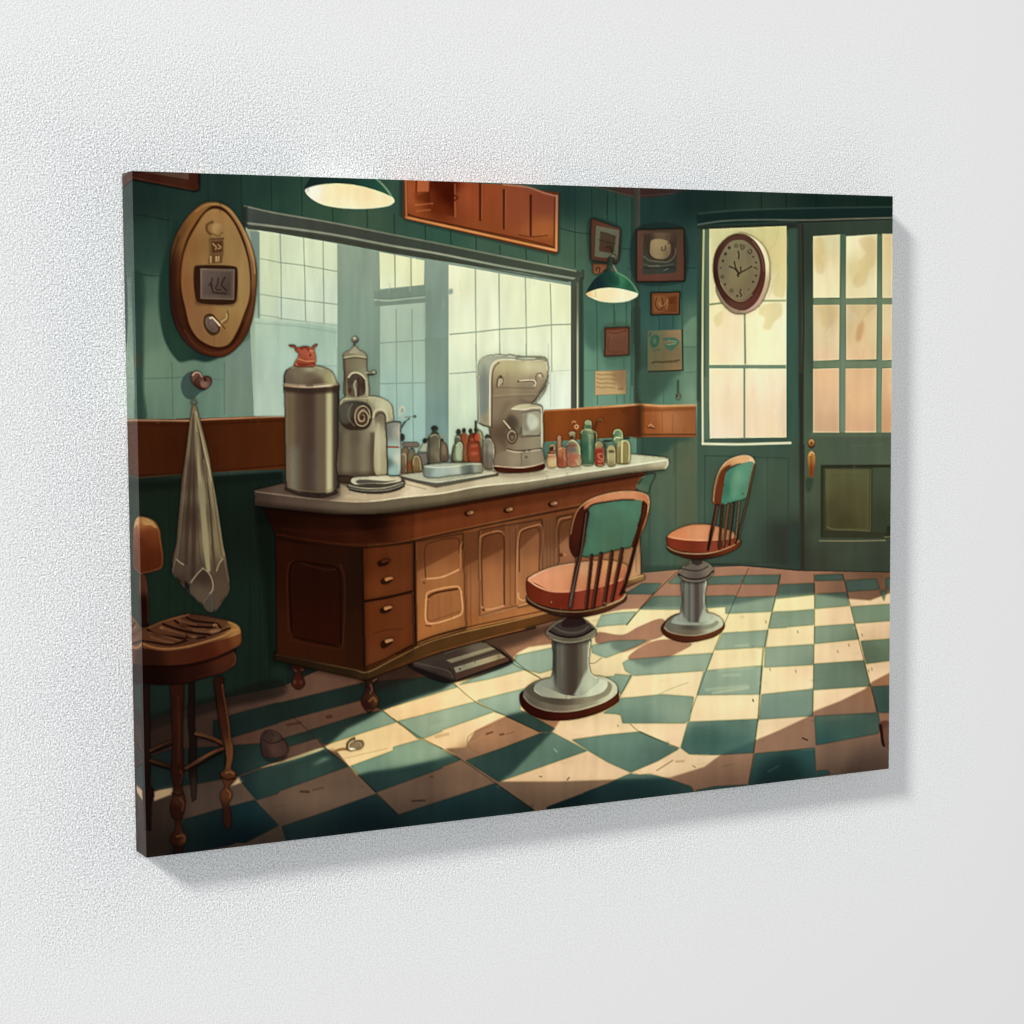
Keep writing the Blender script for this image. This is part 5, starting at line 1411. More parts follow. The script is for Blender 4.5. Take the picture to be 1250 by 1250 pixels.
# ---- big mixer
motif('painted_mixer')
view(470,420,6.25)
Sg([(720,150,176,178,150),(760,300,130,138,124),(740,500,124,136,122),(780,550,170,152,116)], [716,180,725,130,770,100,850,90,1000,95,900,300,800,620,770,628,722,605,718,400], soft=.3)
Pg((96,104,92), [740,180,775,150,780,600,745,590], soft=2, a=.4)
Cv((222,222,184), 1.4, [718,600,716,400,717,180,728,130,772,98,860,86,1000,96,1180,100,1225,110,1240,150], soft=.4)
Cv((60,52,40), 1, [722,605,770,625,820,640], soft=.4, a=.8)
Sg([(900,150,190,178,128),(1100,140,206,196,146),(900,280,160,142,108),(1150,300,150,132,104),(1200,150,200,190,144),(850,500,136,118,92),(830,800,122,104,80),(900,700,90,70,52),(860,900,126,108,84),(870,350,134,114,88),(1100,400,112,96,76),(1180,420,112,96,76)],
   [805,200,820,150,860,120,950,115,1100,122,1200,120,1238,140,1243,220,1220,300,1180,370,1140,440,1120,450,1060,470,1040,560,1040,700,1040,850,1040,945,940,948,840,945,835,780,800,700,798,400], soft=.3)
Cv((232,224,184), 1.7, [800,620,800,400,806,200,822,155,862,125,950,118,1100,126,1190,122,1230,140,1240,200], soft=.4)
Cv((66,52,38), 1.2, [815,640,818,400,822,220,840,170,870,142], soft=.5, a=.7)
Sg([(1000,330,150,132,100)], [850,340,1000,335,1190,330,1210,300,1180,370,1130,440,1000,400,850,405,830,380], soft=1.5, a=.5)
Ln((100,84,64), 1.1, [830,408,960,398,1140,394], soft=.7, a=.5)
Ln((176,160,122), 1, [820,398,960,386,1150,382], soft=.7, a=.4)
Cv((238,230,190), 1.5, [1240,290,1215,360,1180,410,1150,445], soft=.4)
Cv((70,54,40), 1, [1243,240,1225,310,1190,365,1140,430,1120,450], soft=.4, a=.8)
Sg([(900,500,112,92,68)], [1000,430,940,470,900,560,850,640,840,700,870,560,920,450], soft=2, a=.6)
# fittings
Cv((96,80,60), 1.4, [852,325,860,265,880,245,898,268,895,305], soft=.5)
Cv((200,190,152), 1.3, [868,318,876,276,888,268,893,288,882,298], soft=.4)
El((84,66,48), 882, 250, 10, 12, soft=.4)
Ln((92,76,56), 1, [860,330,1140,338], soft=.5, a=.5)
Cv((92,76,56), 2.0, [1015,285,1080,282,1135,285,1145,310], soft=.4)
Cv((224,212,172), 1.5, [1030,280,1100,275,1140,280,1148,305,1140,318], soft=.4)
El([(1180,240,196,180,146),(1160,260,136,104,80)], 1176, 250, 15, 19, soft=.5)
Cv((104,84,64), 1.0, [1155,280,1150,250,1165,225,1195,225,1205,250], soft=.4)
El((226,216,188), 1182, 240, 5, 6, soft=.5)
# bowl housing
Sg([(960,600,96,82,64),(1000,550,132,116,90),(1020,680,106,92,72),(1100,600,150,142,118),(1160,650,146,140,116),(1000,770,136,120,96),(1150,760,150,140,110),(940,750,110,90,68)],
   [940,540,965,490,1050,460,1140,455,1195,470,1205,530,1205,780,1180,800,1000,810,930,800,920,700], soft=.4)
Sg([(1050,475,196,186,144),(1150,475,180,172,134)], [955,500,1000,470,1060,458,1130,460,1190,472,1190,488,1120,490,1060,500,1000,495], soft=.5)
Cv((232,224,184), 1.2, [975,495,1060,500,1120,488,1190,486], soft=.4)
Pg([(1120,560,150,146,122),(1140,600,180,184,158),(1160,680,150,144,118)], [1048,520,1180,512,1182,692,1050,705], soft=.4)
Sg((206,210,180), [1085,540,1120,530,1160,560,1165,620,1140,650,1105,655,1085,610], soft=1.4, a=.7)
Sg((120,112,90), [1050,540,1085,530,1080,600,1100,655,1060,660], soft=1.4, a=.6)
Cv((76,66,48), 1, [1050,525,1180,514,1182,690,1100,696,1052,702], soft=.4, a=.8)
Ln((64,54,40), 1, [1042,712,1182,700], soft=.4)
Ln((226,218,176), 2.2, [1195,490,1198,790], soft=.5)
Cv((60,46,34), 1.2, [935,800,1000,815,1100,808,1185,795], soft=.4)
Pg([(960,760,130,112,86),(1060,760,150,138,108)], [940,715,1180,705,1182,795,1000,808,935,795], soft=.8, a=.6)
# crank
El([(960,590,70,58,44)], 965, 600, 50, 60, soft=2, a=.7)
Cv((70,52,38), 3.2, [905,585,950,650], soft=.4)
Cv((206,188,146), 2.0, [905,585,950,640,965,660], soft=.4)
El((56,42,32), 968, 705, 44, 58, soft=.5)
El([(950,680,170,152,116),(990,740,120,100,74)], 968, 705, 37, 50, soft=.4)
El((78,62,48), 968, 706, 26, 36, soft=.5)
El((120,104,84), 970, 712, 14, 18, soft=.8)
Cv((90,74,56), 1.2, [995,690,1030,680,1040,640], soft=.5)
# base
Sg([(860,900,130,112,88),(1000,880,150,134,106),(1150,880,150,138,110),(1060,920,134,120,96)], [835,860,930,812,1050,820,1200,805,1212,840,1214,915,1050,940,900,935,835,930], soft=.4)
Ln((90,72,54), 1, [1040,830,1042,925], soft=.6, a=.5)
Cv((214,200,160), 1.1, [930,808,1000,825,1100,818,1200,805], soft=.4, a=.8)
El((100,86,66), 1078, 862, 10, 10, soft=.4)
Sg((66,24,14), [830,945,850,930,1050,945,1214,912,1218,945,1180,965,1000,985,860,975], soft=.4)
Cv((226,200,160), 1.3, [835,930,950,940,1050,942,1150,925,1214,905], soft=.4)
Sg((120,104,84), [840,975,1000,990,1180,970,1240,985,1100,1010,880,1010], soft=2, a=.5, ids=False)

# ---- bottles on the right of the counter
view(640,450,6.25)
motif('painted_bottle')
Sg([(210,700,226,190,150),(200,650,190,110,80)], [178,650,190,640,195,610,200,585,228,580,238,610,235,640,244,660,246,745,230,755,180,752], soft=.3)
El((90,44,30), 210, 612, 14, 20, soft=.4)
Cv((240,210,180), 1.2, [195,595,215,578,232,590,232,615], soft=.3)
Pg((150,60,42), [185,640,235,640,235,655,185,655], soft=.5); Ln((246,220,190), 1, [180,658,232,656], soft=.3); Ln((240,214,180), 1, [238,640,242,740], soft=.3)
motif('painted_bottle')
Sg([(265,550,196,136,108),(290,620,196,112,84),(290,700,180,90,66),(270,700,150,66,48),(315,680,206,132,104)], [250,540,258,515,272,510,282,525,285,570,290,602,320,608,330,640,332,745,310,755,255,750,252,640,250,600], soft=.3)
Cv((240,190,160), 1.1, [255,530,265,512,280,520], soft=.3); Cv((246,186,150), 1.1, [265,615,300,602,325,620,328,720], soft=.3)
Ln((130,40,28), 1.2, [292,640,292,740], soft=.8, a=.5)
motif('painted_bottle')
Sg([(365,490,170,150,120),(370,600,128,96,92),(370,690,186,98,84),(410,600,176,160,130),(400,700,196,160,130)], [342,490,360,478,388,485,392,515,385,540,405,560,425,590,432,640,435,735,420,745,335,745,325,700,322,600,345,560,355,530,342,510], soft=.3)
El((84,60,44), 366, 525, 14, 16, soft=.4)
Cv((232,214,170), 1.2, [342,495,362,482,388,490], soft=.3)
Cv((240,226,184), 1.4, [320,585,345,555,365,548,400,565,420,600,422,650], soft=.3)
Pg((120,104,108), [335,610,395,608,396,632,335,635], soft=.8); Pg((178,96,78), [340,655,410,650,405,735,340,735], soft=1.2, a=.7)
Ln((150,60,56), 1, [340,590,395,585], soft=.4); Ln((214,200,170), 1, [395,700,420,735], soft=1, a=.8)
Cv((206,196,160), 1, [425,645,440,650,442,735], soft=.3)
motif('painted_green_bottle')
Sg([(485,430,150,170,130)], [460,420,470,398,490,393,508,405,512,465,462,470], soft=.3)
Pg((70,104,78), [465,430,508,430,508,462,465,462], soft=.6); Cv((234,226,180), 1.4, [462,415,480,396,505,402,510,425], soft=.3)
Sg([(450,600,44,84,68),(480,600,48,96,76),(505,600,110,146,116),(520,600,54,92,72),(450,500,60,94,72),(500,480,150,160,120)], [432,485,445,470,520,465,532,480,535,600,530,725,510,740,445,735,438,700,430,560], soft=.3)
Cv((200,196,146), 1.6, [432,488,450,468,500,466,532,480], soft=.4)
Cv((90,120,90), 1, [435,500,480,490,530,500], soft=.4)
Pg((140,176,146), [492,500,508,500,508,700,496,700], soft=.8, a=.7)
Ln((190,196,160), 1, [445,735,520,735], soft=.4)
motif('painted_bottle_hose')
Cv([(540,400,150,80,44),(580,390,226,160,110)], 1.6, [598,400,585,385,565,395,545,430,532,470], soft=.3)
Cv((236,216,166), 1.6, [530,478,548,490,552,520,553,560], soft=.3)
Cv((60,40,26), .9, [540,500,545,560], soft=.3, a=.7)
motif('painted_bottle')
Sg([(555,570,176,150,116),(570,640,156,52,38),(570,720,150,62,46),(605,660,216,120,90)], [538,600,545,565,570,552,590,570,606,610,610,735,590,746,545,740,535,690], soft=.3)
Pg((168,50,38), [542,612,602,612,604,725,545,728], soft=.8)
Cv((214,130,104), 1.4, [590,650,565,655,575,685,600,690,580,712,565,705], soft=.4)
Cv((230,210,170), 1.2, [545,590,555,562,580,560,600,590], soft=.3); Ln((236,190,160), 1, [606,610,610,735], soft=.4, a=.8)
Pg((210,190,150), [560,732,605,732,605,744,560,744], soft=.5, a=.7)
motif('painted_bottle_hose')
Cv((180,176,140), 1, [590,560,605,565,612,600], soft=.3); Ln((80,62,56), 1.4, [610,552,665,550], soft=.5, a=.8)
Pg((70,66,52), [608,570,635,570,635,720,612,720], soft=1, a=.6)
motif('painted_bottle')
Sg([(660,600,190,170,130),(660,680,184,164,124),(650,720,150,130,98)], [628,620,640,595,660,583,685,598,695,630,698,730,680,745,645,745,632,720], soft=.3)
Sg((112,84,56), [642,628,665,620,685,628,685,640,645,640], soft=.5)
Cv((234,220,176), 1.2, [632,620,645,595,665,585,688,605,694,650], soft=.3); Ln((226,214,176), 1, [640,660,640,730], soft=.5, a=.8); Ln((226,214,176), .9, [690,650,692,725], soft=.4, a=.8)
motif('painted_bottle')
Sg([(700,510,84,120,92),(720,510,120,150,116)], [678,490,690,472,715,465,738,475,745,500,742,540,680,545], soft=.3)
Sg([(700,540,120,146,112)], [678,545,700,528,735,532,740,560,690,575], soft=.4)
Sg([(740,650,146,122,80),(720,600,160,136,92),(780,650,156,134,90)], [700,590,720,562,750,552,785,560,802,585,806,700,803,720,705,722,700,650], soft=.3)
Cv((236,226,176), 1.6, [680,495,695,470,725,466,745,490,748,530,745,600,745,715], soft=.3)
Cv((230,220,170), 1.4, [682,545,700,526,735,528], soft=.3)
Cv((240,232,186), 2.0, [745,552,780,550,800,575,804,640,800,715], soft=.4)
Cv((110,84,52), 1, [730,600,730,710], soft=.8, a=.5)
Cv((90,60,40), 1, [765,530,800,530], soft=.5)
Sg((196,186,150), [700,580,712,562,735,560,720,600], soft=.6, a=.6)
motif('painted_wire_whisk')
Cv((206,150,100), 1.1, [365,412,380,400,392,410], soft=.3)
Cv((90,44,24), 1, [378,420,385,435], soft=.3)
Cv((226,180,130), 1.2, [385,440,398,430,412,440,402,458,388,450], closed=True, soft=.3)
Cv((150,132,104), 3, [170,775,260,785,350,775,430,760], soft=1.5, a=.5, ids=False)
Cv((238,228,186), 1.2, [160,765,200,780,280,788,360,778], soft=.5, a=.7, ids=False)
Pg((240,230,190), [150,765,165,762,165,772,152,776], soft=.5, ids=False)

# ================================================================ CHAIRS
# ---- near swivel chair
motif('painted_swivel_chair')
view(600,720,6.25)
Sg([(300,900,46,14,8),(600,960,66,22,12),(900,880,84,36,18)], [215,800,240,770,500,700,900,700,960,750,970,790,968,850,900,900,800,945,650,985,500,998,380,985,280,940,225,880], soft=.3)
Sg([(280,760,110,104,86),(300,850,92,82,68),(500,870,110,96,78),(700,870,150,140,112),(850,780,206,204,160),(930,740,222,220,176),(450,720,150,150,126)], [240,800,260,750,330,700,460,665,780,655,860,668,930,700,962,740,955,790,880,850,750,900,620,930,500,935,380,915,290,870,248,830], soft=.3)
Cv([(300,850,140,120,96),(500,915,150,130,100),(800,860,210,200,156)], 1.3, [245,810,290,865,380,908,500,928,620,922,750,893,880,842,950,790], soft=.4)
Sg([(350,780,86,78,64),(500,800,80,68,54),(800,800,150,140,110)], [262,770,300,730,330,720,340,770,420,810,560,830,700,825,820,790,880,740,890,700,920,730,900,790,780,850,600,880,450,870,330,830], soft=.6)
Sg([(370,750,150,156,132),(400,780,160,160,134),(600,800,170,168,136),(800,740,220,224,182),(650,750,176,180,150)], [325,770,330,730,380,700,460,680,520,690,780,680,860,690,885,720,860,770,780,805,680,820,580,825,450,815,370,800], soft=.4)
Cv((226,226,184), 1.4, [770,655,860,668,920,700,950,740], soft=.6, a=.9)
Cv((200,196,160), 1, [330,770,380,805,480,822,600,828], soft=.5, a=.8)
stripes([470,380,600,400,755,370,752,450,745,560,750,610,768,650,820,690,760,750,690,800,560,800,440,750,380,720,440,690,462,640,470,500],
        [(380,480,(112,112,96),2,.8),(470,500,(58,52,46),1,.9),(500,535,(92,88,76),1.2,.9),(535,570,(104,104,92),1.2,.8),(570,640,(72,60,50),1.6,.95),(600,660,(62,48,38),1.6,.8),(660,700,(104,94,74),1.2,.9),(700,728,(132,124,100),1,.9),(728,742,(168,168,138),.8,.9),(742,840,(196,204,170),1,.95)], 370, 810)
SH = full(raster(tr(spline(np.array([470,380,600,400,755,370,752,450,745,560,750,610,768,650,820,690,760,750,690,800,560,800,440,750,380,720,440,690,462,640,470,500],float).reshape(-1,2),True))))
Sg([(420,720,150,158,136),(480,780,134,134,112)], [370,700,462,640,480,700,500,760,540,810,430,790,370,740], soft=1.6, a=.9, clip=SH)
Sg([(720,720,196,204,170),(660,790,168,176,148)], [745,600,700,660,670,730,630,810,800,800,850,700,770,640], soft=1.2, a=.9, clip=SH)
Sg((74,62,50), [560,400,660,400,665,560,672,660,650,720,615,800,540,800,535,700,545,560], soft=1.6, a=.6, clip=SH)
Pg((40,32,28), [468,378,760,368,760,400,600,418,468,408], soft=1.6, a=.8, clip=SH)
Cv((240,240,200), 1.8, [752,400,744,470,742,580,760,640,800,672], soft=.4)
Sg([(450,320,110,98,82),(600,380,90,80,66),(760,320,130,120,94)], [415,320,430,295,520,230,600,215,700,220,780,280,800,310,780,350,700,390,600,408,520,400,440,370,418,345], soft=.4)
Cv((150,138,110), 1.2, [420,340,430,305,480,260,530,235], soft=.5, a=.8); Cv((160,150,118), 1.2, [440,368,520,392,600,400,700,385,790,345,798,305], soft=.5, a=.8)
Sg([(600,320,62,52,46)], [440,315,490,265,540,240,700,235,770,285,775,305,700,345,600,365,500,345], soft=.5)
Cv((28,20,20), 2.2, [440,315,500,345,600,362,700,345,778,298], soft=.4)
Cv((120,108,90), 1.8, [470,280,520,310,600,328,690,315,740,280], soft=.9, a=.6)
Sg([(600,250,44,28,26)], [530,255,560,225,600,200,680,205,720,250,680,275,600,288,540,280], soft=.5)
view(620,580,6.25)
motif('painted_chair_seat')
Sg([(200,1000,52,24,14),(500,1070,46,22,14),(800,1020,84,48,26),(400,1060,56,34,24)], [140,930,170,900,880,870,905,920,900,955,850,990,750,1040,620,1075,500,1090,380,1075,250,1030,160,985,140,960], soft=.3)
Cv([(200,960,120,104,76),(400,1030,130,104,72),(600,1030,140,100,60),(850,950,200,160,104)], 1.6, [142,925,160,950,230,995,340,1030,450,1042,560,1042,680,1020,800,980,870,945,900,905], soft=.4)
Sg([(200,880,104,36,16),(400,950,112,34,18),(320,900,118,42,22),(600,950,150,56,34),(800,880,160,60,36)], [145,790,165,775,500,830,760,800,870,780,885,880,880,930,780,970,650,1010,500,1025,380,1018,260,990,170,950,145,900], soft=.3)
Sg([(300,750,224,150,104),(300,820,222,142,96),(600,720,216,158,112),(550,820,206,128,82),(800,700,216,160,100),(850,760,200,110,70),(700,780,210,128,80)], [155,790,180,765,300,710,500,670,640,650,800,650,880,670,915,690,900,760,880,800,760,830,600,860,480,885,330,880,220,830], soft=.3)
Cv([(200,830,236,176,130),(400,880,228,150,108),(700,820,220,140,96)], 2.0, [155,800,230,850,330,885,470,888,600,868,760,835,880,790], soft=.5)
Cv((240,196,150), 1.6, [160,790,230,750,350,700,500,672], soft=.5, a=.8)
El((240,200,150), 332, 968, 3, 6, soft=.3)
motif('painted_chair_back')
Pg([(600,650,120,72,40),(800,620,150,92,54)], [560,620,900,570,900,640,560,660], soft=2, a=0.0)
Sg([(520,500,66,26,14),(500,300,120,60,34),(900,150,222,150,100),(700,190,220,140,92),(1050,200,200,120,74)],
   [515,630,490,600,470,545,475,450,495,350,520,290,560,230,620,185,720,150,820,128,920,120,1020,132,1070,155,1082,200,1070,300,1040,400,1000,480,980,540,960,545,1010,400,1030,300,1030,220,1000,195,900,185,760,200,640,225,600,260,590,300,570,450,540,610], soft=.3)
Sg([(520,450,70,28,16),(540,550,60,24,14)], [475,560,480,450,520,300,560,240,600,250,600,290,575,420,545,600,515,622,490,600], soft=.6)
Cv([(500,350,200,130,80),(700,160,244,196,140),(1000,140,240,186,130)], 1.4, [478,450,500,345,530,270,590,210,680,165,800,134,900,123,1010,132,1062,155,1078,195,1068,280], soft=.4)
Sg([(640,350,60,104,80),(620,600,64,116,88),(800,300,66,108,80),(800,500,64,104,74),(1000,250,70,122,92),(920,500,62,108,82),(700,250,68,120,92),(850,220,70,130,100)], [625,245,760,205,900,190,1010,192,1035,205,1010,320,975,440,945,545,860,565,760,590,650,620,570,620,590,500,600,380], soft=.3)
Cv((60,90,66), 1.4, [570,615,650,615,760,585,860,560,945,540], soft=.5, a=.6)
for x in (690,740,860,910): Ln((74,118,90), 2, [x,230,x-20,580], soft=2, a=.2)
Sg([(1030,250,84,36,18)], [1030,195,1062,225,1055,300,1010,430,975,550,945,545,975,440,1010,330], soft=.4)
Sg([(600,240,214,136,88)], [580,262,640,222,760,198,860,186,760,185,640,205,590,235], soft=.5, a=.9)
motif('painted_chair_spindle')
def spin(x0,y0,x1,y1,w,c1,c2):
    Ln(c1, w, [x0,y0,x1,y1], soft=.25)
    Ln(c2, w*.3, [x0-w*2.0,y0,x1-w*2.0,y1], soft=.3, a=.7)
for s in ((640,612,598,1010,3.4),(712,600,650,1005,4.2),(795,585,735,985,4.0),(872,565,795,955,4.0)):
    motif('painted_chair_spindle'); spin(*s, (70,34,22), (140,92,66))
    Ln((44,22,16), 1.2, [s[0]+8,s[1]+60,s[2]+8,s[3]-20], soft=.4, a=.5)
motif('painted_chair_spindle')
Pg([(600,300,60,30,24),(530,700,56,36,32),(480,980,84,64,56)], [590,285,615,270,620,290,560,630,520,830,490,1015,462,1015,475,900,510,700,540,600], soft=.3)
Cv((150,120,96), 1.0, [598,290,560,590,520,760,468,1005], soft=.3, a=.7)
motif('painted_chair_spindle')
Pg([(1030,300,90,40,20),(950,650,54,28,20),(880,880,50,26,18)], [1035,215,1060,225,1050,310,990,510,935,740,885,900,850,922,855,900,890,820,920,690,960,545,1010,360], soft=.3)
Cv((170,120,84), .9, [945,560,920,660,898,760], soft=.4, a=.5)
Cv((222,200,150), 1.4, [735,975,760,985,800,972,870,942,895,915], soft=.6, a=.6, ids=False)
# ---- far swivel chair
motif('painted_swivel_chair')
view(760,670,6.25)
Sg([(400,680,74,34,18),(700,650,104,54,30)], [293,610,310,570,400,500,700,500,770,555,775,605,720,660,620,695,500,714,400,700,320,660], soft=.3)
Sg([(350,600,112,106,88),(500,640,110,98,78),(700,600,190,190,154),(740,540,206,210,170)], [318,605,330,565,400,505,520,490,680,490,745,520,770,555,760,590,690,630,560,658,440,650,350,630], soft=.3)
Cv((196,186,150), 1.1, [318,600,350,630,440,655,560,660,680,632,755,590], soft=.4, a=.8)
Sg([(400,560,110,108,92),(500,590,84,76,62),(680,560,150,150,124)], [350,580,380,545,440,570,540,585,660,575,710,545,735,560,690,600,580,620,450,615,370,605], soft=.6)
Sg([(430,540,150,160,140),(560,560,140,146,124),(680,530,200,208,172)], [370,560,400,520,460,495,660,490,712,530,700,560,620,580,500,582,420,575], soft=.4)
FS = [455,235,640,235,632,330,628,430,650,490,690,520,600,560,480,555,420,540,440,480,455,400]
stripes(FS, [(420,470,(124,124,108),1.4,.9),(455,475,(80,74,64),.8,.8),(478,505,(108,108,96),.8,.8),(500,520,(84,80,74),.8,.8),(520,545,(110,110,98),.8,.8),(545,590,(76,64,56),1.2,.9),(590,612,(104,100,86),.8,.9),(612,632,(150,152,128),.8,.9),(632,700,(190,200,168),.8,.9)], 235, 565)
FM = full(raster(tr(spline(np.array(FS, float).reshape(-1, 2), True))))
Sg((150,160,140), [415,545,450,480,470,520,500,565,430,560], soft=1.4, a=.8, clip=FM)
Sg((186,196,164), [630,450,600,500,585,570,700,560,700,510], soft=1.2, a=.8, clip=FM)
Pg((44,36,32), [450,235,645,235,640,258,550,268,455,256], soft=1.2, a=.7, clip=FM)
Cv((216,220,186), 1.3, [636,250,625,350,628,430,655,490], soft=.4)
Sg([(450,180,110,98,84),(560,230,90,78,70),(670,180,130,118,96)], [425,185,450,150,510,110,530,95,600,90,660,120,695,160,690,195,640,235,560,255,480,245,435,215], soft=.4)
Cv((190,180,146), 1, [430,180,470,130,525,95], soft=.3, a=.8); Cv((190,180,146), 1, [600,92,660,115,692,160,680,200], soft=.3, a=.8)
Cv((40,30,28), 1.8, [430,195,480,222,560,232,640,215,690,170], soft=.4)
Cv((52,40,38), 1.6, [450,150,520,165,590,165,650,135], soft=.5, a=.8)
Cv((140,126,104), 1.4, [440,210,500,240,580,245,650,225], soft=.5, a=.6)
Pg([(560,110,60,50,44)], [530,80,605,80,610,110,570,130,525,110], soft=.5)
view(780,540,6.944)
motif('painted_chair_seat')
Sg([(300,920,62,36,22),(500,970,64,26,14),(780,900,110,52,26)], [232,880,250,860,840,820,862,835,860,870,800,920,700,960,560,990,440,990,330,960,250,920], soft=.3)
Cv([(300,920,150,118,80),(500,940,200,150,110),(800,860,210,160,110)], 1.6, [235,880,280,910,360,935,480,945,600,938,720,905,810,865,850,830], soft=.4)
Sg([(300,860,128,46,24),(450,880,122,44,24),(650,880,150,64,40)], [240,795,600,830,820,790,822,850,740,895,640,925,500,932,380,922,290,900,242,860], soft=.3)
Sg([(300,790,216,130,78),(500,740,222,146,98),(650,770,216,140,92),(750,760,214,150,100)], [243,795,270,765,360,720,460,695,540,692,640,705,740,735,800,760,815,800,750,825,600,835,480,835,330,820], soft=.3)
Cv((236,170,116), 1.4, [245,800,330,818,480,830,600,830], soft=.5, a=.8); Cv((222,150,96), 1.2, [250,790,340,735,460,697], soft=.5, a=.7)
motif('painted_chair_back')
Sg([(650,450,150,92,52),(700,250,120,62,30),(850,130,232,176,116),(700,180,214,150,94)], [632,520,625,470,640,380,665,290,700,205,760,150,840,118,910,110,955,125,985,170,975,200,930,180,860,180,760,220,740,250,720,350,700,530,660,530], soft=.3)
Sg([(680,400,104,50,28)], [640,510,650,400,690,270,730,210,780,190,745,240,720,350,690,530,655,528], soft=.6)
Cv([(640,400,200,150,100),(750,150,246,206,150),(950,130,250,226,174)], 1.6, [630,500,640,380,670,270,710,198,770,145,850,116,910,110,955,128,980,165], soft=.4)
Pg([(960,150,244,220,168)], [940,130,985,165,975,185,935,155], soft=.6, a=.8)
Sg([(740,400,44,110,84),(850,300,90,160,122),(770,300,56,120,94),(900,400,74,138,104),(930,220,84,150,116),(820,480,76,150,116)], [745,245,800,205,880,175,965,165,972,185,945,300,905,470,880,485,800,505,705,530,715,400], soft=.3)
Sg((110,172,130), [800,260,850,230,850,400,810,480,780,440], soft=2.2, a=.5)
Cv((190,190,130), .9, [968,190,940,320,905,465], soft=.4, a=.8)
Ln((50,66,46), 1, [875,440,885,432], soft=.4)
for x0_,y0_,x1_,y1_,w,c1,c2 in ((710,530,682,900,2.6,(96,62,36),(60,32,20)),(762,522,718,880,3.0,(120,70,44),(190,130,90)),(805,512,765,865,2.0,(70,44,26),(200,150,100)),(850,500,818,850,1.6,(196,160,110),(120,90,60))):
    motif('painted_chair_spindle')
    Ln(c1, w, [x0_,y0_,x1_,y1_], soft=.3); Ln(c2, w*.4, [x0_-8,y0_+10,x1_-8,y1_-10], soft=.3, a=.7)
motif('painted_chair_spindle')
Pg([(650,600,84,44,30),(600,850,44,22,16)], [650,525,680,525,645,700,595,920,578,918,600,760,628,640], soft=.3)
Ln((200,160,120), .8, [668,540,600,915], soft=.3, a=.6)
motif('painted_chair_spindle')
Ln([(960,250,150,100,60),(900,550,110,74,46),(820,850,80,46,28)], 1.8, [980,190,930,440,880,650,820,855], soft=.3)
Ln((196,150,100), .8, [975,200,920,470,842,830], soft=.3, a=.7)
# ---- front stool, cropped by the left edge
motif('painted_wooden_stool')
view(140,590,6.25)
motif('painted_stool_back')
Sg([(250,400,128,60,28),(250,600,96,40,16),(220,280,190,120,64),(200,450,104,46,22)], [60,250,180,250,250,262,310,300,340,350,352,430,370,580,360,640,320,660,200,692,60,705], soft=.4)
Sg([(250,290,212,164,96),(200,300,190,130,72)], [150,258,240,262,300,290,330,340,310,340,270,318,220,318,190,300,150,300], soft=.7)
Cv([(320,350,196,120,66),(360,550,176,100,56),(250,680,150,84,46)], 1.6, [300,295,335,350,348,430,366,580,355,640,300,665,200,690], soft=.5)
Cv((220,180,110), 1, [215,285,235,312,280,310], soft=.5, a=.7)
Pg([(220,900,30,10,6),(250,800,96,56,38)], [60,690,235,690,255,800,262,1010,255,1090,60,1090], soft=.5)
Cv((110,66,44), 1.6, [240,720,252,860,258,1060], soft=.6, a=.7)
CUR[0] = NAMES.index('painted_wooden_stool')
view(140,790,6.25)
# far legs first
motif('painted_stool_leg')
Pg([(580,400,34,18,14),(590,900,30,20,16),(600,1100,60,44,36)], [565,260,610,260,612,620,628,700,620,900,630,1000,620,1160,590,1180,575,1000,562,900,572,700,560,600], soft=.5)
Pg((60,52,42), [525,290,560,290,560,1000,530,1000], soft=1.5, a=.4, ids=False)
motif('painted_stool_leg')
Pg([(245,700,40,22,16),(250,1000,34,16,12)], [215,290,265,290,270,700,275,900,268,1050,295,1080,300,1140,280,1180,275,1400,250,1400,235,1200,240,1080,225,900], soft=.5)
# rungs
motif('painted_stool_rung')
Cv([(300,780,96,58,36),(430,720,80,48,32)], 3.6, [270,790,350,750,445,715], soft=.4); Cv((40,18,10), 1.6, [280,805,360,775,445,740], soft=.5)
motif('painted_stool_rung')
Cv([(300,850,84,52,32),(430,900,60,34,20)], 4.0, [270,865,350,890,460,922], soft=.4); Cv((120,80,50), 1, [280,850,360,875,430,895], soft=.4, a=.7); Cv((40,16,10), 1.4, [280,890,360,915,460,940], soft=.5)
motif('painted_stool_rung')
Cv([(640,660,120,80,50),(800,720,110,62,34)], 4.0, [618,660,700,680,780,710,840,745], soft=.4); Cv((150,108,72), 1, [620,645,700,665,780,700,840,730], soft=.4, a=.6); Cv((50,20,10), 1.4, [618,680,700,700,780,730,830,760], soft=.5)
motif('painted_stool_rung')
Cv([(600,900,96,56,36),(700,820,140,90,54),(820,770,110,66,38)], 4.4, [535,925,620,880,700,830,780,790,850,765], soft=.4); Cv((166,114,74), 1, [600,880,680,830,780,780], soft=.5, a=.6); Cv((50,20,12), 1.6, [540,940,640,900,760,830,850,785], soft=.5)
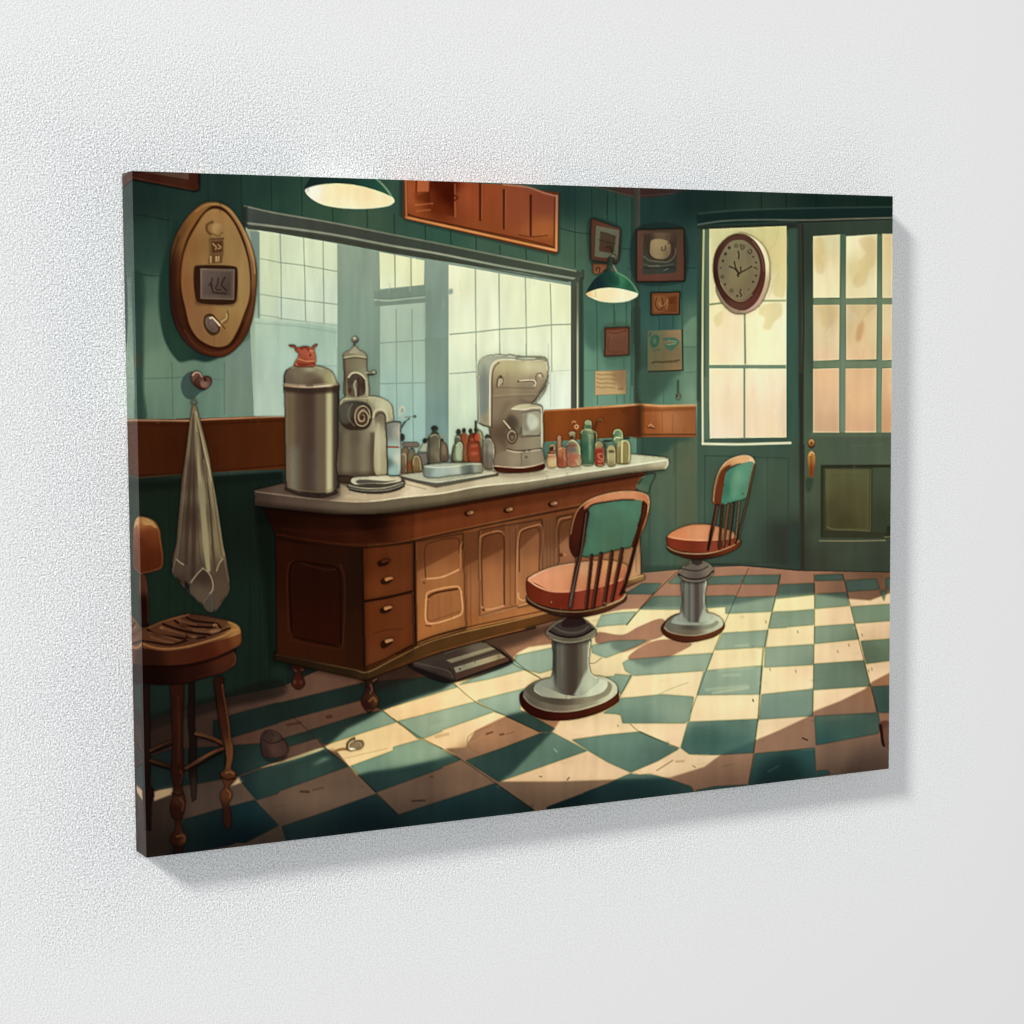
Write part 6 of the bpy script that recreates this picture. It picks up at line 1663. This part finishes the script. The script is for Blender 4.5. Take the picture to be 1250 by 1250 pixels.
# right leg
motif('painted_stool_leg')
Sg([(800,300,52,24,14),(800,600,70,34,18),(870,800,120,74,40),(860,960,90,50,26),(850,1120,110,62,34),(850,1250,60,30,20),(870,900,130,84,46)],
   [765,230,830,230,832,330,850,450,875,580,885,700,905,760,902,850,890,930,918,945,925,985,905,1020,870,1070,895,1110,892,1150,870,1200,885,1250,885,1370,850,1385,830,1330,822,1210,803,1140,812,1100,840,1060,820,1010,808,960,840,930,845,800,815,700,790,550,775,400,760,320], soft=.35)
Cv([(840,350,150,90,50),(870,600,150,96,54),(895,850,140,90,50)], 1.8, [822,290,832,360,855,480,872,600,882,700,896,770,890,860], soft=.6, a=.8)
Cv((176,116,68), 2.0, [850,960,880,950,905,965], soft=.6, a=.8); Cv((52,22,12), 2.0, [815,990,860,1010,915,1000], soft=.6); Cv((170,110,66), 1.6, [860,1090,882,1115,878,1150], soft=.7, a=.8)
Cv((36,16,10), 1.2, [765,300,782,450,812,640,840,760,842,920], soft=.5, a=.7)
# front leg
motif('painted_stool_leg')
view(140,930,6.25)
Sg([(470,-300,56,26,16),(470,50,52,24,14),(480,300,76,42,26),(460,350,50,22,14),(480,580,60,26,14),(520,590,110,66,38),(480,680,40,18,12)],
   [435,-640,515,-640,518,-300,525,-20,530,80,515,170,520,220,540,290,530,380,510,440,520,520,545,560,545,600,520,650,518,700,450,705,455,650,425,610,430,560,455,530,460,450,428,400,425,320,445,260,455,200,430,90,440,-100,432,-400], soft=.35)
Cv((84,42,26), 2.4, [485,-500,490,-200,490,0], soft=1, a=.7)
Cv((60,28,16), 1.4, [436,60,480,75,528,60], soft=.5); Cv((96,58,36), 1.8, [500,70,520,110,500,160], soft=.7, a=.6)
Cv((130,80,48), 2.0, [500,280,525,320,515,370], soft=.8, a=.7); Cv((40,18,10), 1.4, [440,240,480,255,520,245], soft=.5)
Cv((40,16,10), 1.4, [440,420,480,440,515,430], soft=.5)
Cv((150,96,58), 2.2, [475,570,515,560,538,580,532,610], soft=.6, a=.8)
Cv((34,14,10), 1.2, [455,640,480,650,520,645], soft=.5)
# seat
motif('painted_stool_seat')
view(150,720,6.944)
Sg([(300,700,24,8,6),(600,720,48,18,10),(900,620,90,46,26)], [40,600,300,600,940,520,962,580,945,640,860,700,700,745,560,790,400,805,200,800,40,790], soft=.4)
Cv((130,84,54), 1.6, [940,640,960,590,950,550], soft=.6, a=.8)
Cv((80,36,20), 1.6, [640,740,780,700,880,650,930,610], soft=1, a=.6)
Sg([(250,600,46,20,12),(450,560,84,40,20),(700,560,86,34,18),(880,460,110,54,26),(960,420,140,80,40)], [40,440,160,470,330,510,520,495,700,450,850,400,1000,350,1008,400,1003,450,960,490,860,530,700,590,560,625,400,640,200,640,40,640], soft=.4)
Cv((26,8,6), 3, [100,645,300,655,500,650,700,610,850,555,950,505], soft=1, a=.8)
Sg([(200,330,96,58,36),(400,250,110,66,38),(600,230,84,50,32),(850,280,104,66,38),(950,320,190,132,66),(980,400,206,150,84),(500,420,90,52,32),(300,400,100,60,36),(700,350,96,60,40)],
   [100,340,220,310,330,265,450,225,560,203,680,215,800,240,900,262,970,300,1002,350,990,370,850,420,700,460,550,500,400,520,300,515,160,490,60,470], soft=.4)
Cv([(300,490,176,116,62),(600,440,190,130,72),(900,360,206,148,80),(980,330,214,160,90),(550,215,190,136,76)], 2.2, [150,450,230,480,330,500,430,498,550,480,700,440,850,390,930,345,985,330,960,300,900,275], soft=.8)
Cv((176,116,66), 1.6, [220,318,330,270,450,235,560,208], soft=.6, a=.8)
for p, w in [([155,430,250,445,400,465,510,440,540,430],2.4),([210,340,270,370,400,395,530,415],2.6),([540,400,620,410,700,400],2.4),([340,290,420,320,520,350,640,370,740,380],2.8),([440,260,500,300,600,312,720,318,780,318],2.8),([540,235,600,262,700,275,800,290,830,320],2.4),([740,380,800,365,905,325],2.2),([160,440,160,470],1.5)]:
    Cv((40,14,8), w, p, soft=.5)
for p, w in [([320,320,420,350,520,375],1.6),([430,240,520,270,620,295],1.4),([230,360,330,385,480,430],1.8),([600,345,700,355,820,340],2.0),([560,395,620,400],2.0),([240,400,330,430,430,448],1.8),([480,290,600,330,700,335],1.4)]:
    Cv((150,102,62), w, p, soft=.8, a=.6)
Sg((176,136,86), [740,345,800,335,830,345,790,365,740,370], soft=1, a=.7); El((196,150,90), 783, 302, 18, 14, soft=.6); El((70,36,20), 785, 306, 9, 7, soft=.5)
El((190,140,84), 330, 322, 16, 9, soft=.9, a=.7); El((176,132,84), 600, 403, 26, 9, soft=1, a=.6)
# ---- things lying on the floor
motif('painted_floor_pot')
view(300,760,5.208)
Sg((22,16,14), [85,840,110,860,200,870,270,840,240,880,130,880], soft=1, a=.6, ids=False)
Sg([(130,720,56,40,34),(180,800,84,56,48),(230,780,70,46,40),(120,820,50,34,30),(200,700,66,48,40)], [95,740,110,700,140,685,180,690,220,715,240,745,265,780,270,820,240,850,170,862,110,850,98,800], soft=.4)
Cv((40,24,20), 1.4, [108,745,150,765,200,760,238,742], soft=.5); Cv((50,30,24), 1.3, [115,730,125,700,165,700,175,730,160,750], soft=.5)
Cv((110,80,66), 1, [140,692,180,694,215,718], soft=.5, a=.5)
El((72,56,48), 190, 735, 26, 14, soft=1.2, a=.7)
motif('painted_rolled_cloth')
Cv((140,96,54), 3, [565,818,610,805,650,805], soft=.8, ids=False)
Sg([(660,780,130,104,70),(700,800,150,128,92)], [640,800,650,765,680,740,700,760,740,750,750,775,735,800,700,810,660,815], soft=.4)
Cv((84,60,36), 1.2, [645,800,645,770,665,745,690,735], soft=.4); Cv((210,190,150), 1, [655,800,660,770,685,750], soft=.4); El([(715,775,160,136,100)], 716, 775, 27, 26, soft=.4)
Cv((110,86,58), .9, [740,775,730,755,705,755,695,775,708,795,728,790], soft=.4); El((140,112,78), 716, 776, 12, 12, soft=.4)
Sg((250,232,186), [658,800,672,795,690,800,700,808,665,812], soft=.4)
Cv((150,110,64), .9, [690,730,692,745], soft=.3)
# ---- finishing: glazes, contours, then brush grain over everything
view(0,0,1)
Pg((196,188,178), [311,619,352,619,448,630,448,832,330,812], soft=2, mul=True, ids=False)
Pg((222,214,204), [446,628,506,622,506,800,446,832], soft=1.5, mul=True, ids=False)
Pg((206,196,184), [311,618,448,628,640,600,780,576,780,592,640,616,448,648,311,640], soft=2, mul=True, ids=False, a=.9)
Pg((176,168,160), [311,612,360,618,430,624,480,620,540,612,640,594,704,583,812,569,812,575,704,590,640,602,540,619,480,628,430,631,311,620], soft=1.6, mul=True, ids=False, a=.8)
# loose dabs of the brush: upright on walls and wood, following the joints on the floor
CUR[0] = -1
fid = NAMES.index('painted_checkered_floor')
rr = np.random.RandomState(21)
for _ in range(620):
    x_, y_ = rr.uniform(160, 1088), rr.uniform(225, 1040)
    i_, j_ = int((y_ - BY0) * K), int((x_ - BX0) * K)
    if not (0 <= i_ < BH and 0 <= j_ < BW) or NAMES[IDS[i_, j_]] in ('painted_door_frame', 'painted_mirror_frame'):
        continue
    c_ = ART[i_, j_]
    k_ = 1 + rr.choice([-1, 1]) * rr.uniform(.05, .13)
    if IDS[i_, j_] == fid:
        dx_ = rr.uniform(6, 20); dy_ = -dx_ * (.30 - .26 * (x_ - 160) / 930)
        Ln(tuple(c_ * k_), rr.uniform(1, 3.2), [x_ - dx_ / 2, y_ - dy_ / 2, x_ + dx_ / 2, y_ + dy_ / 2], soft=.9, a=.28, clip=(IDS == IDS[i_, j_]))
    else:
        h_ = rr.uniform(5, 18)
        Ln(tuple(c_ * k_), rr.uniform(.8, 2.4), [x_, y_ - h_ / 2, x_ + rr.uniform(-1, 1), y_ + h_ / 2], soft=.7, a=.26, clip=(IDS == IDS[i_, j_]))
for w_, q_ in (('stool', (.90, .88, .88)), ('bottle', (.95, 1.0, .88)), ('plaque', (.97, .985, 1.0)), ('rail', (.96, .98, 1.0))):
    for i_, n_ in enumerate(NAMES):
        if w_ in n_:
            ART[IDS == i_] *= np.array(q_, np.float32)
CON = np.zeros(len(NAMES) + 1, np.float32)
for i_, n_ in enumerate(NAMES):
    if any(w in n_ for w in ('bottle', 'urn', 'mixer', 'coffee', 'chair', 'stool', 'counter', 'plaque', 'towel', 'clock', 'picture', 'tray', 'basin', 'jug', 'cup', 'jar', 'base_plate', 'hook', 'drawer', 'pot', 'cloth', 'step')):
        CON[i_] = 1
ed = np.zeros((BH, BW), np.float32)
d_ = IDS[:, 1:] != IDS[:, :-1]; w_ = np.maximum(CON[IDS[:, 1:]], CON[IDS[:, :-1]]) * d_
ed[:, 1:] = np.maximum(ed[:, 1:], w_); ed[:, :-1] = np.maximum(ed[:, :-1], w_)
d_ = IDS[1:] != IDS[:-1]; w_ = np.maximum(CON[IDS[1:]], CON[IDS[:-1]]) * d_
ed[1:] = np.maximum(ed[1:], w_); ed[:-1] = np.maximum(ed[:-1], w_)
ed = np.clip(gauss(ed, .9) * 1.1, 0, 1)
ART *= 1 - (.42 * ed)[..., None] * np.array((.9, .95, 1), np.float32)
halo = gauss(ed, 4.0)
ART *= (1 - .22 * np.clip(halo, 0, 1))[..., None]
Pg((222,218,214), [150,880,200,850,290,860,300,1060,150,1060], soft=14, mul=True, ids=False)
Pg((176,172,172), [150,1025,300,1005,700,965,1100,925,1100,1060,150,1060], soft=12, mul=True, ids=False, a=.8)
Pg((190,186,190), [150,590,330,590,335,850,150,880], soft=3, mul=True, ids=False, a=.4)
GRN = streaks(1.0, seed=11, lx=4, ly=44) * .55 + streaks(1.0, seed=12, lx=24, ly=24) * .45 + streaks(1.0, seed=13, lx=2, ly=16) * .35
lum = ART @ np.array([.3, .59, .11], np.float32)
m_ = np.clip((ART[..., 1] - ART[..., 0]) / 36, 0, 1)
ART[..., 2] *= 1 - .03 * m_
ART[..., 0] *= 1 + .06 * m_
w_ = np.clip((ART[..., 0] - ART[..., 1] - 20) / 40, 0, 1) * np.clip((200 - ART[..., 0]) / 60, 0, 1)
ART[..., 1] *= 1 + .01 * w_
hot = np.clip((lum - 170) / 40, 0, 1) * np.clip((ART[..., 0] - ART[..., 2] - 30) / 40, 0, 1)
ART[..., 2] += 11 * hot
g_ = m_ * np.clip((130 - lum) / 60, 0, 1)
ART *= (1 + .07 * g_)[..., None]
sat = .95 - .17 * np.clip((ART[..., 1] - ART[..., 0]) / 12, 0, 1) - .24 * np.clip((ART[..., 0] - ART[..., 1] - 60) / 90, 0, 1)
ART[:] = lum[..., None] + (ART - lum[..., None]) * sat[..., None]
ART *= (1 + .026 * GRN)[..., None]
ART += .55 * (ART - gauss(ART, 1.6))
ART[:] = 255 * (ART.clip(0, 255) / 255) ** (1.04 - .04 * lum[..., None] / 255)
ART += (np.random.RandomState(4).randn(BH, BW, 1) * .9).astype(np.float32)
ART = np.clip(ART, 0, 255)

# ================================================================ THE CANVAS
def to_lin(c):
    c = np.clip(c / 255.0, 0, 1)
    return np.where(c <= .04045, c / 12.92, ((c + .055) / 1.055) ** 2.4)

NX, NY = 1160, 880
def board(u, v):
    """canvas position (u right, v down, 0..1) -> art-board raster position"""
    P = np.stack([(u - .5) * CW, (.5 - v) * CH, np.zeros_like(u)], -1)
    C = P @ RC.T + TV
    f = FOC * 1250
    x = 625 + f * C[..., 0] / -C[..., 2]; y = 625 - f * C[..., 1] / -C[..., 2]
    return (x - BX0) * K, (y - BY0) * K

def sample(x, y):
    x = np.clip(x - .5, 0, BW - 1.001); y = np.clip(y - .5, 0, BH - 1.001)
    i = x.astype(int); j = y.astype(int); fx = (x - i)[..., None]; fy = (y - j)[..., None]
    return (ART[j, i] * (1 - fx) + ART[j, i + 1] * fx) * (1 - fy) + (ART[j + 1, i] * (1 - fx) + ART[j + 1, i + 1] * fx) * fy

LIGHT = 1.02
def pigment(c):
    return np.clip(to_lin(c) / LIGHT, .0012, .9)

def canvas_material(name, spec, rough, bump, dist):
    m, N, L, P = mat(name)
    P.inputs['Roughness'].default_value = rough
    P.inputs['Specular IOR Level'].default_value = spec
    at = N.new('ShaderNodeAttribute'); at.attribute_name = 'ink'
    L.new(at.outputs['Color'], P.inputs['Base Color'])
    tc = N.new('ShaderNodeTexCoord')
    hs = []
    for ax in (0, 1):                       # warp and weft of the cloth
        w = N.new('ShaderNodeTexWave'); w.wave_type = 'BANDS'
        w.bands_direction = 'X' if ax == 0 else 'Z'
        w.inputs['Scale'].default_value = 260; w.inputs['Distortion'].default_value = 1.2
        w.inputs['Detail'].default_value = 1
        L.new(tc.outputs['Object'], w.inputs['Vector']); hs.append(w)
    n = N.new('ShaderNodeTexNoise'); n.inputs['Scale'].default_value = 420; n.inputs['Detail'].default_value = 2
    L.new(tc.outputs['Object'], n.inputs['Vector'])
    a = N.new('ShaderNodeMath'); a.operation = 'ADD'
    L.new(hs[0].outputs['Fac'], a.inputs[0]); L.new(hs[1].outputs['Fac'], a.inputs[1])
    b = N.new('ShaderNodeMath'); b.operation = 'MULTIPLY_ADD'; b.inputs[1].default_value = 2.0
    L.new(n.outputs['Fac'], b.inputs[0]); L.new(a.outputs[0], b.inputs[2])
    bp = N.new('ShaderNodeBump'); bp.inputs['Strength'].default_value = bump; bp.inputs['Distance'].default_value = dist
    L.new(b.outputs[0], bp.inputs['Height']); L.new(bp.outputs[0], P.inputs['Normal'])
    return m

MF = canvas_material('printed_canvas', .0, .7, .12, .0006)
MS = canvas_material('folded_canvas_edge', .35, .75, .7, .0012)

def mesh_object(name, verts, quads, cols, material, parent):
    me = bpy.data.meshes.new(name)
    me.vertices.add(len(verts)); me.vertices.foreach_set('co', verts.astype(np.float32).ravel())
    nq = len(quads)
    me.loops.add(nq * 4); me.loops.foreach_set('vertex_index', quads.astype(np.int32).ravel())
    me.polygons.add(nq); me.polygons.foreach_set('loop_start', np.arange(0, nq * 4, 4, dtype=np.int32))
    me.update(calc_edges=True)
    at = me.color_attributes.new('ink', 'FLOAT_COLOR', 'POINT')
    c4 = np.ones((len(verts), 4), np.float32); c4[:, :3] = cols
    at.data.foreach_set('color', c4.ravel())
    me.materials.append(material)
    o = bpy.data.objects.new(name, me); S.collection.objects.link(o)
    o.parent = parent
    return o

root = bpy.data.objects.new('canvas_print', None)
S.collection.objects.link(root)
root.location = (0, 0, ZC)
root['label'] = 'stretched canvas print of an old barber shop hung on white stucco wall'
root['category'] = 'canvas print'

def front_sheet():
    u, v = np.meshgrid(np.linspace(0, 1, NX + 1), np.linspace(0, 1, NY + 1))
    bx, by = board(u, v)
    col = pigment(sample(bx, by)).reshape(-1, 3)
    co = np.stack([(u - .5) * CW, np.full_like(u, -CT), (.5 - v) * CH], -1).reshape(-1, 3)
    uc = (u[:-1, :-1] + u[1:, 1:]) / 2; vc = (v[:-1, :-1] + v[1:, 1:]) / 2
    cx, cy = board(uc, vc)
    ids = IDS[np.clip(cy.astype(int), 0, BH - 1), np.clip(cx.astype(int), 0, BW - 1)]
    idx = np.arange((NX + 1) * (NY + 1)).reshape(NY + 1, NX + 1)
    q = np.stack([idx[:-1, :-1], idx[1:, :-1], idx[1:, 1:], idx[:-1, 1:]], -1)
    objs = {}
    for k in range(len(NAMES)):
        m = ids == k
        n = int(m.sum())
        if n < 12:
            continue
        par = root
        pn = PARENT.get(NAMES[k])
        if pn:
            c = [j for j in objs if NAMES[j] == pn]
            if c:
                par = objs[max(c)]
        Q = q[m]
        used, inv = np.unique(Q.ravel(), return_inverse=True)
        objs[k] = mesh_object(NAMES[k], co[used], inv.reshape(-1, 4), col[used], MF, par)
    return objs

PARENT = {'painted_chair_seat': 'painted_swivel_chair', 'painted_chair_back': 'painted_swivel_chair', 'painted_chair_spindle': 'painted_swivel_chair',
          'painted_drawer': 'painted_counter', 'painted_drawer_handle': 'painted_counter', 'painted_drawer_knob': 'painted_counter',
          'painted_cabinet_door': 'painted_counter', 'painted_countertop': 'painted_counter', 'painted_counter_leg': 'painted_counter',
          'painted_door_pane': 'painted_door', 'painted_door_panel': 'painted_door', 'painted_door_handle': 'painted_door',
          'painted_mirror_frame': 'painted_mirror', 'painted_stool_leg': 'painted_wooden_stool', 'painted_stool_rung': 'painted_wooden_stool',
          'painted_stool_seat': 'painted_wooden_stool', 'painted_stool_back': 'painted_wooden_stool', 'painted_base_plate': 'painted_coffee_maker'}

parts = front_sheet()

def edge_strip(side):
    """one folded side of the canvas, printed with the mirrored rim of the picture"""
    n = NY if side in 'lr' else NX
    d = 44
    s = np.linspace(0, 1, n + 1)[:, None] * np.ones((1, d + 1)); t = np.ones((n + 1, 1)) * np.linspace(0, 1, d + 1)[None]
    if side == 'l':
        u, v = t * CT / CW, s; X, Z = np.full_like(s, -.5 * CW), (.5 - s) * CH
    elif side == 'r':
        u, v = 1 - t * CT / CW, s; X, Z = np.full_like(s, .5 * CW), (.5 - s) * CH
    elif side == 't':
        u, v = s, t * CT / CH; X, Z = (s - .5) * CW, np.full_like(s, .5 * CH)
    else:
        u, v = s, 1 - t * CT / CH; X, Z = (s - .5) * CW, np.full_like(s, -.5 * CH)
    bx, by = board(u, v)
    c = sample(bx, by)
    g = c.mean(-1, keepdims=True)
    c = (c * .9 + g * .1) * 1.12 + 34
    c = c * (1 + .07 * np.random.RandomState(5).randn(*c.shape[:2], 1))               # side light and sheen painted in: fold colours lifted and greyed, with grain
    Y = -CT + t * CT
    co = np.stack([X, Y, Z], -1).reshape(-1, 3)
    idx = np.arange((n + 1) * (d + 1)).reshape(n + 1, d + 1)
    q = np.stack([idx[:-1, :-1], idx[:-1, 1:], idx[1:, 1:], idx[1:, :-1]], -1).reshape(-1, 4)
    if side in 'rt':
        pass
    if side in 'rb':
        q = q[:, ::-1]
    if side in 't':
        q = q
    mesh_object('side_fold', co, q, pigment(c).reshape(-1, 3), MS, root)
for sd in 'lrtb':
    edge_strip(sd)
